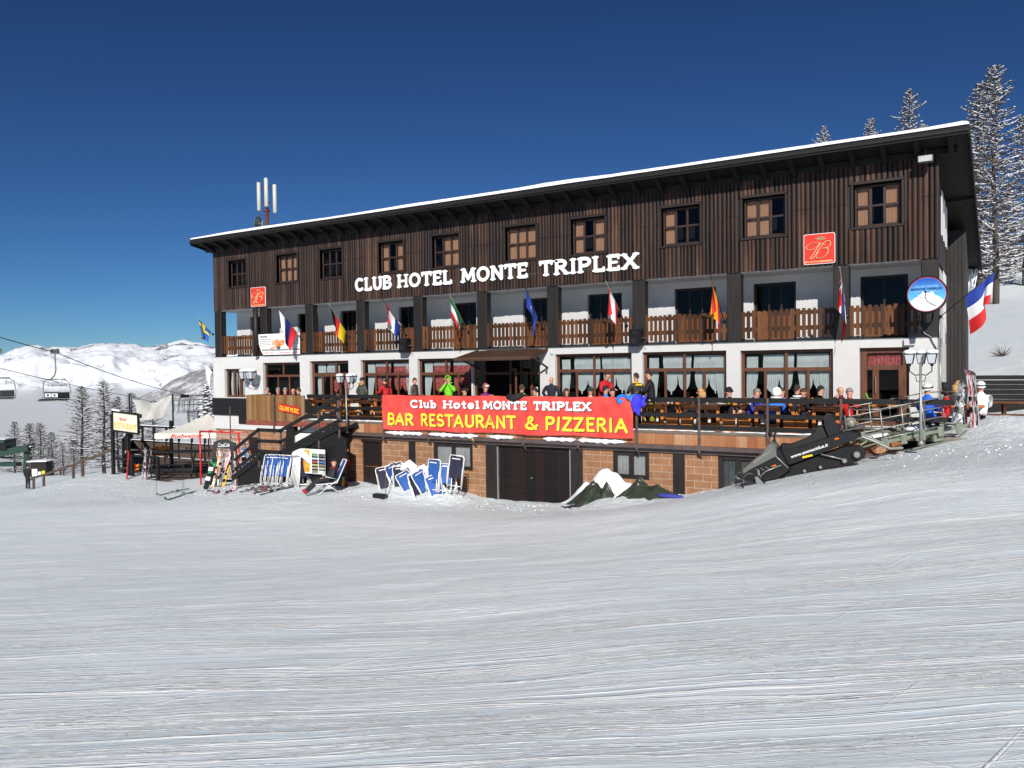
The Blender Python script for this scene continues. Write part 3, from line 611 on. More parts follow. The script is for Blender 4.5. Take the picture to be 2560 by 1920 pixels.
for i, (a, b, z0, z1) in enumerate(GW):
    if i == 5: continue
    W_ = b-a; top = z1-.62
    if i == 0: o = window(a, b, z0, z1, .1, 3, 1, FRAMEB, fw=.1, bw=.13)
    elif i == 1: o = window(a, b, z0, z1, .1, 3, 1, FRAMEB, fw=.1, bw=.07, toplight=top, split=[(a+b)/2], glass=GLASSB)
    elif i == 2: o = window(a, b, z0, z1, .1, 4, 1, FRAMEB, fw=.12, bw=.12, toplight=top, split=[(a+b)/2+.3], name='glazed_door')
    elif i == 9:
        o = window(a+.02, b-.02, z0, z1, .12, 1, 1, FRAMEB, fw=.17, bw=.1, toplight=z1-.6, name='glazed_door')
        m = MB(); m.bbox(a+.34, a+.52, .1, .2, z0+.1, z1-.62); m.bbox(b-.3, b-.18, .1, .2, z0+.1, z1-.62); m.box(a+.3, b-.2, .11, .19, z0+.1, z0+.3); m.build('door_leaf', FRAMEB, o)
        m = MB(); m.bbox(a+.42, a+.45, .03, .1, 1.0, 1.5, .012); m.build('handle', GALV, o)
        m = MB(); m.grid(lambda u, v: (a+.2+u*(W_-.4), .24+.012*math.sin(u*60), z1-.2-.36*v), 40, 2); m.build('curtain', REDC, o, smooth=True); continue
    else: o = window(a, b, z0, z1, .1, 4, 1, FRAMEB, fw=.1, bw=.08, toplight=top, split=[(a+b)/2])
    sheer = MB(); red = MB()
    if i == 0:
        drape(sheer, a+.18, a+.6, z0+.05, z1-.12, .24, 'x', 1); drape(sheer, a+.7, b-.3, z0+.05, z1-.12, .26, 'x', 2)
    elif i == 2:
        drape(sheer, a+.22, a+.7, z0+.7, z1-.15, .26, 'left', 3); drape(sheer, a+.8, b-.8, top+.1, z1-.12, .25, 'x', 3)
        drape(red, a+.9, b-.8, top-.0, z1-.3, .3, 'x', 4); drape(red, a+1.05, a+1.5, .95, top-.05, .3, 'swag', 4); drape(red, b-.6, b-.2, .8, top, .3, 'swag', 5)
    elif i in (3, 4):
        drape(sheer, a+.15, a+.55, .5, z1-.16, .26, 'left', 6+i)
        if i == 3: drape(sheer, b-.42, b-.1, .5, z1-.16, .26, 'right', 7+i)
        for q in (0, 1):
            xa = a+.62+q*(W_*.36+.03); xb = xa+W_*.31
            drape(sheer, xa, xb, z1-.3, z1-.14, .25, 'x', 8+q); drape(red, xa, xb, z1-.66, z1-.28, .255, 'x', 9+q)
            drape(red, xa, xa+(xb-xa)*.54, .98, z1-.62, .265, 'swag', 10+q); drape(red, xa+(xb-xa)*.5, xb, .82+.2*q, z1-.62, .27, 'swag', 11+q)
    elif i >= 6:
        drape(sheer, a+.13, a+.5, .35, z1-.2, .25, 'left', 6+i); drape(sheer, b-.45, b-.12, .45, z1-.2, .25, 'right', 7+i)
        for q in (0, 1):
            xa = a+.66+q*(W_*.37+.0); xb = xa+W_*.34
            drape(sheer, xa, xb, z1-.58, z1-.14, .25, 'x', 8+q+i)
            drape(sheer, xa+.03, xa+(xb-xa)*.52, 1.02, z1-.55, .26, 'swag', 10+q+i); drape(sheer, xa+(xb-xa)*.5, xb-.03, 1.06, z1-.55, .265, 'swag', 12+q+i)
    if sheer.v: sheer.build('curtain', SHEER, o, smooth=True)
    if red.v: red.build('curtain', REDC, o, smooth=True)
# entrance: side window, dark doorway with an open glazed leaf
a, b, z0, z1 = GW[5]
f = MB()
for xx in (a, a+.42, a+1.62, b-.95, b-.5, b-.09): f.bbox(xx, xx+.09, .08, .17, z0, z1)
f.box(a+.09, b-.09, .085, .165, z1-.09, z1); f.box(a+.09, b-.09, .085, .165, 1.66, 1.75)
o = f.build('entrance_frame', FRAMEB, hotel)
for q0, q1 in ((a+.1, a+.41), (b-.86, b-.1)): g = MB(); g.box(q0, q1, .12, .13, z0, z1-.1); g.build('glass_pane', GLASSB, o)
lf = MB(); P0 = Vector((a+1.66, .05, 0)); P1 = Vector((a+2.22, -.42, 0))
for t0, t1, c0, c1 in ((0, .14, .05, 1.9), (.86, 1, .05, 1.9), (.14, .86, 1.78, 1.9), (.14, .86, .05, .25)):
    q0 = P0.lerp(P1, t0); q1 = P0.lerp(P1, t1); lf.bar((q0.x, q0.y, (c0+c1)/2), (q1.x, q1.y, (c0+c1)/2), .05, c1-c0)
o2 = lf.build('door_leaf', ORANGEW if False else FRAMEB, hotel)
q0 = P0.lerp(P1, .14); q1 = P0.lerp(P1, .86); g = MB(); g.add([(q0.x, q0.y, .25), (q1.x, q1.y, .25), (q1.x, q1.y, 1.78), (q0.x, q0.y, 1.78)], [(0, 1, 2, 3)]); g.build('glass_pane', GLASSB, o2)
pp = MB(); pp.box(b-.34, b-.17, .075, .08, .75, 1.18); pp.build('notice_sheet', WHITEP, o)
# awning over the entrance
m = MB(); A0, A1 = 15.9, 19.0
def aw(u, v): return (A0-.3*v+u*(A1-A0+.25*v), -.05-1.25*v, ZS-.06-.34*v+.05*math.sin(u*3.1))
m.grid(lambda u, v: aw(u, v), 12, 10); m.grid(lambda u, v: (aw(1-u, v)[0], aw(1-u, v)[1], aw(1-u, v)[2]-.07), 12, 10)
m.bar(aw(0, 1), aw(1, 1), .04, .12); m.bar(aw(0, 0), aw(0, 1), .04, .1); m.bar(aw(1, 0), aw(1, 1), .04, .1)
m.bar((A1, -.05, 1.9), (aw(1, .8)[0], aw(1, .8)[1], aw(1, .8)[2]-.06), .05, .06); m.bar((A0+.05, -.05, 1.9), (aw(0, .8)[0]+.05, aw(0, .8)[1], aw(0, .8)[2]-.06), .05, .06)
m.build('awning', PLATE, hotel)
# base wall below the terrace level on the left, with the dark plinth boards
mb = MB(); wall_holes(mb, BX0-.1, 14, -4.6, -.9, -.0, .3, [(2.4, 3.3, -3.3, -1.25)]); mb.box(BX0-.1, BX0+.1, .3, BD, -5, -.72); mb.build('basement_wall', BRICK, hotel)
mb = MB(); mb.bbox(BX0-.17, 8, -.055, -.02, -.9, -.7+.02, .005); mb.build('basement_ledge', WHITE, hotel)
mb = MB(); mb.box(BX0-.2, 7.2, -.1, -.045, -.22, .62)
for q in range(5): mb.box(BX0-.2, 7.2, -.115, -.1, -.2+q*.165, -.05+q*.165)
mb.build('plinth_boards', BLACKW, hotel)
mb = MB(); mb.box(1.9, 3.6, -.09, -.046, -.62, -.2); mb.build('basement_vent', BLACKM, hotel)
mb = MB(); mb.box(2.4, 3.3, .1, .15, -3.3, -1.25); mb.build('basement_door', FRAMED, hotel)
# side annexe tower on the right end
mb = MB(); mb.box(BX1+.02, 32.42, 5.9, 10.5, -.6, 6.55)
for i in range(5): mb.box(BX1+.03+i*.12, BX1+.135+i*.12, 5.87, 5.9, -.6, 6.5)
mb.build('side_annexe', DARKW, hotel)
# shutters seen edge-on along the end wall
for k, yy in enumerate((1.2, 2.6, 4.0)):
    m = MB(); m.bbox(BX1+.06, BX1+.1, yy, yy+.75, 5.75, 7.1, .01); m.build('shutter', GREYW, hotel)
# roof
def zr(y): return 8.38-.19*(y+.9)
XL, XR, XRb, YF, YB = -.34, 32.63, 32.86, -.9, 12.3
m = MB()
m.add([(XL, YF, zr(YF)-.14), (XR, YF, zr(YF)-.14), (XRb, YB, zr(YB)-.14), (XL, YB, zr(YB)-.14), (XL, YF, zr(YF)), (XR, YF, zr(YF)), (XRb, YB, zr(YB)), (XL, YB, zr(YB))],
      [(3, 2, 1, 0), (4, 5, 6, 7), (0, 1, 5, 4), (1, 2, 6, 5), (2, 3, 7, 6), (3, 0, 4, 7)])
roof = m.build('roof', EAVE, hotel)
m = MB(); m.bar((XL-.01, YF-.02, zr(YF)-.11), (XR+.01, YF-.02, zr(YF)-.11), .035, .2); m.bar((XR+.02, YF, zr(YF)-.15), (XRb+.02, YB, zr(YB)-.15), .035, .3); m.bar((XL-.02, YF, zr(YF)-.13), (XL-.02, YB, zr(YB)-.13), .035, .26)
m.build('fascia', EAVE, roof)
m = MB(); m.path([(XL, YF-.05, zr(YF)-.12), (XR, YF-.05, zr(YF)-.12)], .04, 8); m.build('gutter', DARKW, roof)
x = .3
while x < 32.4:
    m = MB(); zt = zr(YF)-.14; m.add([(x, YF+.05, zt-.1), (x+.13, YF+.05, zt-.1), (x+.13, YF+.05, zt), (x, YF+.05, zt), (x, 0, zt-.5), (x+.13, 0, zt-.5), (x+.13, .1, zt-.16), (x, .1, zt-.16)], [(0, 1, 2, 3), (0, 4, 5, 1), (0, 3, 7, 4), (1, 5, 6, 2), (4, 7, 6, 5), (3, 2, 6, 7)]); x += .86; m.build('rafter', EAVE, roof)
m = MB(); m.bbox(-.3, 32.35, -.12, .06, 7.86, 8.06, .02); m.bar((31.9, 11.9, 5.75), (32.7, 11.9, 5.75), .2, .3); m.bar((31.9, 4, 7.3), (32.75, 4, 7.35), .16, .24); m.build('wall_plate', EAVE, roof)
# snow on the roof
m = MB()
def rs(u, v):
    x = XL-.02+u*(XR-XL+.04+(XRb-XR)*v); y = YF-.04+v*(YB-YF); t = .11+.11*float(vnoise([x*.45], [y*.6], 3)[0])+.012*float(vnoise([x*4], [y*4], 8)[0])
    e = min(u*(XR-XL), (1-u)*(XR-XL), v*(YB-YF)); return (x, y-(.05 if 0 < v < .03 else 0), zr(y)+t*min(1, (e/.12+.02))**.5)
us = [0, .002, .005, .01]+[i/130 for i in range(2, 129)]+[.99, .995, .998, 1]; vs_ = [0, .004, .01, .02, .05, .1, .2, .4, .6, .8, 1]
o0 = len(m.v)
for v in vs_:
    for u in us: m.v.append(rs(u, v))
nu = len(us)
for j in range(len(vs_)-1):
    for i in range(nu-1):
        a_ = o0+j*nu+i; m.f.append((a_, a_+1, a_+nu+1, a_+nu)); m.m.append(0)
m.build('roof_snow', SNOWD, roof, smooth=True)
# icicle patch at rear corner
m = MB()
for k in range(14):
    m.path([(32.3+rn.uniform(0, .45), 11.6+rn.uniform(0, .6), 5.75), (32.45+rn.uniform(-.1, .2), 11.9, 5.75-rn.uniform(.4, 1.3))], [.035, .004], 5)
m.build('icicles', SNOWD, roof, smooth=True)
# big white letters
for s_, x0_, x1_ in (('CLUB', 9.6, 11.55), ('HOTEL', 11.95, 14.7), ('MONTE', 15.2, 18.2), ('TRIPLEX', 18.75, 22.62)):
    mb = MB(); text(mb, s_, (x0_, -.075, 5.30), (1, 0, 0), (0, 0, 1), (0, -1, 0), .60, x1_-x0_, .128, serif=True, depth=.04, step=.0016, gap=.17); mb.build('hotel_lettering', WHITEL, hotel)
m = MB(); m.box(9.5, 22.8, -.072, -.066, 5.44, 5.455); m.build('letter_rail', GREYM, hotel)
# small fittings
m = MB(); m.bbox(30.95, 31.25, -.14, -.045, 2.42, 2.62, .015); m.build('junction_box', GREYW, hotel)
m = MB(); m.bbox(19.12, 19.24, -.09, -.045, 2.4, 2.52, .01); m.build('alarm_box', GREYW, hotel)
m = MB(); m.bbox(18.92, 19.0, -.11, -.045, 1.7, 1.95, .02); m.build('wall_light', GREYM, hotel)
m = MB(); m.path([(31.35, -.07, 3.3), (31.38, -.1, 3.0), (31.5, -.08, 2.75), (31.65, -.08, 2.66), (31.7, -.06, 2.5), (31.8, -.06, 2.3)], .022, 6); m.build('cable', GREYM, hotel, smooth=True)
m = MB(); m.path([(31.87, .2, 1.9), (31.87, .2, 3.4)], .02, 6); m.path([(31.87, .6, .2), (31.87, .6, 2.4)], .03, 6); m.build('drain_pipe', GALV, hotel, smooth=True)
# ---------------- terrace ----------------
TY = -3.6
ter = thing('terrace', 'raised dark-railed terrace on a tan block base along the front of the hotel', 'terrace')
mb = MB(); mb.box(6.75, 30.9, TY-.1, -.05, -.1, 0); mb.box(30.9, 40, -3.3, -.05, -.1, 0); mb.box(32.6, 40, -.05, 7, -.1, 0); mb.build('terrace_floor', GREYB, ter)
mb = MB(); mb.bbox(11.9, 31.2, TY-.14, TY-.09, -.42, -.1, .01); mb.build('edge_board', FASC, ter)
mb = MB(); mb.box(6.75, 11.9, TY-.13, TY-.09, -.3, -.1); mb.build('edge_board', mat('red_brown_beam', RGB(120, 58, 44), .6, c2=RGB(150, 84, 66), sc=(3, 8, 8)), ter)
mb = MB(); mb.bbox(12.1, 31, TY-.2, TY+.02, -.545, -.42, .01); mb.box(12.1, 31, TY-.06, TY+.02, -.66, -.545); mb.build('steel_beam', STEELB, ter)
TH = [(12.98, 13.92, -2.8, -.66), (16.29, 17.96, -1.6, -.66), (18.5, 22.14, -3, -.66), (23.17, 24.35, -1.52, -.66), (26.44, 27.58, -2, -.66)]
mb = MB(); wall_holes(mb, 9.0, 30.9, -4.2, -.6, TY, TY+.25, TH); mb.build('block_wall', BRICK, ter)
mb = MB(); mb.box(8.95, 9.4, TY-.02, TY+.2, -4, -.3); mb.box(11.5, 11.9, TY-.02, TY+.2, -4, -.42); mb.build('timber_post', DARKW, ter)
mb = MB(); mb.bbox(15.19, 15.5, TY-.03, TY-.0, -3.4, -.66, .01); mb.build('timber_post', BLACKM if False else DARKW, ter)
mb = MB(); mb.bbox(25.1, 25.46, TY-.03, TY-.0, -3.4, -.66, .01); mb.build('timber_post', DARKW, ter)
for i in (1, 3, 4):
    a, b, z0, z1 = TH[i]; o = window(a, b, z0, z1, TY+.02, 2, 1, FRAMED, fw=.13, bw=.14, parent=ter, glass=GLASS)
    m = MB(); m.grid(lambda u, v: (a+.1+u*(b-a-.2), TY+.1+.004*math.sin(u*50), z0+.1+v*(z1-z0-.2)), 30, 1)
    m.build('blind', FROST if i != 4 else mat('dim_blind', RGB(72, 78, 80), .5, c2=RGB(96, 102, 102), sc=(2, 2, 2)), o)
a, b, z0, z1 = TH[2]
for q0 in (a, b-.42): m = MB(); m.bbox(q0, q0+.42, TY-.03, TY+.2, z0, z1); m.build('garage_surround', DARKW, ter)
m = MB(); m.box(a+.42, b-.42, TY+.1, TY+.14, z0, z1)
for k in range(22): m.box(a+.44+k*.127, a+.44+k*.127+.118, TY+.085, TY+.1, z0, z1-.02)
for zz in (-1.6, -2.15, -.8): m.box(a+.43, b-.43, TY+.06, TY+.085, zz-.05, zz+.05)
m.box((a+b)/2-.012, (a+b)/2+.012, TY+.05, TY+.06, z0, z1)
gd = m.build('garage_door', GARM, ter)
m = MB(); m.bbox(a+.43, a+.48, TY-.0, TY+.08, z0, z1-.06, .005); m.bbox(b-.48, b-.43, TY+.0, TY+.08, z0, z1-.06, .005); m.build('door_track', GALV, gd)
m = MB(); m.bbox((a+b)/2-.1, (a+b)/2-.02, TY+.02, TY+.05, -1.72, -1.69, .005); m.build('handle', GALV, gd)
a, b, z0, z1 = TH[0]
m = MB(); m.bbox(a-.02, b+.02, TY+.03, TY+.08, z0, z1); m.box(a-.04, b+.04, TY-.03, TY+.03, z1-.12, z1+.0)
for k in range(24): m.box(a+.05, b-.05, TY+.022, TY+.03, -1.62+k*.04, -1.60+k*.04)
dr = m.build('basement_door', FRAMED, ter)
m = MB(); m.bbox(a+.1, b-.2, TY+.01, TY+.028, -1.71, -1.68, .004); m.build('door_bar', mat('rusty_iron', RGB(150, 84, 50), .8, c2=RGB(90, 60, 48), sc=(9, 9, 9)), dr)
# railing: boards + thin steel posts
RZ = [(.84, .985), (.41, .535), (.045, .18)]
for z0, z1 in RZ:
    m = MB(); x = 10.2
    while x < 32.3:
        x2 = min(x+3.9, 32.35)
        if not (z1 < .3 and x2 > 31.9): m.bbox(x, x2-.008, TY-.07, TY-.03, z0+random.Random(x).uniform(-.006, .006), z1, .006)
        x = x2
    m.build('rail_board', BLACKW, ter)
for px in (8.46, 11.94, 14.17, 16.22, 18.15, 20.08, 22.07, 24.04, 25.96, 27.88, 29.77, 31.7):
    m = MB(); m.bbox(px-.03, px+.03, TY-.15-.06, TY-.15, -.62 if px < 31 else -.2, .985, .006)
    if 9 < px < 31: m.add([(px-.015, TY-.2, -.62), (px+.015, TY-.2, -.62), (px+.015, TY-.02, -.62), (px-.015, TY-.02, -.62), (px-.015, TY-.02, -.8), (px+.015, TY-.02, -.8)], [(0, 1, 2, 3), (0, 4, 5, 1), (3, 2, 5, 4), (0, 3, 4), (1, 5, 2)])
    m.build('rail_post', STEELB, ter)
# boarded corner at the left
m = MB(); x = 6.75
rr = random.Random(2)
while x < 10.1:
    m.bbox(x, min(x+.152, 10.12), TY-.1-rr.uniform(0, .01), TY-.065, -.12-rr.uniform(0, .02), .94, .004); x += .16
m.box(6.72, 6.76, TY-.07, TY+.9, -.1, .94)
m.build('boarded_screen', OLDW, ter)
# snow strips along the edge and icicles
sm = MB(); rr = random.Random(8)
def lump(m, x0, x1, y, z, w, h, seed):
    r = random.Random(seed); n = max(5, int((x1-x0)/.07)); ph = r.uniform(0, 9)
    def P(u, v):
        t = 2*math.pi*v; e = min(1, min(u, 1-u)*n*.28)**.6; x = x0+(x1-x0)*u
        k = .55+.45*math.sin(x*5+ph)*math.sin(x*11.3+ph)+.35*math.sin(x*23+ph); k = max(.25, k)
        return (x, y+w*math.cos(t)*e*(.8+.2*k), z+h*e*(math.sin(t)*(.6+.4*k)-(.5*k if math.sin(t) < 0 else 0)))
    m.grid(P, n, 8)
for x0, x1, s in [(14.25, 16.0, 1), (16.2, 18.35, 2), (18.75, 19.75, 3), (20.8, 22.0, 4), (22.05, 23.7, 5)]: sm = MB(); lump(sm, x0, x1, TY-.2, -.37, .1, .07, s); sm.build('beam_snow', SNOWD, ter, smooth=True)
sm = MB()
for k in range(46):
    x0 = 10.4+k*.46+rr.uniform(-.2, .2); ln_ = rr.uniform(.3, 1.2); lump(sm, x0, min(x0+ln_, 31), TY-.05+rr.uniform(-.05, .1), .012, .07, rr.uniform(.014, .04), 30+k)
sm.build('floor_snow', SNOWD, ter, smooth=True)
# ---------------- stairs ----------------
st = thing('staircase', 'dark wooden stairs with a landing going down the left front of the terrace', 'stairs')
SY0, SY1 = -4.75, TY-.15
pr_unused = [(12.9, 0), (9.9, -1.3), (8.7, -1.3), (5.6, -3.05)]
m = MB()
n = 7
for k in range(n): x = 12.9-(k+.5)*3/n; z = -(k+1)*1.3/(n+0); m.bbox(x-.19, x+.19, SY0+.02, SY1, z-.05, z, .008)
for k in range(5): x = 8.7-(k+.5)*1.6/5; z = -1.3-(k+1)*.95/5; m.bbox(x-.19, x+.19, SY0+.02, SY1, z-.05, z, .008)
m.bbox(8.6, 9.95, SY0, SY1, -1.36, -1.3, .01)
m.build('steps', DARKW, st)
m = MB()
for y in (SY0-.02, SY1-.06):
    for off in (0,):
        m.bar((12.95, y, .0-.12), (9.85, y, -1.42), .05, .22); m.bar((8.75, y, -1.42), (7.1, y, -2.38), .05, .22); m.bar((9.9, y, -1.42), (8.7, y, -1.42), .05, .16)
m.build('stringer', BLACKW, st)
m = MB()
for h in (.93, .5, .1):
    y = SY0-.05; m.bar((12.98, y, h), (9.88, y, -1.3+h-.02), .035, .13); m.bar((9.95, y, -1.3+h), (8.65, y, -1.3+h), .035, .13); m.bar((8.7, y, -1.3+h), (7.3, y, -2.12+h), .035, .13)
m.build('handrail', BLACKW, st)
for x, z in ((12.93, 0), (11.9, -.43), (9.9, -1.3), (8.68, -1.3), (7.35, -2.1)):
    m = MB(); m.bbox(x-.035, x+.035, SY0-.04, SY0+.02, z-.55, z+1.0, .006); m.build('stair_post', STEELB, st)
m = MB()
m.prism([(13.2, -.55), (12.6, -.35), (10.1, -1.45), (8.7, -1.5), (7.4, -2.3), (7.35, -3.9), (13.2, -3.6)], (0, SY0+.03, 0), (1, 0, 0), (0, 0, 1), (0, 1, 0), .04)
for k in range(44):
    x = 7.4+k*.133; zt = np.interp(x, [7, 7.4, 8.7, 10.1, 12.6, 13.2], [-2.6, -2.3, -1.5, -1.45, -.35, -.55])-.03; m.box(x, x+.12, SY0+.012, SY0+.03, -3.6, zt)
m.bbox(12.4-.9, 12.5, SY0-.0, SY0+.012, -2.9, -.95, .004)
m.build('side_boarding', BLACKW, st)
m = MB()
for k in range(16):
    x = 12.7-k*.4; 
    if 8.6 < x < 9.9 or x < 7.3: continue
    z = np.interp(x, [5.6, 8.7, 9.9, 12.9], [-3.05, -1.3, -1.3, 0]); m.ball((x, SY0+.12+.05*(k % 3), z-.02), (.13+.03*(k % 2), .12, .06+.02*(k % 3)), 9, 5, .12, k)
m.build('step_snow', SNOWD, st, smooth=True)
# sign boards beneath the landing
m = MB(); m.bbox(9.55, 11.0, TY-.1, TY-.07, -1.55, -.55, .01); pb = m.build('poster_board', WHITEP); tag(pb, 'white poster board with small dark figures on the block wall behind the stairs', 'poster')
m = MB()
for bx_, bz_ in ((10.3, -.95), (10.15, -1.35)):
    m.path([(bx_, TY-.106, bz_-.08), (bx_+.03, TY-.106, bz_), (bx_+.01, TY-.106, bz_+.07)], .02, 5); m.path([(bx_-.06, TY-.106, bz_-.02), (bx_+.1, TY-.106, bz_+.03)], .012, 5)
m.build('printed_figures', BLACKM, pb)
m = MB(); m.lathe((11.55, -4.15, -1.95), [(.2, 0), (.23, .1), (.25, .8), (.27, .82), (.27, .88), (.1, .93)], 14); tb = m.build('waste_bin', mat('green_grey_bin', RGB(52, 60, 58), .5)); tag(tb, 'dark grey-green bin standing on boards under the stairs by the wall', 'bin')
# ---------------- banner ----------------
bn = thing('banner', 'long red banner with white and yellow lettering tied to the terrace rail', 'banner')
BXa, BXb, BZ0, BZ1, BY = 14.22, 23.96, -.25, .985, TY-.24
def wav(x, z):
    fold = .03*math.exp(-((x-18.93)/.05)**2)+.02*math.exp(-((x-22.0)/.07)**2)+.02*math.exp(-((x-16.3)/.06)**2)
    return BY-.03-.03*math.sin(x*1.9+z*1.1)-.02*math.sin(x*4.7-z*3)-.008*math.sin(x*11+z*7)-fold-.02*math.sin(x*3.3+1)*max(0, (BZ1-z)/1.23)
BANR = mat('red_banner', RGB(216, 64, 54), .5, c2=RGB(226, 86, 76), sc=(1.3, 1.3, 1.3)); BANW = mat('banner_white', RGB(238, 238, 240), .55); BANY = mat('banner_yellow', RGB(240, 216, 60), .55); BANS = mat('banner_shadow_print', RGB(70, 56, 66), .6)
m = MB(); m.grid(lambda u, v: (BXa+u*(BXb-BXa), wav(BXa+u*(BXb-BXa), BZ0+v*(BZ1-BZ0)), BZ0+v*(BZ1-BZ0)+(.012*math.sin(u*30) if v > .95 else 0)+(-.02*math.sin(u*22) if v < .05 else 0)), 240, 16)
m.build('banner_cloth', BANR, bn, smooth=True)
def warp(mb, off): mb.v = [(x, wav(x, z)-off+(y-BY), z) for x, y, z in mb.v]; return mb
T1 = ('Club Hotel', 15.52, 18.42); T2 = ('MONTE TRIPLEX', 18.6, 22.55)
for mtl, dx, off in ((BANS, .022, .006), (BANW, 0, .018)):
    for s, a, b in (T1, T2):
      m = MB(); text(m, s, (a+dx, BY, .535-dx-(.0 if a < 17 else .0)), (1, 0, -.0), (0, 0, 1), (0, -1, 0), .30, b-a, .078, serif=True, step=.0014, gap=.15 if a < 17 else .16); warp(m, off); m.build('banner_lettering', mtl, bn)
for mtl, dx, off in ((BANS, .018, .006), (BANY, 0, .018)):
    for s, a, b in (('BAR', 14.45, 15.62), ('RESTAURANT', 15.95, 19.85), ('&', 20.22, 20.72), ('PIZZERIA', 20.98, 23.76)):
        m = MB(); text(m, s, (a+dx, BY, -.10-dx), (1, 0, 0), (0, 0, 1), (0, -1, 0), .46, b-a, .088, step=.0014, gap=.16, jig=.035, seed=len(s)); warp(m, off); m.build('banner_lettering', mtl, bn)
# ---------------- signs on the hotel ----------------
GOLD = mat('gold_print', RGB(214, 170, 90), .4, c2=RGB(240, 222, 170), sc=(3, 3, 6)); SIGR = mat('red_sign', RGB(214, 58, 46), .4); GOLDD = mat('dull_gold_print', RGB(168, 132, 90), .5)
def beer(x0, x1, z0, z1, label):
    w = x1-x0; h = z1-z0; t = thing('beer_sign', label, 'sign', (x0, -.1, z0), group='square red beer signs on the upper floor')
    m = MB(); r = .06; poly = []
    for cx, cy, a0 in ((w-r, r, -90), (w-r, h-r, 0), (r, h-r, 90), (r, r, 180)):
        poly += [(cx+r*math.cos(R(a0+i*18)), cy+r*math.sin(R(a0+i*18))) for i in range(6)]
    m.prism(poly, (0, 0, 0), (1, 0, 0), (0, 0, 1), (0, -1, 0), .03); m.build('sign_border', WHITEP, t)
    c = (w/2, h/2); m = MB(); m.prism([((x-c[0])*.965+c[0], (y-c[1])*.965+c[1]) for x, y in poly], (0, 0, 0), (1, 0, 0), (0, 0, 1), (0, -1, 0), .034); m.build('sign_face', SIGR, t)
    m = MB(); P = lambda a, b, k=0: Vector((a*w, -.045-k*.002, b*h))
    def cur(pts, rr):
        pts = [P(*q) for q in pts]; out = []
        for i in range(len(pts)-1):
            p0 = pts[max(i-1, 0)]; p1 = pts[i]; p2 = pts[i+1]; p3 = pts[min(i+2, len(pts)-1)]
            for j in range(5):
                t_ = j/5; out.append(.5*((2*p1)+(p2-p0)*t_+(2*p0-5*p1+4*p2-p3)*t_*t_+(3*p1-p0-3*p2+p3)*t_**3))
        out.append(pts[-1]); m.path(out, rr*w, 6, flat=.4)
    cur([(.7, .6), (.56, .67), (.4, .7), (.2, .68), (.09, .6), (.11, .51), (.25, .48), (.4, .55), (.53, .68)], .022)
    cur([(.55, .69), (.42, .5), (.3, .32), (.22, .22), (.24, .18), (.34, .24), (.46, .42), (.62, .64), (.74, .73), (.85, .7), (.84, .58), (.74, .51), (.6, .5)], .03)
    cur([(.6, .5), (.74, .5), (.79, .42), (.74, .3), (.6, .2), (.45, .19), (.4, .24), (.42, .33), (.5, .4)], .03)
    m.build('monogram', GOLD, t, smooth=True)
    m = MB(); m.prism([(.42*w, .8*h), (.48*w, .78*h), (.62*w, .78*h), (.68*w, .8*h), (.72*w, .87*h), (.65*w, .85*h), (.62*w, .9*h), (.585*w, .86*h), (.55*w, .93*h), (.515*w, .86*h), (.48*w, .9*h), (.45*w, .85*h), (.38*w, .87*h)], (0, -.034, 0), (1, 0, 0), (0, 0, 1), (0, -1, 0), .006); m.build('crown_emblem', GOLDD, t)
    ftext('BUDWEISER', (.04*w, -.035, .06*h), (1, 0, 0), (0, 0, 1), (0, -1, 0), .055*h, .9*w, GOLD, t, 'sign_lettering', bold=.02, depth=.004)
    return t
beer(2.97, 3.98, 4.98, 5.9, 'red beer sign at the left end of the upper floor, above the round log post')
beer(28.16, 29.08, 5.0, 5.94, 'red beer sign at the right end of the upper floor, below the last two windows')
# village sign board on the balcony
VS = thing('advertising_board', 'white advertising board with orange lettering and clipped lower corner on the balcony rail', 'sign', (3.47, -.13, 2.68))
m = MB(); m.prism([(.32, 0), (2.72, 0), (2.74, .98), (0, .98), (.03, .5), (.16, .2)], (0, 0, 0), (1, 0, 0), (0, 0, 1), (0, -1, 0), .02); m.build('board', WHITEP, VS)
m = MB()
for i in range(4):
    z = .72-i*.085; m.box(.08, .85, -.024, -.0215, z, z+.018); m.box(1.95, 2.68, -.024, -.0215, z, z+.018)
m.box(.25, 2.7, -.024, -.0215, .19, .26); m.build('printed_lines', BLACKM, VS)
A3 = ((1, 0, 0), (0, 0, 1), (0, -1, 0))
ftext('DINNER', (.1, -.022, .82), *A3, .085, .5, BLACKM, VS, 'board_lettering', .3, .03); ftext('& LIVE MUSIC', (1.75, -.022, .82), *A3, .085, .92, BLACKM, VS, 'board_lettering', .3, .03)
m = MB(); m.prism([(.75, .24), (.8, .31), (1.6, .5), (1.75, .47)], (0, -.024, 0), (1, 0, 0), (0, 0, 1), (0, -1, 0), .002); m.build('orange_swoosh', mat('orange_print', RGB(226, 132, 30), .5), VS)
m = MB(); m.prism([(1.35+.14*math.cos(R(a_)), .36+.12*math.sin(R(a_))) for a_ in range(0, 360, 20)], (0, -.0215, 0), (1, 0, 0), (0, 0, 1), (0, -1, 0), .0015); m.build('grey_disc', GREYM, VS)
ftext('Village', (.95, -.027, .42), (1, 0, .12), *A3[1:], .27, .8, mat('orange_print', RGB(226, 132, 30), .5), VS, 'board_lettering', .4, .03)
ftext('OPEN EVERY NIGHT FROM 4.00 pm TILL LATE', (.3, -.026, .2), *A3, .05, 2.35, WHITEP, VS, 'board_lettering', .2, .02)
ftext('MUSIC - BAR', (.4, -.022, .06), *A3, .06, .6, REDP, VS, 'board_lettering', .2, .02); ftext('RESTAURANT & PIZZA', (1.45, -.022, .06), *A3, .06, 1.2, REDP, VS, 'board_lettering', .2, .02)
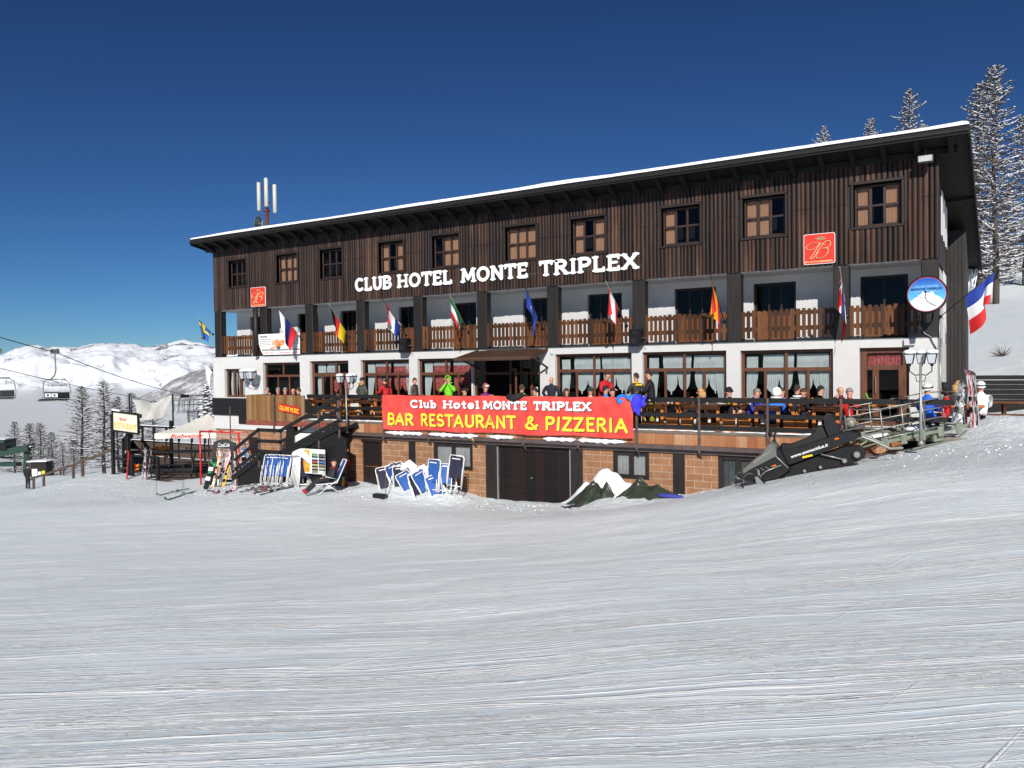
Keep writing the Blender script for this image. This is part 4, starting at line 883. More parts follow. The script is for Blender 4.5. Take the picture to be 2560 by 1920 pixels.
ftext('music on stage', (2.0, -.022, .33), *A3, .05, .6, GREYM, VS, 'board_lettering', .3)
# round hanging sign at the right corner, facing the slope
RS = thing('round_sign', 'round blue sign with a dark skier at the right corner of the hotel', 'sign', (31.61, -.9, 3.82), R(0))
m = MB(); m.lathe((0, .13, 0), [(.5, 0), (.52, .02), (.52, .26), (.5, .28)], 40, (0, -1, 0)); m.build('sign_casing', BLACKP, RS, smooth=False)
def mk(name, c): return mat(name, c, .35)
m = MB(); m.prism([(.485*math.cos(R(a_)), .485*math.sin(R(a_))) for a_ in range(0, 360, 9)], (0, -.15, 0), *A3, .004); m.build('red_ring', REDP, RS)
m = MB(); m.prism([(.47*math.cos(R(a_)), .47*math.sin(R(a_))) for a_ in range(0, 360, 9)], (0, -.154, 0), *A3, .003)
SKYP = bpy.data.materials.new('sign_sky_print'); SKYP.use_nodes = True; _n = SKYP.node_tree; _tc = _n.nodes.new('ShaderNodeTexCoord'); _sp = _n.nodes.new('ShaderNodeSeparateXYZ'); _cr = _n.nodes.new('ShaderNodeValToRGB'); _mr = _n.nodes.new('ShaderNodeMapRange')
_mr.inputs[1].default_value = -.15; _mr.inputs[2].default_value = .4; _n.links.new(_tc.outputs['Object'], _sp.inputs[0]); _n.links.new(_sp.outputs[2], _mr.inputs[0]); _n.links.new(_mr.outputs[0], _cr.inputs[0]); _cr.color_ramp.elements[0].color = RGB(90, 190, 236); _cr.color_ramp.elements[1].color = RGB(20, 84, 178); _n.links.new(_cr.outputs[0], _n.nodes['Principled BSDF'].inputs['Base Color'])
m.build('sky_print', SKYP, RS)
m = MB(); pts = [(.46*math.cos(R(a_)), .46*math.sin(R(a_))) for a_ in range(205, 343, 6)]
m.prism(pts+[(.3, -.07), (.2, -.03), (.17, .05), (.1, .08), (.02, .03), (-.1, .07), (-.16, 0), (-.25, -.05), (-.33, -.13)], (0, -.158, 0), *A3, .003); m.build('mountain_print', WHITEP, RS)
m = MB(); NV = mk('dark_blue_print', RGB(24, 30, 84))
for q, rr_ in ((((-.02, .04), (-.03, -.03), (-.03, -.09)), .035), (((-.03, -.03), (.07, .05), (.16, .02)), .014), (((-.03, -.0), (-.1, -.06), (-.11, -.13)), .016), (((-.03, -.08), (.02, -.2), (.14, -.28), (.24, -.33)), .022)):
    m.path([(a_, -.163, b_) for a_, b_ in q], rr_, 6, flat=.15)
m.ball((-.03, -.163, .07), (.03, .004, .035), 10, 6); m.path([(-.3, -.163, -.03), (-.11, -.163, -.1)], .005, 4); m.build('skier_print', NV, RS)
ftext('CLUB HOTEL', (-.3, -.158, .2), *A3, .05, .6, mk('pale_blue_print', RGB(150, 190, 230)), RS, 'sign_lettering', .2, .02); ftext('MONTE TRIPLEX', (-.4, -.158, .12), *A3, .06, .8, NV, RS, 'sign_lettering', .2, .03, .002); ftext('S A U Z E  D \' O U L X', (-.3, -.158, .07), *A3, .025, .6, WHITEP, RS, 'sign_lettering', 0, .01, .003)
m = MB(); m.tube((0, 0, -.5), (0, 0, -.78), .12, .09, 8); m.tube((0, -.0, -.7), (0, .9, -.7), .03); m.build('bracket', BLACKP, RS)
# live music sign
LM = thing('music_sign', 'small tilted red sign with yellow lettering on the boarded terrace corner', 'sign', (8.72, TY-.125, .62))
an = R(-8); ax_ = (math.cos(an), 0, math.sin(an)); up_ = (-math.sin(an), 0, math.cos(an))
m = MB(); m.prism([(0, -.3), (1.2, -.3), (1.2, 0), (0, 0)], (0, 0, 0), ax_, up_, (0, -1, 0), .02); m.build('board', REDP, LM)
ftext('DJ-LIVE MUSIC', Vector(ax_)*.06-Vector(up_)*.24+Vector((0, -.021, 0)), ax_, up_, (0, -1, 0), .18, 1.08, BANY, LM, 'sign_lettering', 0, .02)
# loudspeakers
for x, lab in ((12.35, 'black loudspeaker hung on the balcony edge near the third lower window'), (22.6, 'black loudspeaker hung on the balcony edge below the red and white flag')):
    t = thing('loudspeaker', lab, 'loudspeaker', (x, -.35, 2.9), group='loudspeakers on the balcony edge')
    m = MB(); m.prism([(-.2, -.3), (.2, -.3), (.22, .3), (-.22, .3)], (0, -.02, 0), (1, 0, 0), (0, 0, 1), (0, 1, 0), .28); m.build('cabinet', BLACKP, t)
    m = MB(); m.lathe((0, -.02, -.08), [(.13, 0), (.13, .012), (.05, .004)], 16, (0, -1, 0)); m.bbox(-.1, .1, -.035, -.02, .12, .24, .005); m.build('speaker_cone', BLACKM, t)
    m = MB(); m.bar((.21, .1, 0), (.3, .32, 0), .03, .04); m.bar((-.21, .1, 0), (-.1, .32, .1), .03, .04); m.path([(.2, .25, -.25), (.3, .3, -.38), (.1, .3, -.4), (.32, .3, -.15)], .006, 4); m.build('bracket', STEELB, t)
# flood light under the eaves
FL = thing('flood_light', 'grey rectangular flood light under the right-hand eaves', 'light', (31.55, -.45, 7.72)); m = MB(); m.bbox(-.2, .2, -.1, .1, -.1, .1, .02); m.build('housing', GREYM, FL); m = MB(); m.box(-.17, .17, -.105, -.1, -.08, .08); m.build('lens', FROST, FL); m = MB(); m.tube((0, 0, .1), (0, .1, .28), .02); m.build('bracket', STEELB, FL)
# ---------------- flags ----------------
FC = {k: mat('flag_'+k, RGB(*c), .75) for k, c in dict(red=(206, 34, 38), white=(232, 232, 236), blue=(28, 58, 150), black=(20, 20, 22), yellow=(238, 204, 20), green=(20, 110, 60), sky=(36, 92, 170), orange=(236, 150, 20), navy=(20, 30, 92)).items()}
for m_ in FC.values():
    b_ = m_.node_tree.nodes['Principled BSDF']
    try: b_.inputs['Transmission Weight'].default_value = 0; b_.inputs['Subsurface Weight'].default_value = 0
    except Exception: pass
def flag(base, tip, cols, fn, fly, label, hoist=.62, seed=0, spread=1.0, drift=0, name='flag'):
    base = Vector(base); tip = Vector(tip); r = random.Random(seed)
    t = thing(name, label, 'flag', base, group='flags on poles along the balcony')
    m = MB(); m.tube((0, 0, 0), tip-base, .016, .012, 6); m.ball(tip-base, .03, 8, 6); m.build('flag_pole', GALV if seed % 2 else BLACKP, t, smooth=True)
    m = MB(); m.lathe(Vector((0, .02, 0)), [(.05, 0), (.05, .08), (.025, .1)], 8, (tip-base)); m.build('pole_socket', BLACKP, t)
    d = (base-tip)
    ph = r.uniform(0, 6); ph2 = r.uniform(0, 6)
    def P(u, v):   # u along hoist from tip, v along fly
        h = (tip-base)*.97+d*(u*hoist)
        hang = fly*v
        gather = (1-spread*.0)*.55*v*(1-v*.15)
        hm = (tip-base)*.97+d*(hoist*.35)
        q = h.lerp(hm, gather); q.z = h.z-hang*(.9+.12*math.sin(u*5+ph))
        fold = .11*v**.7; q.x += fold*math.sin(u*7.5+ph)+drift*v; q.y += fold*.7*math.cos(u*7.5*1.3+ph2)
        q.z += .02*math.sin(v*7+u*4)
        return q
    names = list(dict.fromkeys(cols)); m = MB()
    m.grid(P, 36, 30, lambda u, v: names.index(fn(u, v)))
    m.build('flag_cloth', [FC[k] for k in names], t, smooth=True)
    return t
def stripes(*c): return lambda u, v: c[min(int(u*len(c)), len(c)-1)]
def tri(*c): return lambda u, v: c[min(int(v*len(c)), len(c)-1)]
def cross(bg, outer, inner, cu=.5, cv=.36, wo=.22, wi=.11):
    def f(u, v):
        a = abs(u-cu); b = abs(v-cv)*1.4
        if inner and (a < wi/2 or b < wi/2): return inner
        if a < wo/2 or b < wo/2: return outer
        return bg
    return f
BZ = 3.33
flag((.12, -.06, 3.75), (-.05, -.85, 4.62), ['sky', 'yellow'], cross('sky', 'yellow', None, wo=.24), .8, 'blue flag with a yellow cross at the left corner of the balcony', .8, 1)
flag((6.27, -.06, BZ), (6.2, -1.4, 4.68), ['white', 'blue', 'red'], stripes('white', 'blue', 'red'), 1.0, 'large white, blue and red flag hanging in front of the white advertising board', .75, 2, drift=-.05)
flag((9.17, -.06, BZ), (9.19, -1.33, 4.72), ['black', 'red', 'yellow'], stripes('black', 'red', 'yellow'), .82, 'black, red and yellow flag in front of the balcony', .75, 3, drift=.05)
flag((12.31, -.06, BZ), (12.31, -1.5, 4.72), ['red', 'white', 'blue'], stripes('red', 'white', 'blue'), .82, 'red, white and blue flag above the left-hand loudspeaker', .72, 4)
flag((15.46, -.06, BZ), (15.47, -1.33, 4.74), ['green', 'white', 'red'], tri('green', 'white', 'red'), .88, 'green, white and red flag hanging left of the entrance awning', .62, 5)
eu = flag((18.82, -.06, BZ), (18.83, -1.31, 4.77), ['blue', 'yellow'], lambda u, v: 'yellow' if any((u-.5-.22*math.cos(R(a)))**2+((v-.5)*1.4-.22*math.sin(R(a)))**2 < .0013 for a in range(0, 360, 30)) else 'blue', .78, 'blue flag with a ring of small yellow stars above the entrance awning', .65, 6)
flag((22.19, -.06, BZ), (22.19, -1.79, 4.74), ['red', 'white'], stripes('red', 'white', 'red'), 1.02, 'red, white and red flag above the right-hand loudspeaker', .55, 7)
flag((25.65, -.06, BZ), (25.66, -1.69, 4.76), ['red', 'orange'], lambda u, v: 'orange' if .27 < u < .73 else 'red', 1.02, 'red and yellow flag on the right half of the balcony', .6, 8)
flag((29.4, -.06, BZ), (29.38, -1.3, 4.72), ['red', 'white', 'navy'], cross('red', 'white', 'navy', .5, .38, .3, .15), 1.15, 'red flag with a blue and white cross under the right beer sign', .7, 9)
ff = flag((31.86, .0, 3.2), (33.3, -.12, 4.47), ['blue', 'white', 'red'], tri('blue', 'white', 'red'), 1.08, 'large blue, white and red flag at the right corner next to the round sign', .5, 10)
wf = flag((.0, -.06, 1.95), (-.25, -.3, 2.35), ['white'], lambda u, v: 'white', 1.05, 'small plain white flag on the lower left corner of the hotel', .9, 11)
# white cloth hanging on the end wall
m = MB(); m.grid(lambda u, v: (31.95+.02*math.sin(u*20), .35+u*1.7+.06*math.sin(v*9), 2.5+v*2.1), 20, 10); wc = m.build('hanging_sheet', WHITEP, smooth=True); tag(wc, 'white sheet hanging on a rail along the right end wall', 'banner')
# wall lamps and street lamps
def lantern(m, g, sn, c, s=.68):
    x, y, z = c; w0, w1, h = .1*s, .16*s, .34*s
    def ring(w, zz): return [(x-w, y-w, zz), (x+w, y-w, zz), (x+w, y+w, zz), (x-w, y+w, zz)]
    for i in range(4):
        a, b = ring(w0, z)[i], ring(w1, z+h)[i]; m.tube(a, b, .012*s, n=4)
        a2, b2 = ring(w0, z)[(i+1) % 4], ring(w1, z+h)[(i+1) % 4]; m.tube(a, a2, .012*s, n=4); m.tube(b, b2, .014*s, n=4)
    m.lathe((x, y, z-.06*s), [(.03*s, -.05*s), (.07*s, .05*s), (w0, .06*s)], 8)
    g.add(ring(w0*.95, z+.005)+ring(w1*.95, z+h-.005), [(0, 1, 5, 4), (1, 2, 6, 5), (2, 3, 7, 6), (3, 0, 4, 7), (3, 2, 1, 0), (4, 5, 6, 7)])
    m.add(ring(w1*1.12, z+h)+ring(.04*s, z+h+.1*s), [(0, 1, 5, 4), (1, 2, 6, 5), (2, 3, 7, 6), (3, 0, 4, 7), (4, 5, 6, 7), (3, 2, 1, 0)])
    sn.ball((x, y, z+h+.07*s), (w1*1.35, w1*1.35, .1*s), 12, 7, .04, int(x*9))
MILK = mat('milky_lantern_glass', RGB(192, 197, 204), .25)
def lamp(px, pzb, x, y, z0, ztop, heads, label, cat='street lamp', nm='street_lamp'):
    t = thing(nm, label, cat, (x, y, z0))
    m = MB(); m.path([(0, 0, 0), (0, 0, .5), (0, 0, ztop-z0)], [.045, .035, .028], 8); m.lathe((0, 0, 0), [(.07, 0), (.07, .06), (.05, .12)], 10); m.build('lamp_post', GALV, t, smooth=True)
    f = MB(); sn = MB()
    for hx, hy in heads:
        g = MB(); lantern(f, g, sn, (hx, hy, ztop-z0-.02)); g.build('lantern_glass', MILK, t); f.path([(0, 0, ztop-z0-.28), (hx*.5, hy*.5, ztop-z0-.3), (hx, hy, ztop-z0-.2), (hx, hy, ztop-z0-.1)], .015, 6)
        f.path([(0, 0, ztop-z0-.45), (hx*.35, hy*.35, ztop-z0-.45), (hx*.45, hy*.45, ztop-z0-.33)], .01, 5)
    f.build('lantern_frame', BLACKP, t); sn.build('lantern_snow', SNOWD, t, smooth=True)
p = onY(867, 1083, -4.0); lamp(0, 0, p.x, p.y, p.z, onY(867, 935, -4.0).z-.3, [(-.3, 0), (.1, .28), (.28, -.1)], 'tall lamp post with three snow-capped lanterns rising beside the stairs')
p = onY(2302, 1108, -4.6); lamp(0, 0, p.x, p.y, p.z-.05, onY(2302, 905, -4.6).z-.02, [(-.24, 0), (0, .24), (.24, 0)], 'thin lamp post with three snow-capped lanterns behind the rescue sled')
p = onY(626, 947, -.45)
t = thing('wall_lamp', 'pair of snow-capped lanterns bracketed to the white wall at the left', 'wall lamp', (p.x, -.05, p.z))
f = MB(); sn = MB()
for hx in (-.42, .05, .3): g = MB(); lantern(f, g, sn, (hx, -.45-.1*(hx > .2), 0), .95); g.build('lantern_glass', MILK, t); f.path([(.15, 0, -.3), (.1, -.3, -.32), (hx, -.45, -.12)], .015, 6)
f.build('lantern_frame', BLACKP, t); sn.build('lantern_snow', SNOWD, t, smooth=True)
# roof antenna mast and dish
p = onY(668, 568, 4.5); AM = thing('antenna_mast', 'rusty mast with three white panel antennas on the roof', 'antenna', (p.x, 4.5, zr(4.5)))
RUST = mat('rusty_mast', RGB(104, 56, 48), .7, c2=RGB(78, 44, 40), sc=(4, 4, 4)); top = onY(672, 447, 4.5).z-zr(4.5); lo = onY(672, 515, 4.5).z-zr(4.5)
m = MB(); m.tube((0, 0, -.3), (0, 0, lo-.25), .12, .1, 10); m.tube((0, 0, lo-.25), (0, 0, top+.05), .075, .06, 10); m.lathe((0, 0, lo-.3), [(.17, 0), (.17, .1)], 10); m.build('mast_pole', RUST, AM, smooth=False)
for k, (ax, ay, zz) in enumerate(((-.5, -.1, -.12), (.22, -.22, 0), (.36, .25, -.28))):
    m = MB(); m.path([(ax, ay, lo-.1+zz), (ax, ay, lo-.05+zz), (ax, ay, top-.03+zz), (ax, ay, top+zz)], [.07, .11, .11, .07], 10); pa = m.build('panel_antenna', mat('pale_antenna', RGB(188, 190, 182), .5), AM, smooth=True)
    m = MB(); m.path([(ax, ay, lo-.1+zz), (ax, ay, lo-.35+zz), (ax*.4, ay*.4, lo-.5)], .015, 5); m.bar((0, 0, top-.45), (ax, ay, top-.45), .04, .04); m.bar((0, 0, lo+.2), (ax, ay, lo+.2), .04, .04); m.build('antenna_bracket', RUST, pa)
p = onY(645, 575, 3.5); DI = thing('satellite_dish', 'small grey satellite dish seen edge-on left of the antenna mast', 'satellite dish', (p.x, 3.5, zr(3.5)))
hh = p.z-zr(3.5); m = MB(); m.lathe((0, 0, hh+.35), [(.02, .1), (.25, .06), (.4, 0), (.4, -.02), (.25, .03), (.02, .07)], 18, (-1, -.35, .1)); m.build('dish', GREYM, DI, smooth=True)
m = MB(); m.tube((.35, 0, -.2), (.35, 0, hh+.45), .045, n=8); m.tube((.35, 0, hh+.3), (.05, 0, hh+.35), .03); m.build('mount', GALV, DI)
# ---------------- mountains across the valley ----------------
def rockmat(name, rock, lo=.48, hi=.56, scale=.006, snow=RGB(226, 230, 238)):
    m = bpy.data.materials.new(name); m.use_nodes = True; n = m.node_tree; b = n.nodes['Principled BSDF']; b.inputs['Roughness'].default_value = .9; b.inputs['Specular IOR Level'].default_value = .1
    ge = n.nodes.new('ShaderNodeNewGeometry'); at = n.nodes.new('ShaderNodeAttribute'); at.attribute_name = 'rock'
    no = n.nodes.new('ShaderNodeTexNoise'); no.inputs['Scale'].default_value = scale; no.inputs['Detail'].default_value = 12; no.inputs['Roughness'].default_value = .78; n.links.new(ge.outputs['Position'], no.inputs[0])
    ad = n.nodes.new('ShaderNodeMath'); n.links.new(at.outputs['Fac'], ad.inputs[0]); n.links.new(no.outputs[0], ad.inputs[1])
    mr = n.nodes.new('ShaderNodeMapRange'); mr.inputs[1].default_value = lo; mr.inputs[2].default_value = hi; n.links.new(ad.outputs[0], mr.inputs[0])
    mx = n.nodes.new('ShaderNodeMixRGB'); mx.inputs[1].default_value = snow; mx.inputs[2].default_value = rock; n.links.new(mr.outputs[0], mx.inputs[0]); n.links.new(mx.outputs[0], b.inputs['Base Color'])
    bp = n.nodes.new('ShaderNodeBump'); bp.inputs['Strength'].default_value = .5; bp.inputs['Distance'].default_value = 30; n.links.new(no.outputs[0], bp.inputs['Height']); n.links.new(bp.outputs[0], b.inputs['Normal'])
    return m
def massif(name, prof, dn, df, zb, pw, amp, rockf, mt, nx_=420, ny_=150, seed=3, label=None, back=900):
    """height field: ridge line given as (bearing px, height px) seen at distance df; slope falls towards dn"""
    px = np.linspace(prof[0][0], prof[-1][0], nx_); py = np.interp(px, [p[0] for p in prof], [p[1] for p in prof])
    V = np.zeros((ny_, nx_, 3)); Rk = np.zeros((ny_, nx_)); ts = np.concatenate([np.linspace(0, 1, ny_-20), 1+np.linspace(.02, 1, 20)])
    rx = [ray(p, 936) for p in px]; hz = np.array([-.005+(936-y)/F for y in py])
    D0 = np.array([[r.x, r.y] for r in rx])
    for j, t in enumerate(ts):
        D = dn+(df-dn)*t if t <= 1 else df+back*(t-1)
        X = CP.x+D0[:, 0]*D; Y = CP.y+D0[:, 1]*D; zt = 1.9+hz*df
        k = t**pw if t <= 1 else 1-(t-1)**1.2
        z = zb+(zt-zb)*k
        nn = fbm(X/900, Y/900, 6, seed, .55); rd = 1-np.abs(fbm(X/420+3, Y/420, 5, seed+7, .55))*2.6
        fade = math.sin(math.pi*min(t, 1))**.7 if t <= 1 else .3
        z = z+amp*(nn*1.4+(rd-.6)*.8)*fade+amp*.16*fbm(X/70, Y/70, 4, seed+3, .6)*(.3+.7*min(1, t*1.1))
        V[j] = np.stack([X, Y, z], -1)
        Rk[j] = rockf(px, t, X, Y)+.05*np.clip((1-np.abs(fbm(X/160+9, Y/160, 4, seed+9, .6))*5), 0, 1)*min(1, max(0, (t-.45)*2))
    me = bpy.data.meshes.new(name); me.vertices.add(nx_*ny_); me.vertices.foreach_set('co', V.ravel())
    ii = (np.arange(ny_-1)[:, None]*nx_+np.arange(nx_-1)[None]).ravel(); fc = np.stack([ii, ii+1, ii+nx_+1, ii+nx_], 1)
    me.loops.add(fc.size); me.loops.foreach_set('vertex_index', fc.ravel()); me.polygons.add(len(fc)); me.polygons.foreach_set('loop_start', np.arange(len(fc))*4); me.polygons.foreach_set('loop_total', np.full(len(fc), 4)); me.polygons.foreach_set('use_smooth', np.ones(len(fc), bool))
    me.update(); at = me.attributes.new('rock', 'FLOAT', 'POINT'); at.data.foreach_set('value', Rk.ravel()); me.materials.append(mt)
    o = bpy.data.objects.new(name, me); S.collection.objects.link(o); struct(o); o['label'] = label; return o
P1 = [(-1500, 900), (-900, 880), (-500, 895), (-200, 905), (0, 878), (40, 862), (80, 853), (120, 858), (200, 858), (240, 853), (280, 850), (330, 855), (370, 861), (420, 858), (450, 853), (500, 860), (560, 866), (640, 858), (760, 870), (1000, 880), (1500, 870), (2000, 880)]
def rk1(px, t, X, Y):
    a = np.full(len(px), -.06)+(.075*np.clip((t-.82)/.18, 0, 1) if t <= 1 else .05)
    a = a+.04*np.clip((px-330)/60, 0, 1)*np.clip((t-.7)/.3, 0, 1)
    a = a+.16*np.exp(-((px-25-40*(1-t))/75)**2)*np.exp(-((t-.22)/.1)**2)
    return a+.1*np.exp(-((px-320)/35)**2)*np.exp(-((t-.15)/.05)**2)
massif('snowy_mountains', P1, 2400, 6200, -480, 1.15, 230, rk1, rockmat('hazy_mountain_snow', RGB(122, 122, 132), .56, .6, .0065), label='sunlit snow mountains across the valley', seed=11, nx_=560)  # snow tinted bluish and rock kept pale: distance haze put into the colour
P2 = [(250, 1040), (330, 995), (390, 972), (430, 945), (480, 925), (545, 900), (640, 880), (800, 900), (1200, 930), (1700, 950)]
def rk2(px, t, X, Y):
    s = np.sin(px*.05+t*22)*.03
    return np.full(len(px), .02)+.055*np.clip((t-.45)/.4, 0, 1)+s
massif('rocky_spur', P2, 1700, 2700, -430, .8, 60, rk2, rockmat('rocky_slope', RGB(146, 142, 146), .52, .62, .02, RGB(224, 226, 232)), nx_=220, ny_=90, seed=23, label='rocky snow-dusted mountain spur at the left of the hotel', back=600)
# valley fog: one even volume lying in the valley
m = MB(); vv = []
for D, zt in ((430, -60), (4300, -60)):
    for px in (-1900, 1500):
        q = atD(px, 936, D); vv.append((q.x, q.y))
vs = [(vv[0][0], vv[0][1], -520), (vv[1][0], vv[1][1], -520), (vv[3][0], vv[3][1], -520), (vv[2][0], vv[2][1], -520)]; vs += [(a, b, -72) for a, b, _ in vs]
m.add(vs, [(0, 3, 2, 1), (4, 5, 6, 7), (0, 1, 5, 4), (1, 2, 6, 5), (2, 3, 7, 6), (3, 0, 4, 7)])
fm = bpy.data.materials.new('valley_fog'); fm.use_nodes = True; n = fm.node_tree; n.nodes.remove(n.nodes['Principled BSDF']); pv = n.nodes.new('ShaderNodeVolumePrincipled')
pv.inputs['Color'].default_value = (.90, .94, 1.0, 1); pv.inputs['Density'].default_value = .0013; pv.inputs['Anisotropy'].default_value = -.22
n.links.new(pv.outputs[0], n.nodes['Material Output'].inputs['Volume'])
fog = m.build('haze', fm); fog['kind'] = 'stuff'; fog['label'] = 'grey-blue fog filling the valley below the mountains'
# ---------------- trees ----------------
BARK = mat('larch_bark', RGB(66, 56, 50), .9, c2=RGB(92, 82, 76), sc=(8, 8, 2)); TWIG = mat('larch_twigs', RGB(78, 66, 58), .9, c2=RGB(100, 88, 78), sc=(3, 3, 3)); NEED = mat('fir_needles', RGB(30, 40, 30), .9, c2=RGB(46, 54, 40), sc=(5, 5, 5))
def larch(name, h, rad, nb, ntw, seed, snow=.5, twig=TWIG, upturn=.25, cone=1.0, sw=1.0, lean=0):
    r = random.Random(seed); t = thing(name, 'x', 'tree')
    def tp(z): return Vector((lean*z*z/h+.015*h*math.sin(z*3/h*2+seed)*.4, .01*h*math.cos(z*2/h*3+seed)*.4, z))
    m = MB(); n = 14; m.path([tp(h*i/n-.3*(i == 0)) for i in range(n+1)], [max(.012, h*.0135*(1-(i/n))**.9+.01) for i in range(n+1)], 8); m.build('trunk', BARK, t, smooth=True)
    m = MB(); s = MB()
    for i in range(nb):
        f = (i+.5)/nb; z = h*(.1+.89*f**.92); env = rad*(1-f)**.75*(min(1, .35+f*3.2))*cone+.06*rad
        a = i*2.399+r.uniform(-.5, .5); L = env*r.uniform(.5, 1.1)*(.72+.56*float(vnoise([z/h*9+seed*7], [a % 6.283*.9+seed], seed)[0])); b = tp(z); dr = r.uniform(-.35, -.05)*(1-f)+.1*f
        if r.random() < .08: L *= 1.3
        side = Vector((math.cos(a), math.sin(a), 0)); pts = []
        K = 6
        for k in range(K+1):
            u = k/K; p = b+side*(L*u)+Vector((0, 0, L*(dr*u+upturn*u*u)))+Vector((r.uniform(-1, 1), r.uniform(-1, 1), r.uniform(-1, 1)))*L*.025; pts.append(p)
        rb = max(.011, .022*(L/rad+.15)*rad*.32); m.path(pts, [rb*(1-.8*k/K) for k in range(K+1)], 4, cap=False)
        if r.random() < snow:
            k0 = r.choice([0, 1, 2]); k1 = r.choice([4, 5, 6]); sp = [p+Vector((0, 0, rb*.9+.01)) for p in pts[k0:k1+1]]
            if len(sp) > 2: s.path(sp, [.01]+[r.uniform(.02, .05)*sw*(.5+L/rad) for _ in sp[1:-1]]+[.01], 5, flat=.8)
        nt_ = int(ntw*(.35+L/rad))
        for q in range(nt_):
            u = r.uniform(.12, 1)*K; k = min(int(u), K-1); p = pts[k].lerp(pts[k+1], u-k); fw = (pts[k+1]-pts[k]).normalized()
            sd = fw.cross(Vector((0, 0, 1))).normalized()*r.choice([-1, 1]); l = r.uniform(.12, .36)*(1.15-u/K*.6)*rad*.33+.06
            d1 = (fw*.55+sd*r.uniform(.2, .9)+Vector((0, 0, r.uniform(-.55, .2)))).normalized(); q1 = p+d1*l*.5; q2 = q1+(d1+Vector((0, 0, r.uniform(-.3, .35)))).normalized()*l*.5
            w = r.uniform(.006, .014)*(1+rad*.12); wv = d1.cross(Vector((0, 0, 1)))
            wv = (wv.normalized() if wv.length > .01 else Vector((1, 0, 0)))*w; uv = Vector((0, 0, w))
            m.add([p-wv, p+wv, q1+wv*.8, q1-wv*.8, q2], [(0, 1, 2, 3), (3, 2, 4)]); m.add([p-uv, p+uv, q1+uv*.8, q1-uv*.8, q2], [(0, 1, 2, 3), (3, 2, 4)])
            if r.random() < snow*.33:
                w2 = w*2.2*sw+.008; o_ = Vector((0, 0, w+.008)); wv2 = wv.normalized()*w2
                s.add([p+o_-wv2, p+o_+wv2, q1+o_+wv2, q1+o_-wv2, p+o_+Vector((0, 0, w2)), q1+o_+Vector((0, 0, w2))], [(0, 1, 2, 3), (0, 4, 5, 3), (1, 2, 5, 4), (0, 1, 4), (2, 3, 5)])
    m.build('crown', twig, t)
    if s.v: s.build('branch_snow', SNOWD, t)
    return reg(t)
bigA = larch('larch_tree', 20, 4.3, 230, 64, 1, .62, sw=1.25)
bigB = larch('larch_tree', 19, 3.8, 210, 64, 2, .62, sw=1.25, lean=.01)
smlA = larch('larch_tree', 9, 1.9, 150, 44, 3, .22, sw=.75, cone=1.15)
smlB = larch('larch_tree', 9, 1.6, 140, 44, 4, .22, sw=.75, cone=1.1)
used = {}
def put(proto, px, py, D, hpx, label, grp, rz=0, wide=1.0, z=None):
    q = atD(px, py, D); z = gz(q.x, q.y) if z is None else z
    top = atD(px, py-hpx, D).z; H = {bigA: 20, bigB: 19, smlA: 9, smlB: 9}[proto]; s = (top-z+.2)/H
    if proto not in used:
        used[proto] = 1; o = proto; o.location = (q.x, q.y, z-.2); o.rotation_euler = (0, 0, rz); o['label'] = label; o['group'] = grp; o.scale = (s*wide, s*wide, s); return o
    return dup(proto, (q.x, q.y, z-.2), rz, label, grp, (s*wide, s*wide, s))
GR = 'snowy larches on the hillside behind the hotel'; GL = 'bare larches below the slope on the left'
put(bigA, 2487, 800, 60, 636, 'tallest snowy larch, right of the roof end', GR, .4)
put(bigB, 2445, 790, 66, 585, 'snowy larch just behind the right end of the roof', GR, 1.0, 1.1)
put(bigA, 2565, 760, 68, 470, 'snowy larch cut by the right edge of the photo', GR, 2.2, 1.15)
put(smlA, 2452, 790, 72, 300, 'smaller larch left of the tallest trunk on the hillside', GR, 1.2, 1.5)
put(smlB, 2520, 790, 76, 330, 'smaller larch right of the tallest trunk on the hillside', GR, 2.6, 1.6)
put(bigB, 2268, 700, 78, 475, 'larch tip with a broad crown above the right part of the roof', GR, .3, .9)
put(bigA, 2310, 700, 84, 390, 'short larch tip leaning against its taller neighbour above the roof', GR, 3, .8)
put(bigA, 2180, 700, 90, 405, 'small larch tip second from the left above the roof', GR, 1.7, .8)
put(bigB, 2066, 700, 95, 385, 'faint larch tip farthest left above the roof', GR, 4, .8)
put(smlA, 208, 1190, 76, 226, 'bare larch between the slope railing and the restaurant sign', GL, .5, 1.35)
put(smlB, 262, 1185, 70, 234, 'tallest bare larch beside the restaurant sign', GL, 1.5, 1.45)
put(smlA, 296, 1180, 82, 190, 'bare larch half hidden behind the restaurant sign', GL, 2.5, 1.2)
put(smlB, 38, 1175, 118, 123, 'leftmost small larch behind the lift station', GL, 3.1, 1.4)
put(smlA, 78, 1175, 112, 118, 'second small larch from the left behind the lift station', GL, 3.7, 1.6)
put(smlB, 102, 1175, 110, 120, 'third small larch from the left behind the lift station', GL, .9, 1.7)
put(smlA, 132, 1185, 108, 106, 'fourth small larch from the left behind the lift station', GL, 4.4, 1.5)
put(smlB, 158, 1190, 96, 85, 'low bare larch right of the lift station', GL, 5.0, 1.6)
put(smlA, 185, 1192, 88, 95, 'low bare larch left of the two tall ones', GL, 5.6, 1.7)
put(smlB, 330, 1120, 74, 140, 'bare larch behind the dark deck railing', GL, 2.0, 1.5)
put(smlA, 385, 1130, 72, 130, 'bare larch between the cloth and the umbrella', GL, 2.9, 1.5)
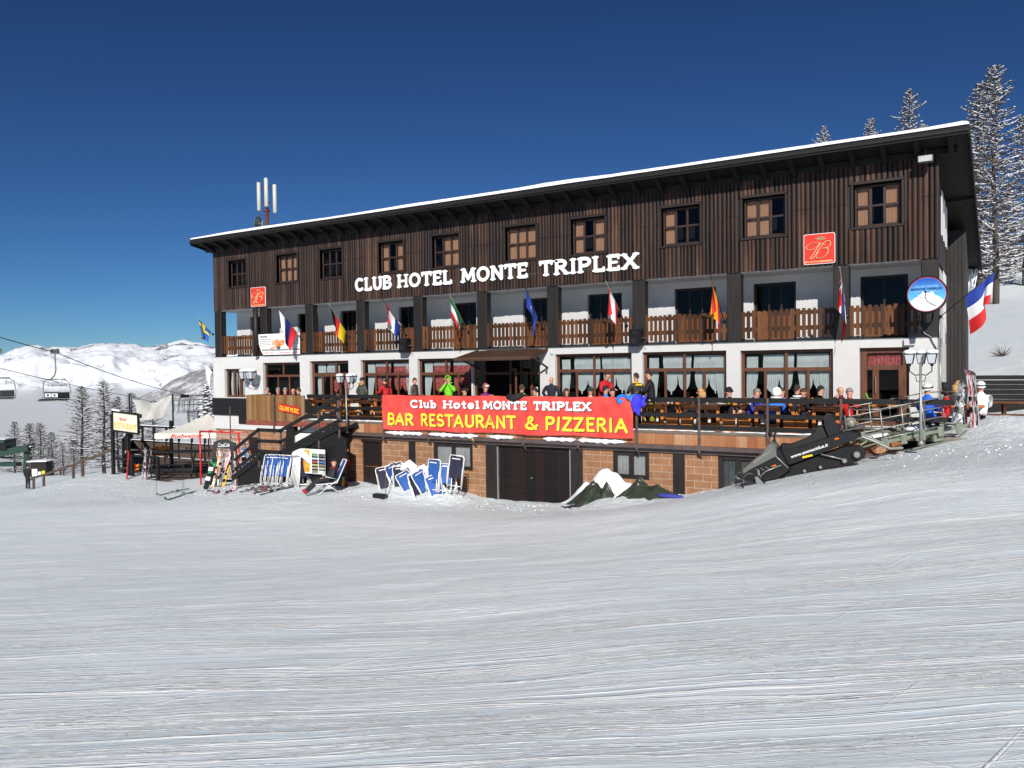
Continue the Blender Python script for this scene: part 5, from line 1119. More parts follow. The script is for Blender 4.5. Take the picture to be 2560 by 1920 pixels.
# dense snow-laden fir beside the hotel corner
ft = thing('fir_tree', 'dark fir with thick snow on its branches beside the left hotel corner', 'tree'); r = random.Random(6)
m = MB(); s = MB(); H = 6.2; m2 = MB(); m2.path([(0, 0, 0), (0, 0, H)], [.12, .015], 7); m2.build('trunk', BARK, ft)
for i in range(110):
    f = (i+.5)/110; z = H*(.06+.93*f); L = (1.75*(1-f)**.85+.1)*r.uniform(.7, 1.15); a = i*2.399+r.uniform(-.3, .3); sd = Vector((math.cos(a), math.sin(a), 0)); pr_ = Vector((-sd.y, sd.x, 0))
    pts = [Vector((0, 0, z))+sd*L*u+Vector((0, 0, L*(-.15*u-.25*u*u))) for u in (0, .25, .5, .75, 1)]
    m.path(pts, [.03, .025, .02, .015, .008], 4, cap=False)
    for q in range(26):
        u = r.uniform(.1, 1)*4; k = min(int(u), 3); p = pts[k].lerp(pts[k+1], u-k); w = .34*(1-u/5)*r.uniform(.6, 1.1); e = p+(sd*.5+pr_*r.choice([-1, 1])*r.uniform(.3, 1)+Vector((0, 0, r.uniform(-.6, .1)))).normalized()*w
        c = Vector((0, 0, .035)); m.add([p-c, p+c, e], [(0, 1, 2)]); m.add([p-pr_*.03, p+pr_*.03, e], [(0, 1, 2)])
    if r.random() < .72:
        c = pts[2].lerp(pts[3], r.random()); s.ball((c.x, c.y, c.z+.05), (r.uniform(.08, .2)+L*.1, r.uniform(.08, .2)+L*.1, .06+L*.04), 8, 5, .35, i)
m.build('crown', NEED, ft); s.build('branch_snow', SNOWD, ft, smooth=True); q = atD(519, 1088, 47); ft.location = q; ft.scale = (.62, .62, .49)
# little bush on the snow slope at the right
m = MB(); r = random.Random(5)
for i in range(60):
    d = Vector((r.uniform(-1, 1), r.uniform(-1, 1), r.uniform(.1, 1))).normalized()*r.uniform(.3, .7); m.tube((0, 0, 0), d, .012, .003, 3)
q = onG(2506, 890); bu = m.build('bush', TWIG); bu.location = q; tag(bu, 'tiny bare bush on the snow slope at the right', 'bush')
# ---------------- chair lift ----------------
CBL = mat('lift_cable', RGB(40, 42, 46), .5)
def cable(p0, p1, label, sag=.4, r_=.03):
    a = Vector(p0); b = Vector(p1); m = MB(); m.path([a.lerp(b, i/16)-Vector((0, 0, sag*4*(i/16)*(1-i/16))) for i in range(17)], r_, 5, cap=False)
    o = m.build('lift_cable', CBL, smooth=True); tag(o, label, 'cable', 'chair lift cables'); return o
u0, u1, u2 = atD(-200, 776, 46), atD(137, 880, 54), atD(464, 987, 78)
cable(u0, u1, 'upper lift cable left of the chair grip', .15); cable(u1, u2, 'upper lift cable between the chair and the lift platform', .3); cable(u2, atD(520, 1007, 90), 'lift cable running on past the lift platform', .1)
l0, l1, l2 = atD(-200, 866, 60), atD(335, 992, 84), atD(420, 1012, 100); cable(l0, l1, 'lower lift cable passing behind the chair', .3); cable(l1, l2, 'short end of the lower lift cable behind the cloth', .1)
def liftchair(loc, rz, label, s=1.0):
    t = thing('lift_chair', label, 'lift chair', loc, rz, 'empty chair lift seats')
    m = MB(); m.path([(0, 0, 0), (.02, 0, -.6), (.05, 0, -1.2), (-.05, 0, -1.6), (-.35, 0, -1.85)], .045, 7); m.bbox(-.3, .3, -.1, .1, -.12, .16, .03); m.lathe((-.18, -.1, .1), [(.11, 0), (.11, .2)], 10, (0, 1, 0)); m.lathe((.18, -.1, .1), [(.11, 0), (.11, .2)], 10, (0, 1, 0)); m.build('hanger', GREYM, t, smooth=False)
    m = MB()
    for x in (-1.05, 1.05): m.path([(x*.65, 0, -1.9), (x*.93, .05, -2.1), (x*1.02, .1, -2.7), (x, .0, -3.25), (x*.98, -.35, -3.35), (x*.98, -.5, -3.3)], .035, 7)
    m.path([(-.75, 0, -1.88), (.75, 0, -1.88)], .05, 7); m.path([(-1.02, -.45, -3.35), (1.02, -.45, -3.35)], .03, 6); m.path([(-1, .12, -2.75), (1, .12, -2.75)], .03, 6); m.path([(-.9, -.1, -2.15), (-.6, .0, -2.3), (.6, 0, -2.3), (.9, -.1, -2.15)], .02, 5); m.path([(-.55, .0, -1.9), (-.5, -.1, -2.35)], .02, 5); m.path([(.55, 0, -1.9), (.5, -.1, -2.35)], .02, 5)
    m.build('chair_frame', GALV, t, smooth=True)
    m = MB(); m.bbox(-.98, .98, .06, .12, -3.2, -2.78, .03); m.bbox(-.98, .98, -.45, .08, -3.32, -3.22, .03); m.build('seat', BLACKP, t)
    m = MB(); m.box(-.88, -.42, .045, .058, -3.1, -2.85); m.box(-.36, .1, .045, .058, -3.1, -2.85); m.build('sticker', WHITEP, t)
    m = MB(); m.box(-.75, -.55, .036, .044, -3.05, -2.9); m.box(-.22, -.05, .036, .044, -3.05, -2.9); m.build('blue_logo', BLUEF, t); return t
liftchair(u1, R(22), 'empty four-seat lift chair with blue and white stickers hanging on the left')
q = atD(-8, 878, 55); liftchair(q, R(50), 'lift chair cut by the left edge of the photo')
# lift platform with catwalk
PL = thing('lift_platform', 'grey steel lift platform with railings and wheels left of the hotel', 'lift platform', atD(470, 1045, 78)); m = MB()
w = 78/F
def LP(px, py, dy=0): return Vector(((px-470)*w*.856, (px-470)*w*.517+dy, (1045-py)*w))
for dy in (0, 1.2):
    for a, b in (((434, 1012), (500, 1012)), ((434, 988), (520, 990)), ((436, 1000), (490, 1000)), ((440, 1030), (496, 1030))): m.tube(LP(*a, dy), LP(*b, dy), .035, n=5)
    for x in (436, 447, 458, 470, 484, 496): m.tube(LP(x, 1030, dy), LP(x, 1000, dy), .03, n=5)
    m.tube(LP(446, 1030, dy), LP(452, 988, dy), .05); m.tube(LP(484, 1030, dy), LP(512, 1000, dy), .05); m.tube(LP(470, 1030, dy), LP(474, 1075, dy), .12)
m.add([LP(438, 1026), LP(496, 1026), LP(496, 1026, 1.2), LP(438, 1026, 1.2)], [(0, 1, 2, 3)])
for k in range(7): m.bar(LP(468+k*3.5, 1032+k*3.4), LP(468+k*3.5, 1032+k*3.4, 1.0), .25, .05)
m.build('catwalk', GREYM, PL); m = MB()
for x in (456, 463, 470): m.lathe(LP(x, 990), [(.16, -.1), (.16, .1)], 10, (0, 1, 0))
m.build('sheave_wheels', BLACKM, PL)
# cloth between two poles
CL = thing('netting_screen', 'pale grey cloth sagging between two dark poles behind the deck', 'screen', atD(380, 1060, 58)); w2 = 58/F
def CQ(px, py, dy=0): return Vector(((px-380)*w2*.856, (px-380)*w2*.517+dy, (1060-py)*w2))
m = MB(); m.tube(CQ(325, 1090), CQ(325, 983), .06, n=7); m.tube(CQ(433, 1090), CQ(433, 985), .06, n=7); m.build('pole', BLACKP, CL)
m = MB()
def cp(u, v):
    xt = 331+99*u; yt = 998+(992-998)*u+14*math.sin(math.pi*u)**1.4-4*u; yb = 1050+3*math.sin(u*3.1)+(1042-1052)*u
    px = xt+(v)*(8-18*u*u)+(12*v if u < .2 else 0)*(.2-u)*4; return CQ(px, yt+(yb-yt)*v, .1*math.sin(u*14+v*5)+.25*math.sin(v*3)*math.sin(u*6))
m.grid(cp, 40, 14); m.build('cloth', mat('pale_grey_cloth', RGB(196, 194, 188), .9, c2=RGB(178, 177, 172), sc=(2, 2, 2)), CL, smooth=True)
# lift station down on the left
LS = thing('lift_station', 'dark green chair lift station with steel frames at the far left', 'lift station', atD(60, 1200, 96)); w3 = 96/F
def LQ(px, py, dy=0): return Vector(((px-60)*w3*.856, (px-60)*w3*.517+dy, (1200-py)*w3))
GRN = mat('dark_green_steel', RGB(34, 62, 50), .5)
m = MB(); m.bar(LQ(-60, 1145), LQ(80, 1118), 1.6, .8); m.bar(LQ(-60, 1160), LQ(48, 1160), 1.2, .4); m.bar(LQ(64, 1198), LQ(70, 1125), .5, .5); m.bar(LQ(-60, 1100), LQ(28, 1100), 2.4, .5); m.build('station_beam', GRN, LS)
m = MB(); m.bar(LQ(-60, 1113), LQ(30, 1113), 2, .9); m.build('machine_housing', BLACKP, LS)
m = MB(); m.bar(LQ(-60, 1095.5), LQ(30, 1095.5), 2.4, .12); m.bar(LQ(20, 1130), LQ(84, 1115), .7, .1); m.build('station_snow', SNOWD, LS)
m = MB()
for a, b in (((72, 1122), (124, 1122)), ((72, 1140), (122, 1140)), ((72, 1122), (74, 1185)), ((122, 1122), (118, 1160)), ((84, 1122), (84, 1140)), ((108, 1122), (108, 1140)), ((0, 1142), (70, 1146)), ((80, 1150), (120, 1150)), ((100, 1140), (98, 1165))): m.tube(LQ(*a), LQ(*b), .12, n=5)
m.build('gantry', GREYM, LS)
IB = thing('notice_hut', 'small brown hut with white and yellow notices near the lift queue', 'hut', atD(104, 1200, 88)); w4 = 88/F
m = MB(); m.bbox(-.95, .95, -.5, .6, .2, 2.1, .03); m.build('hut_wall', DARKW, IB); m = MB(); m.bar((-1.15, 0, 2.15), (1.2, 0, 2.2), 1.6, .12); m.build('roof', SNOWD, IB)
m = MB(); m.box(-.75, -.1, -.52, -.5, .5, 1.3); m.box(.0, .35, -.52, -.5, .6, 1.0); m.build('notice', WHITEP, IB); m = MB(); m.box(.45, .8, -.52, -.5, .7, 1.1); m.build('notice', FC['yellow'], IB)
IB.rotation_euler = (0, 0, R(25))
# railing going down the slope
fr = thing('slope_railing', 'brown wooden handrail on posts running down the snow slope on the left', 'railing'); pts = []
for px, pyb, pyt, D in ((85, 1238, 1194, 49), (110, 1226, 1187, 47.5), (184, 1206, 1162, 45.5), (207, 1194, 1152, 44.8), (283, 1170, 1124, 43.5)):
    b = atD(px, pyb, D); t_ = atD(px, pyt, D); pts.append(t_); m = MB(); m.bbox(b.x-.06, b.x+.06, b.y-.06, b.y+.06, min(b.z, gz(b.x, b.y))-.4, t_.z, .01); m.build('post', GREYWOOD, fr)
pts.insert(0, atD(77, 1199, 50)); m = MB()
for a, b in zip(pts[:-1], pts[1:]): m.bar(a, b, .09, .13)
m.build('handrail', GREYWOOD, fr)
# ---------------- people ----------------
CLO = {}
def cloth(r, g, b, rough=.8):
    k = 'cloth_%d_%d_%d' % (r, g, b)
    if k not in CLO: CLO[k] = mat(k, RGB(r, g, b), rough, c2=RGB(min(255, int(r*1.15+6)), min(255, int(g*1.15+6)), min(255, int(b*1.15+6))), sc=(9, 9, 9))
    return CLO[k]
HAIRC = dict(black=cloth(24, 20, 18), brown=cloth(62, 42, 30), grey=cloth(120, 116, 110), blond=cloth(176, 138, 88), bald=None, dark=cloth(40, 30, 26))
def person(label, x, y, z, head=0, pose='stand', jacket=(40, 40, 44), pants=(30, 30, 34), hair='dark', hat=None, hatc=(20, 20, 22), arms='down', boots=(40, 40, 42), lean=0, h=1.75, look=0, trim=None, long=False, goggles=None, sleeve=None, group='people on the hotel terrace', shades=False):
    """head: heading in degrees, 0 = +X, 90 = towards the hotel, -90 = towards the slope"""
    t = thing('person', label, 'person', (x, y, z), R(head-90), group); k = h/1.75
    sit = pose in ('sit', 'lounge'); hz = .5 if sit else .94*1.0
    if pose == 'lounge': hz = .38
    V = []; E = []; Rr = []; G_ = []
    def v(p, r_, g): V.append(Vector(p)*k); Rr.append(((r_[0], r_[1]) if hasattr(r_, '__len__') else (r_, r_))); Rr[-1] = (Rr[-1][0]*k, Rr[-1][1]*k); G_.append(g); return len(V)-1
    ly = math.sin(R(lean)); lz = math.cos(R(lean))
    def up(d, fx=0, fy=0): return (fx, d*ly+fy, hz+d*lz)
    pel = v(up(0), (.175, .145), 1); bel = v(up(.16), (.18, .15), 0); che = v(up(.36), (.21, .155), 0); nb = v(up(.5), (.10, .09), 0)
    nk = v(up(.56, 0, .01), .055, 2); hd0 = v(up(.64, 0, .02), (.084, .094), 2); hd1 = v(up(.73, 0, .015), (.088, .104), 2); hd2 = v(up(.8, 0, .0), (.05, .06), 2)
    E += [(pel, bel), (bel, che), (che, nb), (nb, nk), (nk, hd0), (hd0, hd1), (hd1, hd2)]
    hands = []
    for s_ in (-1, 1):
        sh = v(up(.45, s_*.19), .092, 0)
        am = arms if isinstance(arms, str) else arms[0 if s_ < 0 else 1]
        if am == 'down': el = up(.18, s_*.25, -.02); wr = up(-.07, s_*.25, .08)
        elif am == 'hips': el = up(.2, s_*.34, -.04); wr = up(.04, s_*.22, .1)
        elif am == 'front': el = up(.2, s_*.25, .12); wr = up(.17, s_*.1, .36)
        elif am == 'table': el = up(.17, s_*.24, .16); wr = up(.2, s_*.13, .4)
        elif am == 'mouth': el = up(.26, s_*.3, .2); wr = up(.56, s_*.07, .17)
        elif am == 'phone': el = up(.28, s_*.27, .2); wr = up(.5, s_*.22, .36)
        elif am == 'wave': el = up(.3, s_*.25, .18); wr = up(.42, s_*.2, .42)
        elif am == 'lap': el = up(.2, s_*.26, .06); wr = up(.12, s_*.06, .3)
        a = v(el, .07, 0); b = v(wr, .054, 0); d = (Vector(wr)-Vector(el)).normalized(); c = v(Vector(wr)+d*.07, (.036, .026), 3)
        E += [(che, sh), (sh, a), (a, b), (b, c)]; hands.append((Vector(wr)+d*.07, d, s_))
        if sit:
            if pose == 'lounge': kn = (s_*.14, .42, .5); an = (s_*.17, .86, .12); ft_ = (s_*.19, .98, .13)
            else: kn = (s_*.13, .42, hz+.02); an = (s_*.13, .44, .1); ft_ = (s_*.14, .6, .06)
            hp = v((s_*.09, .02, hz-.02), (.1, .1), 1)
        else:
            hp = v((s_*.085, 0, hz-.06), (.1, .11), 1); kn = (s_*.1, .02, .5); an = (s_*.11, -.02, .1); ft_ = (s_*.13, .15, .05)
        c1 = v(kn, .075, 1); c2 = v(an, .06, 1); c3 = v(ft_, (.055, .045), 4)
        E += [(pel, hp), (hp, c1), (c1, c2), (c2, c3)]
    me = bpy.data.meshes.new('body'); me.from_pydata(V, E, []); ob = bpy.data.objects.new('body', me); S.collection.objects.link(ob)
    md = ob.modifiers.new('s', 'SKIN'); md.branch_smoothing = .6; md.use_smooth_shade = True
    for i, sv in enumerate(me.skin_vertices[0].data): sv.radius = Rr[i]; sv.use_root = (i == 0)
    ob.modifiers.new('u', 'SUBSURF').levels = 1
    bpy.context.view_layer.update()
    m2 = bpy.data.meshes.new_from_object(ob.evaluated_get(bpy.context.evaluated_depsgraph_get())); bpy.data.objects.remove(ob)
    co = np.zeros(len(m2.vertices)*3); m2.vertices.foreach_get('co', co); co = co.reshape(-1, 3)
    SKD = {0: 0, 1: 1, 2: 2, 3: 2, 4: 3}
    segs = [(np.array(V[a]), np.array(V[b]), SKD[G_[b]] if G_[b] != 2 or G_[a] == 2 else 0) for a, b in E]
    b = MB(); b.v = [tuple(c) for c in co]
    A_ = np.array([s[0] for s in segs]); D_ = np.array([s[1]-s[0] for s in segs]); LL = (D_**2).sum(1)
    for p in m2.polygons:
        c = co[list(p.vertices)].mean(0); tt = np.clip(((c-A_)*D_).sum(1)/LL, 0, 1); dd = ((A_+D_*tt[:, None]-c)**2).sum(1); i = int(dd.argmin())
        g = segs[i][2]
        if g == 1 and i < len(segs) and np.linalg.norm(c-np.array(V[0])) < .21*k: g = 0
        b.f.append(tuple(p.vertices)); b.m.append(g)
    bpy.data.meshes.remove(m2)
    # fingers, nose, eyes
    for hp_, d, s_ in hands:
        hp_ = hp_*k; sd = d.cross(Vector((0, 0, 1)));
        if sd.length < .1: sd = Vector((1, 0, 0))
        sd.normalize(); nrm = sd.cross(d); b.mi = 2
        for f in range(4):
            o = hp_+sd*((f-1.5)*.019*k); l = (.07, .08, .075, .058)[f]*k; m_ = o+d*l*.55; b.path([o, m_, m_+(d*.6-nrm*.8).normalized()*l*.5], [.009*k, .0085*k, .006*k], 5)
        o = hp_-d*.02*k-sd*s_*.03*k; b.path([o, o+(d*.6-sd*s_*.7)*.05*k], [.011*k, .008*k], 5)
    Hc = Vector(up(.72, 0, .02))*k
    b.mi = 2; b.path([Hc+Vector((0, .085, .02))*k, Hc+Vector((0, .118, -.022))*k, Hc+Vector((0, .092, -.035))*k], [.008*k, .016*k, .012*k], 5); b.ball(Hc+Vector((.085, .0, -.01))*k, (.012*k, .02*k, .03*k), 6, 4); b.ball(Hc+Vector((-.085, .0, -.01))*k, (.012*k, .02*k, .03*k), 6, 4)
    b.mi = 4
    for s_ in (-1, 1): b.ball(Hc+Vector((s_*.032, .09, .012))*k, .011*k, 6, 4)
    b.mi = 5; b.path([Hc+Vector((-.024, .092, -.058))*k, Hc+Vector((0, .098, -.06))*k, Hc+Vector((.024, .092, -.058))*k], .007*k, 4)
    jm = cloth(*jacket)
    b.build('body', [jm, cloth(*pants), SKIN, cloth(*boots), BLACKM, cloth(150, 84, 78)], t, smooth=True)
    def cap(m, c, rad, zc, back=0): # partial ellipsoid above zc (local z unit), open face
        n, q = 14, 9; vs = []; fs = []
        for i in range(q+1):
            ph = math.acos(1-(1-zc)*i/q)
            for j in range(n):
                a = 2*math.pi*j/n; zz = math.cos(ph); yy = math.sin(a)
                drop = back*max(0, -yy)*(i/q)
                vs.append((c.x+rad[0]*math.sin(ph)*math.cos(a), c.y+rad[1]*math.sin(ph)*math.sin(a), c.z+rad[2]*zz-drop))
        for i in range(q):
            for j in range(n): fs.append((i*n+j, (i+1)*n+j, (i+1)*n+(j+1) % n, i*n+(j+1) % n))
        m.add(vs, fs)
    if hat is None and HAIRC.get(hair):
        m = MB(); cap(m, Hc+Vector((0, -.012, .015))*k, (.098*k, .112*k, .115*k), .15, .09*k)
        if long:
            m.path([Hc+Vector((0, -.06, .0))*k, Hc+Vector((0, -.085, -.12))*k, Hc+Vector((0, -.07, -.24))*k], [.085*k, .085*k, .04*k], 8)
            for s_ in (-1, 1): m.path([Hc+Vector((s_*.08, .01, .05))*k, Hc+Vector((s_*.095, .01, -.1))*k, Hc+Vector((s_*.08, .03, -.2))*k], [.03*k, .035*k, .015*k], 6)
        m.build('hair', HAIRC[hair], t, smooth=True)
    if hat == 'helmet':
        m = MB(); cap(m, Hc+Vector((0, -.01, .01))*k, (.125*k, .14*k, .14*k), .0, .06*k); m.build('helmet', mat('helmet_%d_%d' % hatc[:2], RGB(*hatc), .3), t, smooth=True)
        m = MB(); m.path([Hc+Vector((.125*math.cos(R(a)), .142*math.sin(R(a)), .035+.02*math.sin(R(a))))*k for a in range(0, 361, 24)], .016*k, 6, flat=1.3); m.build('goggle_strap', BLACKM if hatc[0] > 60 else GREYM, t, smooth=True)
    if hat == 'beanie':
        m = MB(); cap(m, Hc+Vector((0, -.01, .02))*k, (.105*k, .118*k, .14*k), .1, .05*k); m.path([Hc+Vector((.104*math.cos(R(a)), -.01+.117*math.sin(R(a)), .03-.02*(math.sin(R(a)) < 0)))*k for a in range(0, 361, 24)], .02*k, 6); m.build('beanie', cloth(*hatc), t, smooth=True)
    if hat == 'hood':
        m = MB(); n = 16
        def P(u, vv):
            a = math.pi*(u-.5)*1.38-math.pi/2; ph = vv*math.pi*.62
            return Hc+Vector((.125*math.cos(a)*math.sin(ph+.25), .13*math.sin(a)*math.sin(ph+.25)-.01+.03*(1-vv), .155*math.cos(ph)-.0+.02*(1-vv)))*k
        m.grid(P, n, 10); m.path([Hc+Vector((.115*math.cos(a), .05+.02*math.sin(a), .02+.15*math.sin(a)))*k for a in [math.pi*(i/12*1.3-.15) for i in range(13)]], .018*k, 6); m.path([Hc+Vector((.13*math.cos(a), -.02+.1*math.sin(a), -.12))*k for a in [math.pi*2*i/12 for i in range(13)]], .035*k, 6); m.build('hood', cloth(*hatc), t, smooth=True)
    if hat == 'furhood':
        m = MB(); cap(m, Hc+Vector((0, -.01, .02))*k, (.115*k, .13*k, .13*k), .05, .03*k); m.build('helmet', BLACKP, t, smooth=True); m = MB(); m.ball(Hc+Vector((0, -.07, -.16))*k, (.17*k, .12*k, .09*k), 14, 8, .12, 3); m.build('fur_collar', cloth(150, 116, 78), t)
    if goggles:
        m = MB(); m.path([Hc+Vector((.1*math.cos(a), .02+.1*math.sin(a), .05))*k for a in [R(30), R(60), R(90), R(120), R(150)]], .026*k, 6, flat=1.4); m.build('goggles', cloth(*goggles), t, smooth=True)
    if shades:
        m = MB()
        for s_ in (-1, 1): m.ball(Hc+Vector((s_*.034, .092, .012))*k, (.026*k, .012*k, .018*k), 8, 5)
        m.build('sunglasses', BLACKP, t, smooth=True)
    if trim:
        m = MB(); m.path([Vector(up(.51, .1*math.cos(a), .02+.09*math.sin(a)))*k for a in [2*math.pi*i/12 for i in range(13)]], .03*k, 6); m.build('collar', cloth(*trim), t, smooth=True)
        m = MB(); m.bar(Vector(up(.44, -.13, -.125))*k, Vector(up(.44, .13, -.125))*k, .015, .06*k); m.build('back_panel', cloth(*trim), t)
    return t
def P_(px, Y, z=0): q = onY(px, 1000, Y); return q.x, q.y, z
def stand_at(px, py_top, Y, h, label, **kw):
    q = onY(px, py_top, Y); hh = max(1.45, min(1.95, q.z)); return person(label, q.x, q.y, 0, h=kw.pop('hh', hh), **kw)
def sit_at(px, py_top, Y, label, **kw):
    q = onY(px, py_top, Y); lift = q.z-1.31; return person(label, q.x, q.y, max(-.12, min(.25, lift)), pose='sit', **kw)
stand_at(905, 946, -2.3, 0, 'person in a grey-green coat with tan fur collar and black cap seen from behind', head=80, jacket=(66, 70, 62), pants=(40, 42, 44), hat='furhood', arms='hips')
stand_at(966, 944, -2.6, 0, 'person in a red vest over black sleeves with a black helmet', head=170, jacket=(170, 26, 28), pants=(20, 20, 22), hat='helmet', hatc=(18, 18, 20), arms=('table', 'down'), trim=(24, 24, 26), lean=10)
stand_at(1036, 946, -1.7, 0, 'person in a grey-brown coat with short dark hair facing the awning', head=10, jacket=(78, 68, 62), pants=(50, 44, 40), hair='brown', trim=(40, 34, 32))
stand_at(1121, 944, -2.9, 0, 'person in a bright lime hoodie holding both hands to the mouth', head=-70, jacket=(104, 190, 30), pants=(60, 60, 64), hat='hood', hatc=(104, 190, 30), arms='mouth')
sit_at(1163, 974, -2.4, 'dark-haired person in black seated just right of the lime hoodie', head=200, jacket=(24, 24, 28), hair='black', arms='table')
sit_at(1213, 962, -2.6, 'person in purple with a striped beanie and goggles raising one hand', head=-10, jacket=(120, 40, 110), hat='beanie', hatc=(150, 70, 74), goggles=(210, 210, 214), arms=('table', 'wave'))
sit_at(1304, 963, -3.0, 'short-haired person in black with a lime collar leaning on the rail', head=100, jacket=(22, 22, 24), hair='brown', trim=(140, 190, 50), arms='hips')
sit_at(1338, 970, -2.4, 'dark-haired person in a navy and white jacket beside the white pillar', head=180, jacket=(44, 56, 90), hair='black', trim=(210, 214, 220), arms='table')
stand_at(1378, 942, -2.4, 0, 'bald person in a dark navy jacket standing with back to the slope', head=95, jacket=(24, 26, 38), pants=(24, 24, 28), hair='bald', arms='hips')
sit_at(1415, 974, -2.6, 'brown-haired person in dark red seated right of the bald one', head=-20, jacket=(70, 24, 28), hair='brown', long=True, arms='table')
sit_at(1476, 972, -2.0, 'person in a dark green beanie and white jacket behind the red jacket', head=-90, jacket=(220, 222, 226), hat='beanie', hatc=(30, 44, 34), arms='table')
stand_at(1504, 940, -2.0, 0, 'balding person in a red jacket bending over the table', head=-20, jacket=(180, 22, 30), pants=(24, 24, 28), hair='dark', lean=22, arms='table', hh=1.78)
sit_at(1513, 966, -3.0, 'dark-haired person in a light blue jacket in front of the red one', head=60, jacket=(40, 120, 190), hair='black', arms='table')
sit_at(1532, 974, -2.3, 'young dark-haired person with face turned down next to the light blue jacket', head=-110, jacket=(40, 34, 36), hair='black', arms='table')
stand_at(1591, 934, -2.3, 0, 'person with a bright yellow collar and grey sleeves standing by the pillar', head=150, jacket=(44, 46, 46), pants=(24, 24, 26), hair='dark', trim=(228, 184, 30), arms=('front', 'hips'))
stand_at(1629, 928, -3.0, 0, 'person in a black jumper and yellow-black trousers looking at a phone', head=190, jacket=(16, 16, 17), pants=(122, 122, 20), boots=(24, 24, 24), hair='black', arms='front', lean=6)
sit_at(1753, 976, -2.4, 'blond long-haired person in black seated left of the beanie wearer', head=200, jacket=(20, 20, 22), hair='blond', long=True, arms='table')
sit_at(1824, 972, -1.8, 'person in a black beanie and sunglasses in front of the pillar', head=200, jacket=(20, 20, 24), hat='beanie', hatc=(16, 16, 18), arms='table', shades=True)
sit_at(1878, 972, -2.5, 'grey-haired person in a royal blue jacket looking down at the table', head=-15, jacket=(40, 56, 170), pants=(226, 228, 230), hair='grey', trim=(224, 226, 230), arms='table', lean=14)
sit_at(1902, 974, -1.9, 'dark-haired person in a royal blue jacket right of the grey-haired one', head=-140, jacket=(40, 60, 170), hair='black', arms='table', lean=10)
sit_at(1936, 976, -2.9, 'person in a sky-blue and white hooded jacket with back to the slope', head=85, jacket=(36, 110, 200), pants=(40, 44, 60), hat='hood', hatc=(220, 224, 230), arms='table', lean=12)
sit_at(1955, 976, -1.8, 'brown-haired person with a white collar facing the sky-blue jacket', head=-100, jacket=(44, 80, 180), hair='brown', trim=(226, 228, 232), arms='table')
sit_at(1992, 964, -2.9, 'person in a navy jacket with white side panels seen from behind', head=80, jacket=(34, 34, 58), pants=(30, 30, 36), hair='dark', trim=(228, 228, 230), arms='table')
sit_at(2008, 974, -2.2, 'short-haired person right behind the navy and white jacket', head=-50, jacket=(40, 40, 50), hair='brown', arms='table')
sit_at(2044, 966, -2.9, 'person in a black jacket holding up a phone', head=40, jacket=(18, 18, 20), pants=(210, 212, 214), hair='black', arms=('table', 'phone'), lean=6)
sit_at(2103, 966, -2.2, 'bald person in a dark red jacket in front of the right pillar', head=170, jacket=(90, 20, 26), hair='bald', arms='table')
sit_at(2124, 972, -2.7, 'grey-haired person in a red and white jacket covering the mouth', head=-100, jacket=(180, 26, 32), pants=(150, 24, 30), hair='grey', arms=('mouth', 'table'))
q = onY(2318, 967, -3.0); person('person in a bright blue jacket and white helmet with back to the slope', q.x, q.y, .02, head=80, pose='sit', jacket=(24, 88, 196), pants=(34, 40, 60), hat='helmet', hatc=(226, 228, 230), arms='table')
q = onY(2366, 976, -2.4); person('person in a red jacket and black balaclava hood looking left', q.x, q.y, 0, head=190, pose='sit', jacket=(190, 24, 34), hat='hood', hatc=(18, 18, 20), arms='table')
q = onY(2395, 950, -1.6); person('blond person in a dark blue and pale grey jacket by the annexe wall', q.x, q.y, 0, head=10, pose='sit', jacket=(130, 140, 146), pants=(30, 30, 40), hair='blond', long=True, arms='lap', h=1.85)
q = onY(2452, 968, -1.4); person('person in a white jacket and white helmet sitting in front of the black fence', q.x, q.y, .06, head=100, pose='sit', jacket=(220, 222, 226), pants=(20, 20, 22), hat='helmet', hatc=(230, 230, 230), arms='table', h=1.72)
for px, py, hr, lab, jk in ((668, 972, 'grey', 'grey-haired person raising a hand above the boarded screen', (30, 34, 60)), (695, 976, 'grey', 'half-hidden person second from the left above the boarded screen', (110, 24, 30)), (713, 974, 'grey', 'grey-haired person with light curly hair in the middle above the boards', (120, 28, 34)), (733, 979, 'bald', 'person low behind the boards just right of the middle', (40, 40, 46)), (747, 978, 'brown', 'brown-haired person at the right end of the boarded screen', (36, 34, 36))):
    sit_at(px, py, -2.6, lab, head=-30 if px != 747 else 190, jacket=jk, hair=hr, arms=('mouth', 'table') if px == 668 else 'table')
g = onG(800, 1243); LG = person('person in dark clothes and red ski boots resting in a blue deck chair', 0, 0, 0, head=-125, pose='lounge', jacket=(38, 38, 40), pants=(26, 28, 34), hair='black', arms='lap', boots=(150, 20, 34), shades=True, group='people on the snow', trim=(120, 24, 30), lean=-12)
g2 = onY(828, 1225, -5.7); LG.location = (g2.x, g2.y, gz(g2.x, g2.y))
g = onG(70, 1223); person('person in black walking by the lift queue at the far left', g.x, g.y, g.z, head=110, jacket=(20, 20, 28), pants=(24, 22, 28), hair='black', group='people on the snow', h=1.75)
q = atD(152, 1207, 92); person('small child in dark red near the slope railing', q.x, q.y, gz(q.x, q.y), head=-60, jacket=(90, 24, 34), pants=(30, 24, 28), hat='helmet', hatc=(30, 24, 26), group='people on the snow', h=1.1)
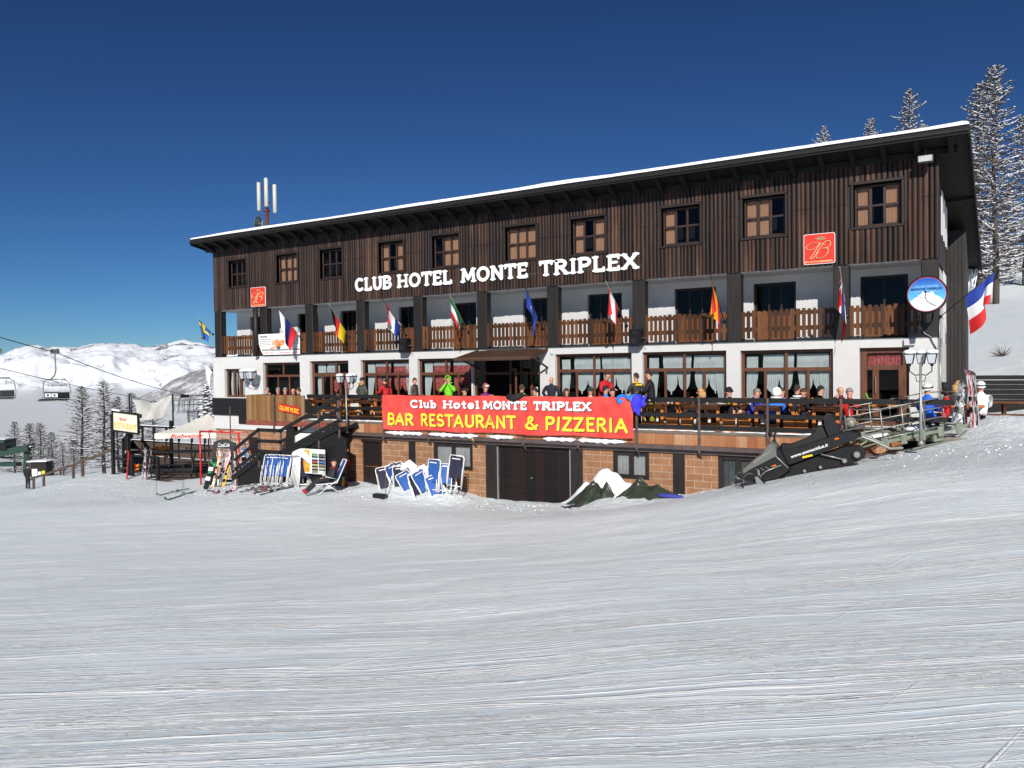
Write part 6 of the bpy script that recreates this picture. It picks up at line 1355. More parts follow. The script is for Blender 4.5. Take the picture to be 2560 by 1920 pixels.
# ---------------- terrace furniture ----------------
def picnic(name='picnic_table'):
    t = thing(name, 'x', 'table'); m = MB()
    for i in range(5): m.bbox(-.36+i*.145, -.36+i*.145+.138, -.95, .95, .71, .75, .006)
    m.build('tabletop', TABLEW, t)
    for y in (-.72, .72):
        m = MB()
        for x in (-.3, .3): m.bbox(x-.045, x+.045, y-.03, y+.03, .0, .71, .008)
        m.bbox(-.26, .26, y-.025, y+.025, .14, .24, .006); m.bbox(-.36, .36, y-.031, y+.031, .62, .71, .006); m.build('leg_frame', ORANGEW, t)
    return reg(t)
def bench(name='bench'):
    t = thing(name, 'x', 'bench'); m = MB()
    for i in range(3): m.bbox(-.2+i*.13, -.2+i*.13+.122, -.9, .9, .42, .45, .005)
    m.build('seat', TABLEW, t); m = MB(); m.bar((.25, -.9, .68), (.25, .9, .68), .03, .12); m.bar((.3, -.9, .85), (.3, .9, .85), .03, .12); m.build('backrest', TABLEW, t)
    for y in (-.75, .75):
        m = MB(); m.prism([(-.2, 0), (.12, 0), (.16, .38), (.34, .92), (.26, .94), (.14, .62), (.1, .42), (-.22, .42)], (0, y-.02, 0), (1, 0, 0), (0, 0, 1), (0, 1, 0), .04); m.build('side_frame', ORANGEW, t)
    return reg(t)
pt = picnic(); bt = bench()
TBX = [11.0, 12.9, 15.4, 17.9, 20.6, 22.6, 24.05, 25.8, 27.45]
names = ['on the left beside the stair head', 'between the stairs and the banner', 'behind the left part of the banner', 'behind the banner below the awning', 'behind the banner near the bald person', 'behind the right end of the banner', 'under the two ski helmets', 'in front of the blue jackets', 'beside the person with the phone']
TBX[5:9] = [24.35, 26.05, 27.75, 29.3]
for i, x in enumerate(TBX):
    lab = 'wooden picnic table '+names[i]
    if i == 0: pt.location = (x, -2.55, 0); pt['label'] = lab; pt['group'] = 'picnic tables on the terrace'
    else: dup(pt, (x, -2.55, 0), 0, lab, 'picnic tables on the terrace')
    for s_ in (-1, 1):
        lb = 'wooden bench with slanted back on the %s side of the table %s' % ('left' if s_ < 0 else 'right', ' '.join(names[i].split()[:5]))
        lb = ' '.join(lb.split()[:16])
        loc = (x+s_*.66, -2.55, 0); rz = 0 if s_ > 0 else math.pi
        if i == 0 and s_ < 0: bt.location = loc; bt.rotation_euler = (0, 0, rz); bt['label'] = lb; bt['group'] = 'benches on the terrace'
        else: dup(bt, loc, rz, lb, 'benches on the terrace')
# long table along the right end
t = thing('long_table', 'long orange-brown plank table by the right door', 'table', (30.9, -1.9, 0)); m = MB(); m.bbox(-2.1, 2.1, -.35, .35, .72, .77); m.build('tabletop', ORANGEW, t)
for x in (-1.6, 0, 1.6):
    m = MB(); m.prism([(-.3, 0), (-.2, 0), (.3, .72), (.2, .72)], (x, 0, 0), (0, 1, 0), (0, 0, 1), (1, 0, 0), .05); m.prism([(.3, 0), (.2, 0), (-.3, .72), (-.2, .72)], (x+.055, 0, 0), (0, 1, 0), (0, 0, 1), (1, 0, 0), .05); m.build('trestle', TABLEW, t)
t = thing('long_table', 'brown plank table in front of the black fence at the right edge', 'table', (35.2, .6, 0)); m = MB(); m.bbox(-2.3, 2.3, -.35, .35, .72, .77); m.build('tabletop', TABLEW, t)
for x in (-1.8, .2, 1.8):
    m = MB(); m.prism([(-.35, 0), (-.25, 0), (.3, .72), (.2, .72)], (x, 0, 0), (0, 1, 0), (0, 0, 1), (1, 0, 0), .06); m.prism([(.35, 0), (.25, 0), (-.3, .72), (-.2, .72)], (x+.065, 0, 0), (0, 1, 0), (0, 0, 1), (1, 0, 0), .06); m.build('trestle', TABLEW, t)
m = MB(); m.bbox(-2.3, 2.3, -1.0, -.72, .42, .46); m.build('bench_seat', TABLEW, t)
# black board fence at the right
t = thing('board_fence', 'black horizontal board fence in front of the snowy hillside at the right', 'fence', (32.5, 6.0, 0)); m = MB()
for i in range(11): m.bbox(0, 9, 0, .03, -.4+i*.17, -.4+i*.17+.163-(.02 if i in (9, 10) else 0), .004)
m.build('boards', EAVE, t)
for x in (.1, 2.2, 4.4, 6.6):
    m = MB(); m.bbox(x, x+.1, -.06, -.002, -.5, 1.47); m.build('post', EAVE, t)
# things lying on the tables and rail
def helmet(label, x, y, z, c, rz=0):
    t = thing('ski_helmet', label, 'helmet', (x, y, z), rz, 'ski helmets on the terrace'); m = MB(); m.ball((0, 0, .02), (.12, .15, .15), 14, 9, cut=-.2); m.build('shell', mat('helmet_shell_%d' % c[0], RGB(*c), .3), t, smooth=True)
    m = MB(); m.path([(.125*math.cos(R(a)), .155*math.sin(R(a)), .05) for a in range(20, 165, 16)], .025, 6); m.build('goggles', mat('orange_lens', RGB(220, 90, 20), .2) if c[0] == 224 else BLACKM, t, smooth=True)
q = onY(1803, 1012, -3.1); helmet('white ski helmet with orange goggles on the table edge behind the rail', q.x, -3.1, .79, (224, 222, 226), R(-90))
q = onY(1830, 1012, -3.05); helmet('bright yellow ski helmet with matching goggles on the table edge', q.x, -3.05, .79, (214, 214, 20), R(-80))
q = onY(1624, 1002, -3.85); helmet('black ski helmet hanging on the rail beside the blue jacket', q.x, -3.85, q.z-.05, (18, 18, 20), R(-60))
def drapeJ(label, x0, x1, drop, col, seed, name='jacket'):
    r = random.Random(seed); m = MB(); ph = r.uniform(0, 6)
    def P(u, v):
        x = x0+(x1-x0)*(u+.06*math.sin(v*7+ph)); a = v*1.25
        if v < .35: y = -3.55-.35*v/.35; z = 1.0+.05*math.sin(u*8+ph)+.03*math.sin(v*9)
        else: y = -3.93-.05*math.sin(u*10+ph); z = 1.03-(v-.35)/.65*drop*(.8+.25*math.sin(u*6+ph)+.12*math.sin(u*17))
        return (x, y+.025*math.sin(u*19+v*6), z)
    m.grid(P, 26, 18); o = m.build(name, cloth(*col), smooth=True); tag(o, label, 'jacket', 'clothes hung over the terrace rail'); return o
qa, qb = onY(1545, 1000, -3.9), onY(1580, 1000, -3.9); drapeJ('bright sky-blue jacket lying over the top right end of the banner', qa.x, qb.x+.05, .22, (24, 110, 200), 1)
qa, qb = onY(1580, 1000, -3.9), onY(1616, 1000, -3.9); drapeJ('royal blue jacket hanging down the right end of the banner', qa.x, qb.x, .52, (52, 52, 190), 2)
qa, qb = onY(1272, 1000, -3.9), onY(1300, 1000, -3.9); m = MB(); m.path([(qa.x-.05, -3.85, .97), ((qa.x+qb.x)/2, -3.92, .93), (qb.x+.1, -3.85, 1.02)], [.1, .13, .08], 10); o = m.build('jacket_sleeve', cloth(22, 22, 24), smooth=True); tag(o, 'black padded jacket sleeve hanging over the middle of the banner top', 'jacket', 'clothes hung over the terrace rail')
r = random.Random(3)
for i, (px, lab) in enumerate(((1768, 'clear glass on the table under the blond person'), (1875, 'white cup on the table in front of the blue jackets'), (1889, 'blue and white cup right of the white cup'), (1680, 'pair of white cups on the far table right of the yellow trousers'))):
    q = onY(px, 1010, -2.9); m = MB(); m.lathe((q.x, -2.9, .751), [(.03, 0), (.045, .09), (.045, .13), (.04, .13)], 10)
    if i == 3: m.lathe((q.x-.12, -2.9, .751), [(.03, 0), (.045, .11), (.04, .11)], 10)
    o = m.build('cup', WHITEP if i != 2 else BLUEF, smooth=True); tag(o, lab, 'cup', 'cups on the terrace tables')
q = onY(2167, 1003, -3.4); m = MB(); a = onY(2165, 983, -3.4); b_ = onY(2182, 1021, -3.4); m.bar(a, b_, .02, .09, (0, -1, 0)); o = m.build('ski', mat('green_ski', RGB(60, 200, 60), .4)); tag(o, 'bright green ski tip sticking up behind the rail near the right door', 'ski')
# ---------------- deck chairs ----------------
def deckchair(col, name='deck_chair'):
    t = thing(name, 'x', 'deck chair'); m = MB()      # folded, standing upright: local x = width, z up
    for x in (-.27, .27): m.path([(x, 0, 0), (x, .0, .5), (x, .03, 1.0), (x*.85, .03, 1.08)], .018, 6); m.path([(x*.9, .07, .02), (x*.92, .09, .55), (x*.9, .1, .86)], .016, 6); m.path([(x*1.03, -.05, .1), (x*1.03, -.04, .7)], .014, 6)
    m.path([(-.23, .03, 1.08), (.23, .03, 1.08)], .018, 6); m.path([(-.25, .0, .08), (.25, 0, .08)], .016, 6); m.path([(-.24, .1, .86), (.24, .1, .86)], .016, 6)
    m.build('frame', WHITEP, t, smooth=True)
    m = MB(); m.grid(lambda u, v: (-.235+.47*u, -.01+.035*math.sin(v*3.14)+.008*math.sin(u*9), .34+.7*v), 8, 10); m.build('fabric', col, t, smooth=True)
    m = MB(); m.box(-.15, .15, -.035, -.02, .96, .99); m.build('fabric_label', WHITEP, t)
    return reg(t)
cb = deckchair(BLUEF); cn = deckchair(NAVYF); first = {cb: 1, cn: 1}
def putc(proto, x, y, z, rz, tilt, lab, grp, sc=1.0, roll=0):
    if first.pop(proto, None): o = proto
    else: o = dup(proto)
    o.location = (x, y, z); o.rotation_euler = (tilt, roll, rz); o['label'] = lab; o['group'] = grp; o.scale = (sc, sc, sc); return o
G1 = 'folded deck chairs leaning under the stairs'; G2 = 'deck chairs heaped in snow below the banner'
for px, py, rz, lab, pr_ in ((668, 1208, .1, 'leftmost blue deck chair leaning under the stairs', cb), (676, 1200, .0, 'blue deck chair second from the left under the stairs', cb), (688, 1199, .05, 'blue deck chair third from the left under the stairs', cb), (706, 1200, -.05, 'rightmost blue deck chair leaning under the stairs', cb), (732, 1203, 0, 'dark navy deck chair at the front of the snow-topped stack', cn)):
    q = onY(px, py, -5.05); putc(pr_, q.x, -5.08, gz(q.x, -5.08)-.05, rz, R(-11), lab, G1, 1.08)
for k in range(7):
    q = onY(746+k*3.2, 1200, -5.0); putc(cn if k == 3 else cb if False else cn, q.x, -5.0, gz(q.x, -5)-.03, R(50+k*3), R(-7), 'white-framed deck chair seen edge-on in the snow-topped stack beside the map board', G1, 1.1, R(8))
m = MB(); q = onY(752, 1134, -5.05); m.path([(q.x-.42, -5.1, q.z-.1), (q.x-.3, -5.08, q.z-.02), (q.x-.05, -5.05, q.z+.04), (q.x+.2, -5.02, q.z-.08), (q.x+.42, -5.0, q.z-.35)], [.04, .1, .15, .13, .05], 12, flat=1.0); o = m.build('snow_mound', SNOWD, smooth=True); tag(o, 'rounded snow cap on the stacked deck chairs by the map board', 'snow')
r = random.Random(12)
LST = [(992, 1172, 20, -14, cb, 'blue deck chair at the left end of the heap below the banner'), (1003, 1168, 35, -6, cn, 'navy deck chair behind the leftmost blue one in the heap'), (1040, 1188, 15, -26, cb, 'low blue deck chair sunk in the middle of the heap'), (1052, 1170, 25, -10, cn, 'navy deck chair under the round snow lump in the heap'), (1080, 1160, -5, -4, cb, 'tall upright blue deck chair in the middle of the heap'), (1108, 1165, 30, -20, cb, 'blue deck chair lying back against the dark ones in the heap'), (1124, 1168, 48, -22, cn, 'navy deck chair tilted to the left in the heap'), (1134, 1150, 5, -3, cn, 'tall navy deck chair at the right end of the heap')]
for px, py, rz, tl, pr_, lab in LST:
    y = -4.75-r.uniform(0, .45); q = onY(px, py-2, y); z = q.z-.96*math.cos(R(tl)); putc(pr_, q.x, y, max(z, gz(q.x, y)-.55), R(rz), R(tl), lab, G2, .9 if px not in (1080, 1134) else 1.0, R(r.uniform(-6, 6)))
for k in range(12):
    px = 975+k*13+r.uniform(-4, 4); y = -4.6-r.uniform(0, .5); q = onY(px, 1190, y); putc(cn if k % 3 == 0 else cb, q.x, y, gz(q.x, y)-.3, R(60+r.uniform(-20, 20)), R(r.uniform(-25, -5)), 'white deck chair frame jammed edge-on into the snowy heap below the banner', G2, .95, R(r.uniform(-25, 15)))
m = MB()
for px, py, k in ((1021, 1160, 1.0), (1057, 1168, .7)): q = onY(px, py, -4.9); m.path([(q.x-.4*k, -4.95, q.z-.3*k), (q.x-.2*k, -4.9, q.z-.12*k), (q.x, -4.85, q.z+.0*k), (q.x+.18*k, -4.85, q.z-.14*k), (q.x+.34*k, -4.9, q.z-.4*k), (q.x+.3*k, -4.95, q.z-.75*k)], [.03, .12*k, .15*k, .16*k, .13*k, .04], 10)
o = m.build('snow_mound', SNOWD, smooth=True); tag(o, 'pointed lumps of snow on top of the deck chair heap below the banner', 'snow')
# chair of the seated man
t = thing('deck_chair', 'open blue deck chair carrying the resting person in red boots', 'deck chair', (LG.location.x, LG.location.y, LG.location.z), R(-125-90), 'folded deck chairs leaning under the stairs')
t['group'] = 'deck chairs in use'
m = MB()
for x in (-.28, .28): m.path([(x, -.5, 1.15), (x, -.15, .38), (x, .55, .36)], .018, 6); m.path([(x, -.25, .02), (x, .25, .38)], .016, 6); m.path([(x, .5, .02), (x, -.2, .5), (x, .25, .62)], .016, 6)
m.path([(-.28, -.5, 1.15), (.28, -.5, 1.15)], .018, 6); m.path([(-.28, .55, .36), (.28, .55, .36)], .018, 6); m.build('frame', WHITEP, t, smooth=True)
m = MB(); m.grid(lambda u, v: (-.26+.52*u, (-.5+.36*v*1.6 if v < .6 else -.15+.68*(v-.6)/.4), (1.12-.78*v/.6 if v < .6 else .33)), 6, 12); m.build('fabric', BLUEF, t, smooth=True)
# ---------------- skis ----------------
SKC = [mat('ski_top_%d' % i, RGB(*c), .35, c2=RGB(*c2), sc=(30, 30, 3), contrast=(.48, .52)) for i, (c, c2) in enumerate([((24, 24, 28), (210, 210, 212)), ((190, 30, 40), (240, 240, 240)), ((30, 30, 34), (190, 60, 60)), ((230, 120, 40), (240, 240, 240)), ((40, 150, 70), (20, 40, 30)), ((210, 214, 60), (230, 140, 40)), ((180, 24, 30), (200, 40, 40)), ((60, 60, 66), (150, 150, 156))])]
def ski(a, b, k, label, grp=None, w=.1, n=(0, -1, 0), binding=True, parent=None):
    a = Vector(a); b = Vector(b); d = (b-a); L = d.length; d.normalize(); n = Vector(n); sd = d.cross(n).normalized(); n = sd.cross(d)
    t = thing('ski', label, 'ski', a, 0, grp); m = MB()
    def P(u, v):
        wd = w*(.5+.16*abs(2*u-1)**1.5)*(1 if u < .95 else max(.08, 1-((u-.95)/.05)**2)); up = (.16*max(0, (u-.9)/.1)**2)
        return d*(u*L)+sd*(v-.5)*2*wd+n*(up+.012)
    m.grid(P, 26, 2); m.grid(lambda u, v: P(u, 1-v)-n*.014, 26, 2); m.build('ski_blade', SKC[k % 8], t, smooth=True)
    if binding:
        m = MB(); c = d*(L*.42); m.bar(c-d*.17+n*.035, c-d*.05+n*.045, .07, .06, n); m.bar(c+d*.12+n*.03, c+d*.22+n*.035, .07, .05, n); m.build('binding', BLACKP if k % 2 else GREYM, t)
    return t
def pole(a, b, label, grp='ski poles stuck in the snow', c=None):
    a = Vector(a); b = Vector(b); t = thing('ski_pole', label, 'ski pole', a, 0, grp); d = b-a; m = MB(); m.path([(0, 0, 0), d], [.006, .009], 5); m.build('shaft', c or BLACKM, t); m = MB(); m.lathe(d*.06, [(.045, 0), (.05, .008), (.01, .02)], 8, d); m.build('basket', BLACKM, t); m = MB(); m.path([d*.9, d*1.0], [.016, .018], 6); m.build('grip', BLACKM, t); return t
# cola rack: dark board frame with skis
RD = 33.2
def onGp(px, py): p = onG(px, py); return Vector((p.x, p.y, gz(p.x, p.y)))
cr_ = onGp(566, 1212); RK = thing('ski_rack', 'dark grey ski rack with a white cola script on its top board', 'ski rack', cr_, R(26))
s1 = 33.0/F
def RQ(px, py, dy=0): return Vector(((px-566)*s1, dy, (1212-py)*s1))
m = MB(); m.prism([(RQ(*q).x, RQ(*q).z) for q in ((537, 1120), (537, 1104), (556, 1098), (572, 1098), (592, 1108), (594, 1122)) ][::-1], (0, 0, 0), (1, 0, 0), (0, 0, 1), (0, -1, 0), .06); m.prism([(RQ(*q).x, RQ(*q).z) for q in ((578, 1120), (592, 1108), (604, 1200), (582, 1214))][::-1], (0, .01, 0), (1, 0, 0), (0, 0, 1), (0, -1, 0), .05); m.prism([(RQ(*q).x, RQ(*q).z) for q in ((534, 1110), (542, 1110), (536, 1212), (524, 1212))][::-1], (0, .01, 0), (1, 0, 0), (0, 0, 1), (0, -1, 0), .05)
m.bar(RQ(530, 1160, .1), RQ(598, 1160, .1), .06, .1); m.bar(RQ(530, 1205, .35), RQ(598, 1205, .35), .06, .1); m.build('rack_frame', mat('rack_grey', RGB(44, 44, 45), .6), RK)
ftext('CocaCola', RQ(548, 1117, -.065), (1, 0, .03), (0, 0, 1), (0, -1, 0), .17, .5, WHITEP, RK, 'script_lettering', .35, .012)
m = MB(); m.tube(RQ(563, 1100, .3), RQ(563, 1018, .3), .025); o = m.build('pole', GREYWOOD); o.location = cr_; tag(o, 'thin bare wooden pole rising behind the cola ski rack', 'pole')
GS = 'skis standing at the cola rack'
def rq(px, py, dy): v = RQ(px, py, dy); c, s_ = math.cos(R(26)), math.sin(R(26)); return cr_+Vector((v.x*c-v.y*s_, v.x*s_+v.y*c, v.z))
for (xa, ya, xb, yb, k, lab) in [(546, 1214, 556, 1124, 3, 'orange and white ski standing at the left of the cola rack'), (552, 1222, 574, 1132, 1, 'red and white ski crossing the left side of the cola rack'), (556, 1232, 583, 1125, 1, 'red-tipped ski leaning to the right at the front of the cola rack'), (560, 1218, 580, 1138, 0, 'black and white ski just behind the red-tipped one'), (563, 1215, 566, 1130, 7, 'grey ski standing upright in the middle of the rack'), (606, 1214, 594, 1128, 1, 'red-tipped ski at the right side of the cola rack'), (611, 1214, 598, 1140, 2, 'black and red ski right of the red-tipped one'), (617, 1210, 602, 1150, 0, 'black ski at the far right of the cola rack'), (600, 1212, 590, 1150, 7, 'grey ski leaning on the right post of the rack'), (553, 1212, 548, 1145, 4, 'green ski behind the snowboard'), (572, 1216, 576, 1160, 5, 'yellow ski low behind the red-tipped pair')]:
    ski(rq(xa, ya, -.55), rq(xb, yb, -.08), k, lab, GS, n=(.3, -1, .2))
for (xa, ya, xb, yb, k, wd, lab, c2) in [(529, 1219, 541, 1146, 4, .26, 'black and green snowboard leaning at the left of the cola rack', None), (604, 1146, 611, 1120, 0, .24, 'blue patterned snowboard on top of the right rack side', 1)]:
    a = rq(xa, ya, -.6); b_ = rq(xb, yb, -.15 if not c2 else .25); 
    if c2: a = rq(612, 1200, .3); b_ = rq(606, 1122, .2)
    t = thing('snowboard', lab, 'snowboard', a); d = (b_-a); L = d.length; d.normalize(); n_ = Vector((.3, -1, .2)); sd = d.cross(n_).normalized(); n_ = sd.cross(d); m = MB()
    m.grid(lambda u, v: d*(u*L)+sd*(v-.5)*wd*(1 if .12 < u < .88 else math.sqrt(max(.02, 1-((abs(u-.5)-.38)/.12)**2)))*(.9+.2*abs(2*u-1))+n_*(.05*max(0, abs(2*u-1)-.75)), 24, 6)
    m.build('deck', mat('snowboard_print' if not c2 else 'blue_snowboard_print', RGB(34, 36, 40) if not c2 else RGB(30, 110, 180), .3, c2=RGB(50, 170, 90) if not c2 else RGB(220, 226, 230), sc=(3, 3, 5), contrast=(.54, .57)), t, smooth=True)
    m = MB(); m.bar(d*L*.35+n_*.03-sd*.1, d*L*.35+n_*.03+sd*.1, .16, .08, n_); m.bar(d*L*.66+n_*.03-sd*.1, d*L*.66+n_*.03+sd*.1, .16, .08, n_); m.build('binding', WHITEP if not c2 else BLACKP, t)
# skis and poles lying on the snow
r = random.Random(21)
GF = 'skis lying on the snow'
def flat(px0, py0, px1, py1, k, lab, w=.1): a = onGp(px0, py0); b_ = onGp(px1, py1); a.z += .03; b_.z += .03; return ski(a, b_, k, lab, GF, w, (0, 0, 1))
flat(472, 1223, 392, 1241, 4, 'upper green ski lying alone on the left snow'); flat(488, 1230, 411, 1254, 4, 'lower green ski lying alone on the left snow')
for i, (a, b_, c, d, k, lab) in enumerate([(598, 1232, 660, 1222, 0, 'black ski lying left in the pile of skis on the snow'), (612, 1228, 676, 1216, 7, 'grey ski at the back left of the ski pile'), (640, 1234, 700, 1222, 0, 'black and white ski in the middle of the pile'), (634, 1236, 664, 1226, 6, 'red ski in the middle of the pile'), (650, 1239, 734, 1218, 7, 'long grey ski at the front of the pile'), (690, 1226, 745, 1214, 0, 'black ski at the right end of the pile'), (590, 1222, 640, 1214, 2, 'black and red ski behind the pile'), (654, 1222, 700, 1216, 0, 'dark ski behind the middle of the pile'), (520, 1228, 548, 1236, 2, 'ski with red tail left of the cola rack'), (560, 1238, 586, 1226, 1, 'red ski tail in front of the cola rack')]):
    flat(a, b_, c, d, k, lab)
for i, px in enumerate([392, 456, 460, 636, 640, 655, 659, 666, 670, 674, 698, 702]):
    py = 1240 if px < 400 else 1236 if px < 470 else 1216+r.uniform(-4, 12); a = onGp(px, py); top = a+Vector((r.uniform(-.06, .06), r.uniform(-.05, .05), 1.2)); pole(a, top, 'thin dark ski pole standing in the snow near the lying skis' if px > 500 else 'thin ski pole beside the green skis')
# yellow and red skis by the wall, skis at the right
a = onGp(857, 1216); ski(a, atD(868, 1134, (a-CP).dot(_d)+.25), 5, 'yellow and white ski leaning on the black boards by the block wall', 'skis leaning on the stair boards'); ski(onGp(862, 1217), atD(871, 1146, (a-CP).dot(_d)+.3), 6, 'red ski leaning beside the yellow one by the block wall', 'skis leaning on the stair boards')
a = onGp(950, 1245); t = thing('snow_mat', 'small black brush mat with a thin stick on the snow by the basement door', 'mat', a); m = MB(); m.bbox(-.25, .25, -.12, .12, 0, .14, .03); m.build('mat', BLACKM, t); m = MB(); m.tube((.25, 0, 0), (.27, 0, 1.0), .012); m.build('stick', STEELB, t)
a = onGp(2435, 1068); b_ = atD(2421, 922, (a-CP).dot(_d)); ski(a-Vector((0, 0, .1)), b_, 1, 'red and white ski stuck upright in the snow pile at the right', 'skis stuck in the right snow pile', w=.11, n=(-.6, -1, 0)); ski(a+Vector((.09, .05, -.1)), b_+Vector((.1, .05, -.02)), 0, 'dark ski standing behind the red and white one', 'skis stuck in the right snow pile', w=.11, n=(-.6, -1, 0))
c0 = onY(2385, 1030, -3.9); ski(c0-Vector((0, 0, .25)), onY(2405, 952, -3.7), 7, 'grey ski leaning on the end of the terrace rail', 'skis leaning on the rail end'); ski(c0+Vector((.12, 0, -.25)), onY(2408, 962, -3.6), 0, 'black ski leaning on the end of the terrace rail', 'skis leaning on the rail end')
# map board with photos
p0, p1 = onY(750, 1121, -4.98), onY(812, 1187, -4.98); MBD = thing('map_board', 'white framed information board, orange strip on the left and small photos on the right', 'sign', ((p0.x+p1.x)/2, -4.98, p1.z)); hw = (p1.x-p0.x)/2; hh = p0.z-p1.z
m = MB(); m.bbox(-hw, hw, 0, .05, 0, hh, .01); m.build('board', WHITEP, MBD)
m = MB(); m.box(-hw+.04, -hw+.04+hw*.72, -.004, 0, .05, hh-.04); m.build('orange_strip', mat('orange_poster', RGB(226, 152, 40), .5), MBD)
ftext('MARCHE', (-hw+.12+hw*.5, -.006, .08), (0, 0, 1), (-1, 0, 0), (0, -1, 0), .16, .85, mat('pale_orange_print', RGB(240, 190, 90), .5), MBD, 'board_lettering', 0, .01)
cols = [(90, 120, 80), (60, 64, 70), (150, 170, 200), (120, 120, 124), (160, 60, 50), (60, 90, 150), (140, 150, 90), (110, 100, 90), (150, 120, 110), (150, 160, 130), (100, 110, 90), (180, 180, 184)]
for i in range(12):
    cx = -hw+.1+hw*.8+(i % 2)*hw*.56; cz = hh-.18-(i//2)*(hh-.22)/6; m = MB(); m.box(cx, cx+hw*.5, -.004, 0, cz-.13, cz+.03); m.build('photo_print', mat('print_%d' % i, RGB(*cols[i]), .4, c2=RGB(*[min(255, c+50) for c in cols[i]]), sc=(9, 9, 9)), MBD)
m = MB(); m.tube((-hw+.1, .02, 0), (-hw+.1, .02, -.8), .025); m.tube((hw-.1, .02, 0), (hw-.1, .02, -.8), .025); m.build('legs', GALV, MBD)
# ---------------- football goal ----------------
gA = atD(502, 1186, 37.5); gB = atD(599, 1178, 36.2); gA.z = gz(gA.x, gA.y); gB.z = gz(gB.x, gB.y)
GO = thing('football_goal', 'red-framed football goal with white net between deck and stairs', 'goal', gA); dv = gB-gA; dv.z = 0; hgo = atD(502, 1078, 37.5).z-gA.z; bk = Vector((-.35, 1.0, 0)); bk = (bk-dv.normalized()*bk.dot(dv.normalized())).normalized()
m = MB(); U = Vector((0, 0, hgo)); m.tube((0, 0, -.3), U, .04, n=8); m.tube(dv+Vector((0, 0, -.3)), dv+U, .04, n=8); m.tube(U, dv+U, .04, n=8); m.path([U, U+bk*.5, bk*1.0], .022, 6); m.path([dv+U, dv+U+bk*.5, dv+bk*1.0], .022, 6); m.tube(U+bk*.5, dv+U+bk*.5, .022); m.build('goal_frame', REDP, GO, smooth=True)
m = MB(); NN = 22; MM = 18
def gp(u, v):
    q = dv*u
    return q+U+bk*.5*(v/.25) if v < .25 else q+(U+bk*.5).lerp(bk*1.0, (v-.25)/.75)+bk*.06*math.sin(u*5)
for i in range(NN+1): m.path([gp(i/NN, j/MM)+Vector((.02*math.sin(i*3+j), 0, .02*math.cos(j*2+i))) for j in range(MM+1)], .007, 3, cap=False)
for j in range(MM+1): m.path([gp(i/NN, j/MM)+Vector((.02*math.sin(i*3+j), 0, .02*math.cos(j*2+i))) for i in range(NN+1)], .007, 3, cap=False)
m.build('net', WHITEP, GO)
# ---------------- left deck ----------------
DKD = 43.0
dq = atD(420, 1178, 45); DK = thing('wooden_deck', 'low wooden deck with dark railing and posts at the left of the hotel', 'deck', (0, 0, 0))
zdk = atD(420, 1186, 44).z
def DP(px, D): q = atD(px, 1186, D); return Vector((q.x, q.y, zdk))
c1, c2, c3, c4 = DP(284, 43.5), DP(520, 39.5), DP(548, 50), DP(330, 55)
m = MB(); m.add([c1, c2, c3, c4]+[c-Vector((0, 0, .3)) for c in (c1, c2, c3, c4)], [(0, 1, 2, 3), (0, 4, 5, 1), (1, 5, 6, 2), (2, 6, 7, 3), (3, 7, 4, 0)]); m.build('deck_floor', GREYWOOD, DK)
m = MB()
for f in (.25, .6): 
    a = c1.lerp(c2, f); m.bar(a+Vector((0, -.9, -.28)), c1.lerp(c2, f+.33)+Vector((0, -.9, -.28)), .5, .12)
m.build('front_step', GREYWOOD, DK)
def rail(a, b_, n, solid=None):
    m = MB()
    for i in range(n+1): q = a.lerp(b_, i/n); m.bbox(q.x-.06, q.x+.06, q.y-.06, q.y+.06, zdk, zdk+2.05, .01)
    m.build('deck_post', BLACKW, DK); m = MB(); up = Vector((0, 0, 1)); m.bar(a+up*2.02, b_+up*2.02, .09, .12); m.bar(a+up*1.0, b_+up*1.0, .05, .12); m.build('deck_rail', BLACKW, DK)
    m = MB(); m.bar(a+up*.5, b_+up*.5, .04, .85); m.build('deck_panel', GREYWOOD, DK); m = MB(); m.bar(a+up*2.1, b_+up*2.1, .1, .05); m.bar(a+up*1.07, b_+up*1.07, .08, .04); m.build('rail_snow', SNOWD, DK)
rail(c4, c3, 7); rail(c1+Vector((0, .6, 0)), c4, 4)
for px, D, hpx in ((284, 43.3, 155), (322, 43, 118), (331, 42.8, 60), (395, 41.8, 58), (430, 47, 118)):
    q = DP(px, D); h_ = hpx*D/F; m = MB(); m.bbox(q.x-.08, q.x+.08, q.y-.08, q.y+.08, zdk-.3, zdk+h_, .01); m.build('deck_post', BLACKW, DK)
m = MB(); up = Vector((0, 0, 1)); m.bar(DP(284, 43.3)+up*.98, DP(331, 42.8)+up*1.0, .06, .1); m.bar(DP(331, 42.8)+up*1.2, DP(395, 41.8)+up*1.2, .06, .09); m.build('deck_rail', BLACKW, DK)
# big sign
sa = atD(284, 1075, 42.9); sb = atD(345, 1075, 42.3); sv = sb-sa; sv.z = 0; w_ = sv.length; h_ = 46*42.6/F
SG = thing('restaurant_sign', 'cream restaurant sign in a dark timber frame at the left corner of the deck', 'sign', sa, math.atan2(sv.y, sv.x)); tlt = -.09
def sgp(x, z): return (x, 0, z+x*tlt)
m = MB()
m.bar(sgp(-.06, h_+.03), sgp(w_+.06, h_+.03), .1, .1); m.bar(sgp(-.06, -.03), sgp(w_+.06, -.03), .1, .1); m.bar(sgp(-.04, 0), sgp(-.04, h_), .1, .1, (1, 0, 0)); m.bar(sgp(w_+.04, 0), sgp(w_+.04, h_), .1, .1, (1, 0, 0)); m.bar(sgp(w_, .35), sgp(w_+.28, .35), .08, .2); m.bar(sgp(w_, .95), sgp(w_+.25, .95), .08, .2); m.build('sign_frame', BLACKW, SG)
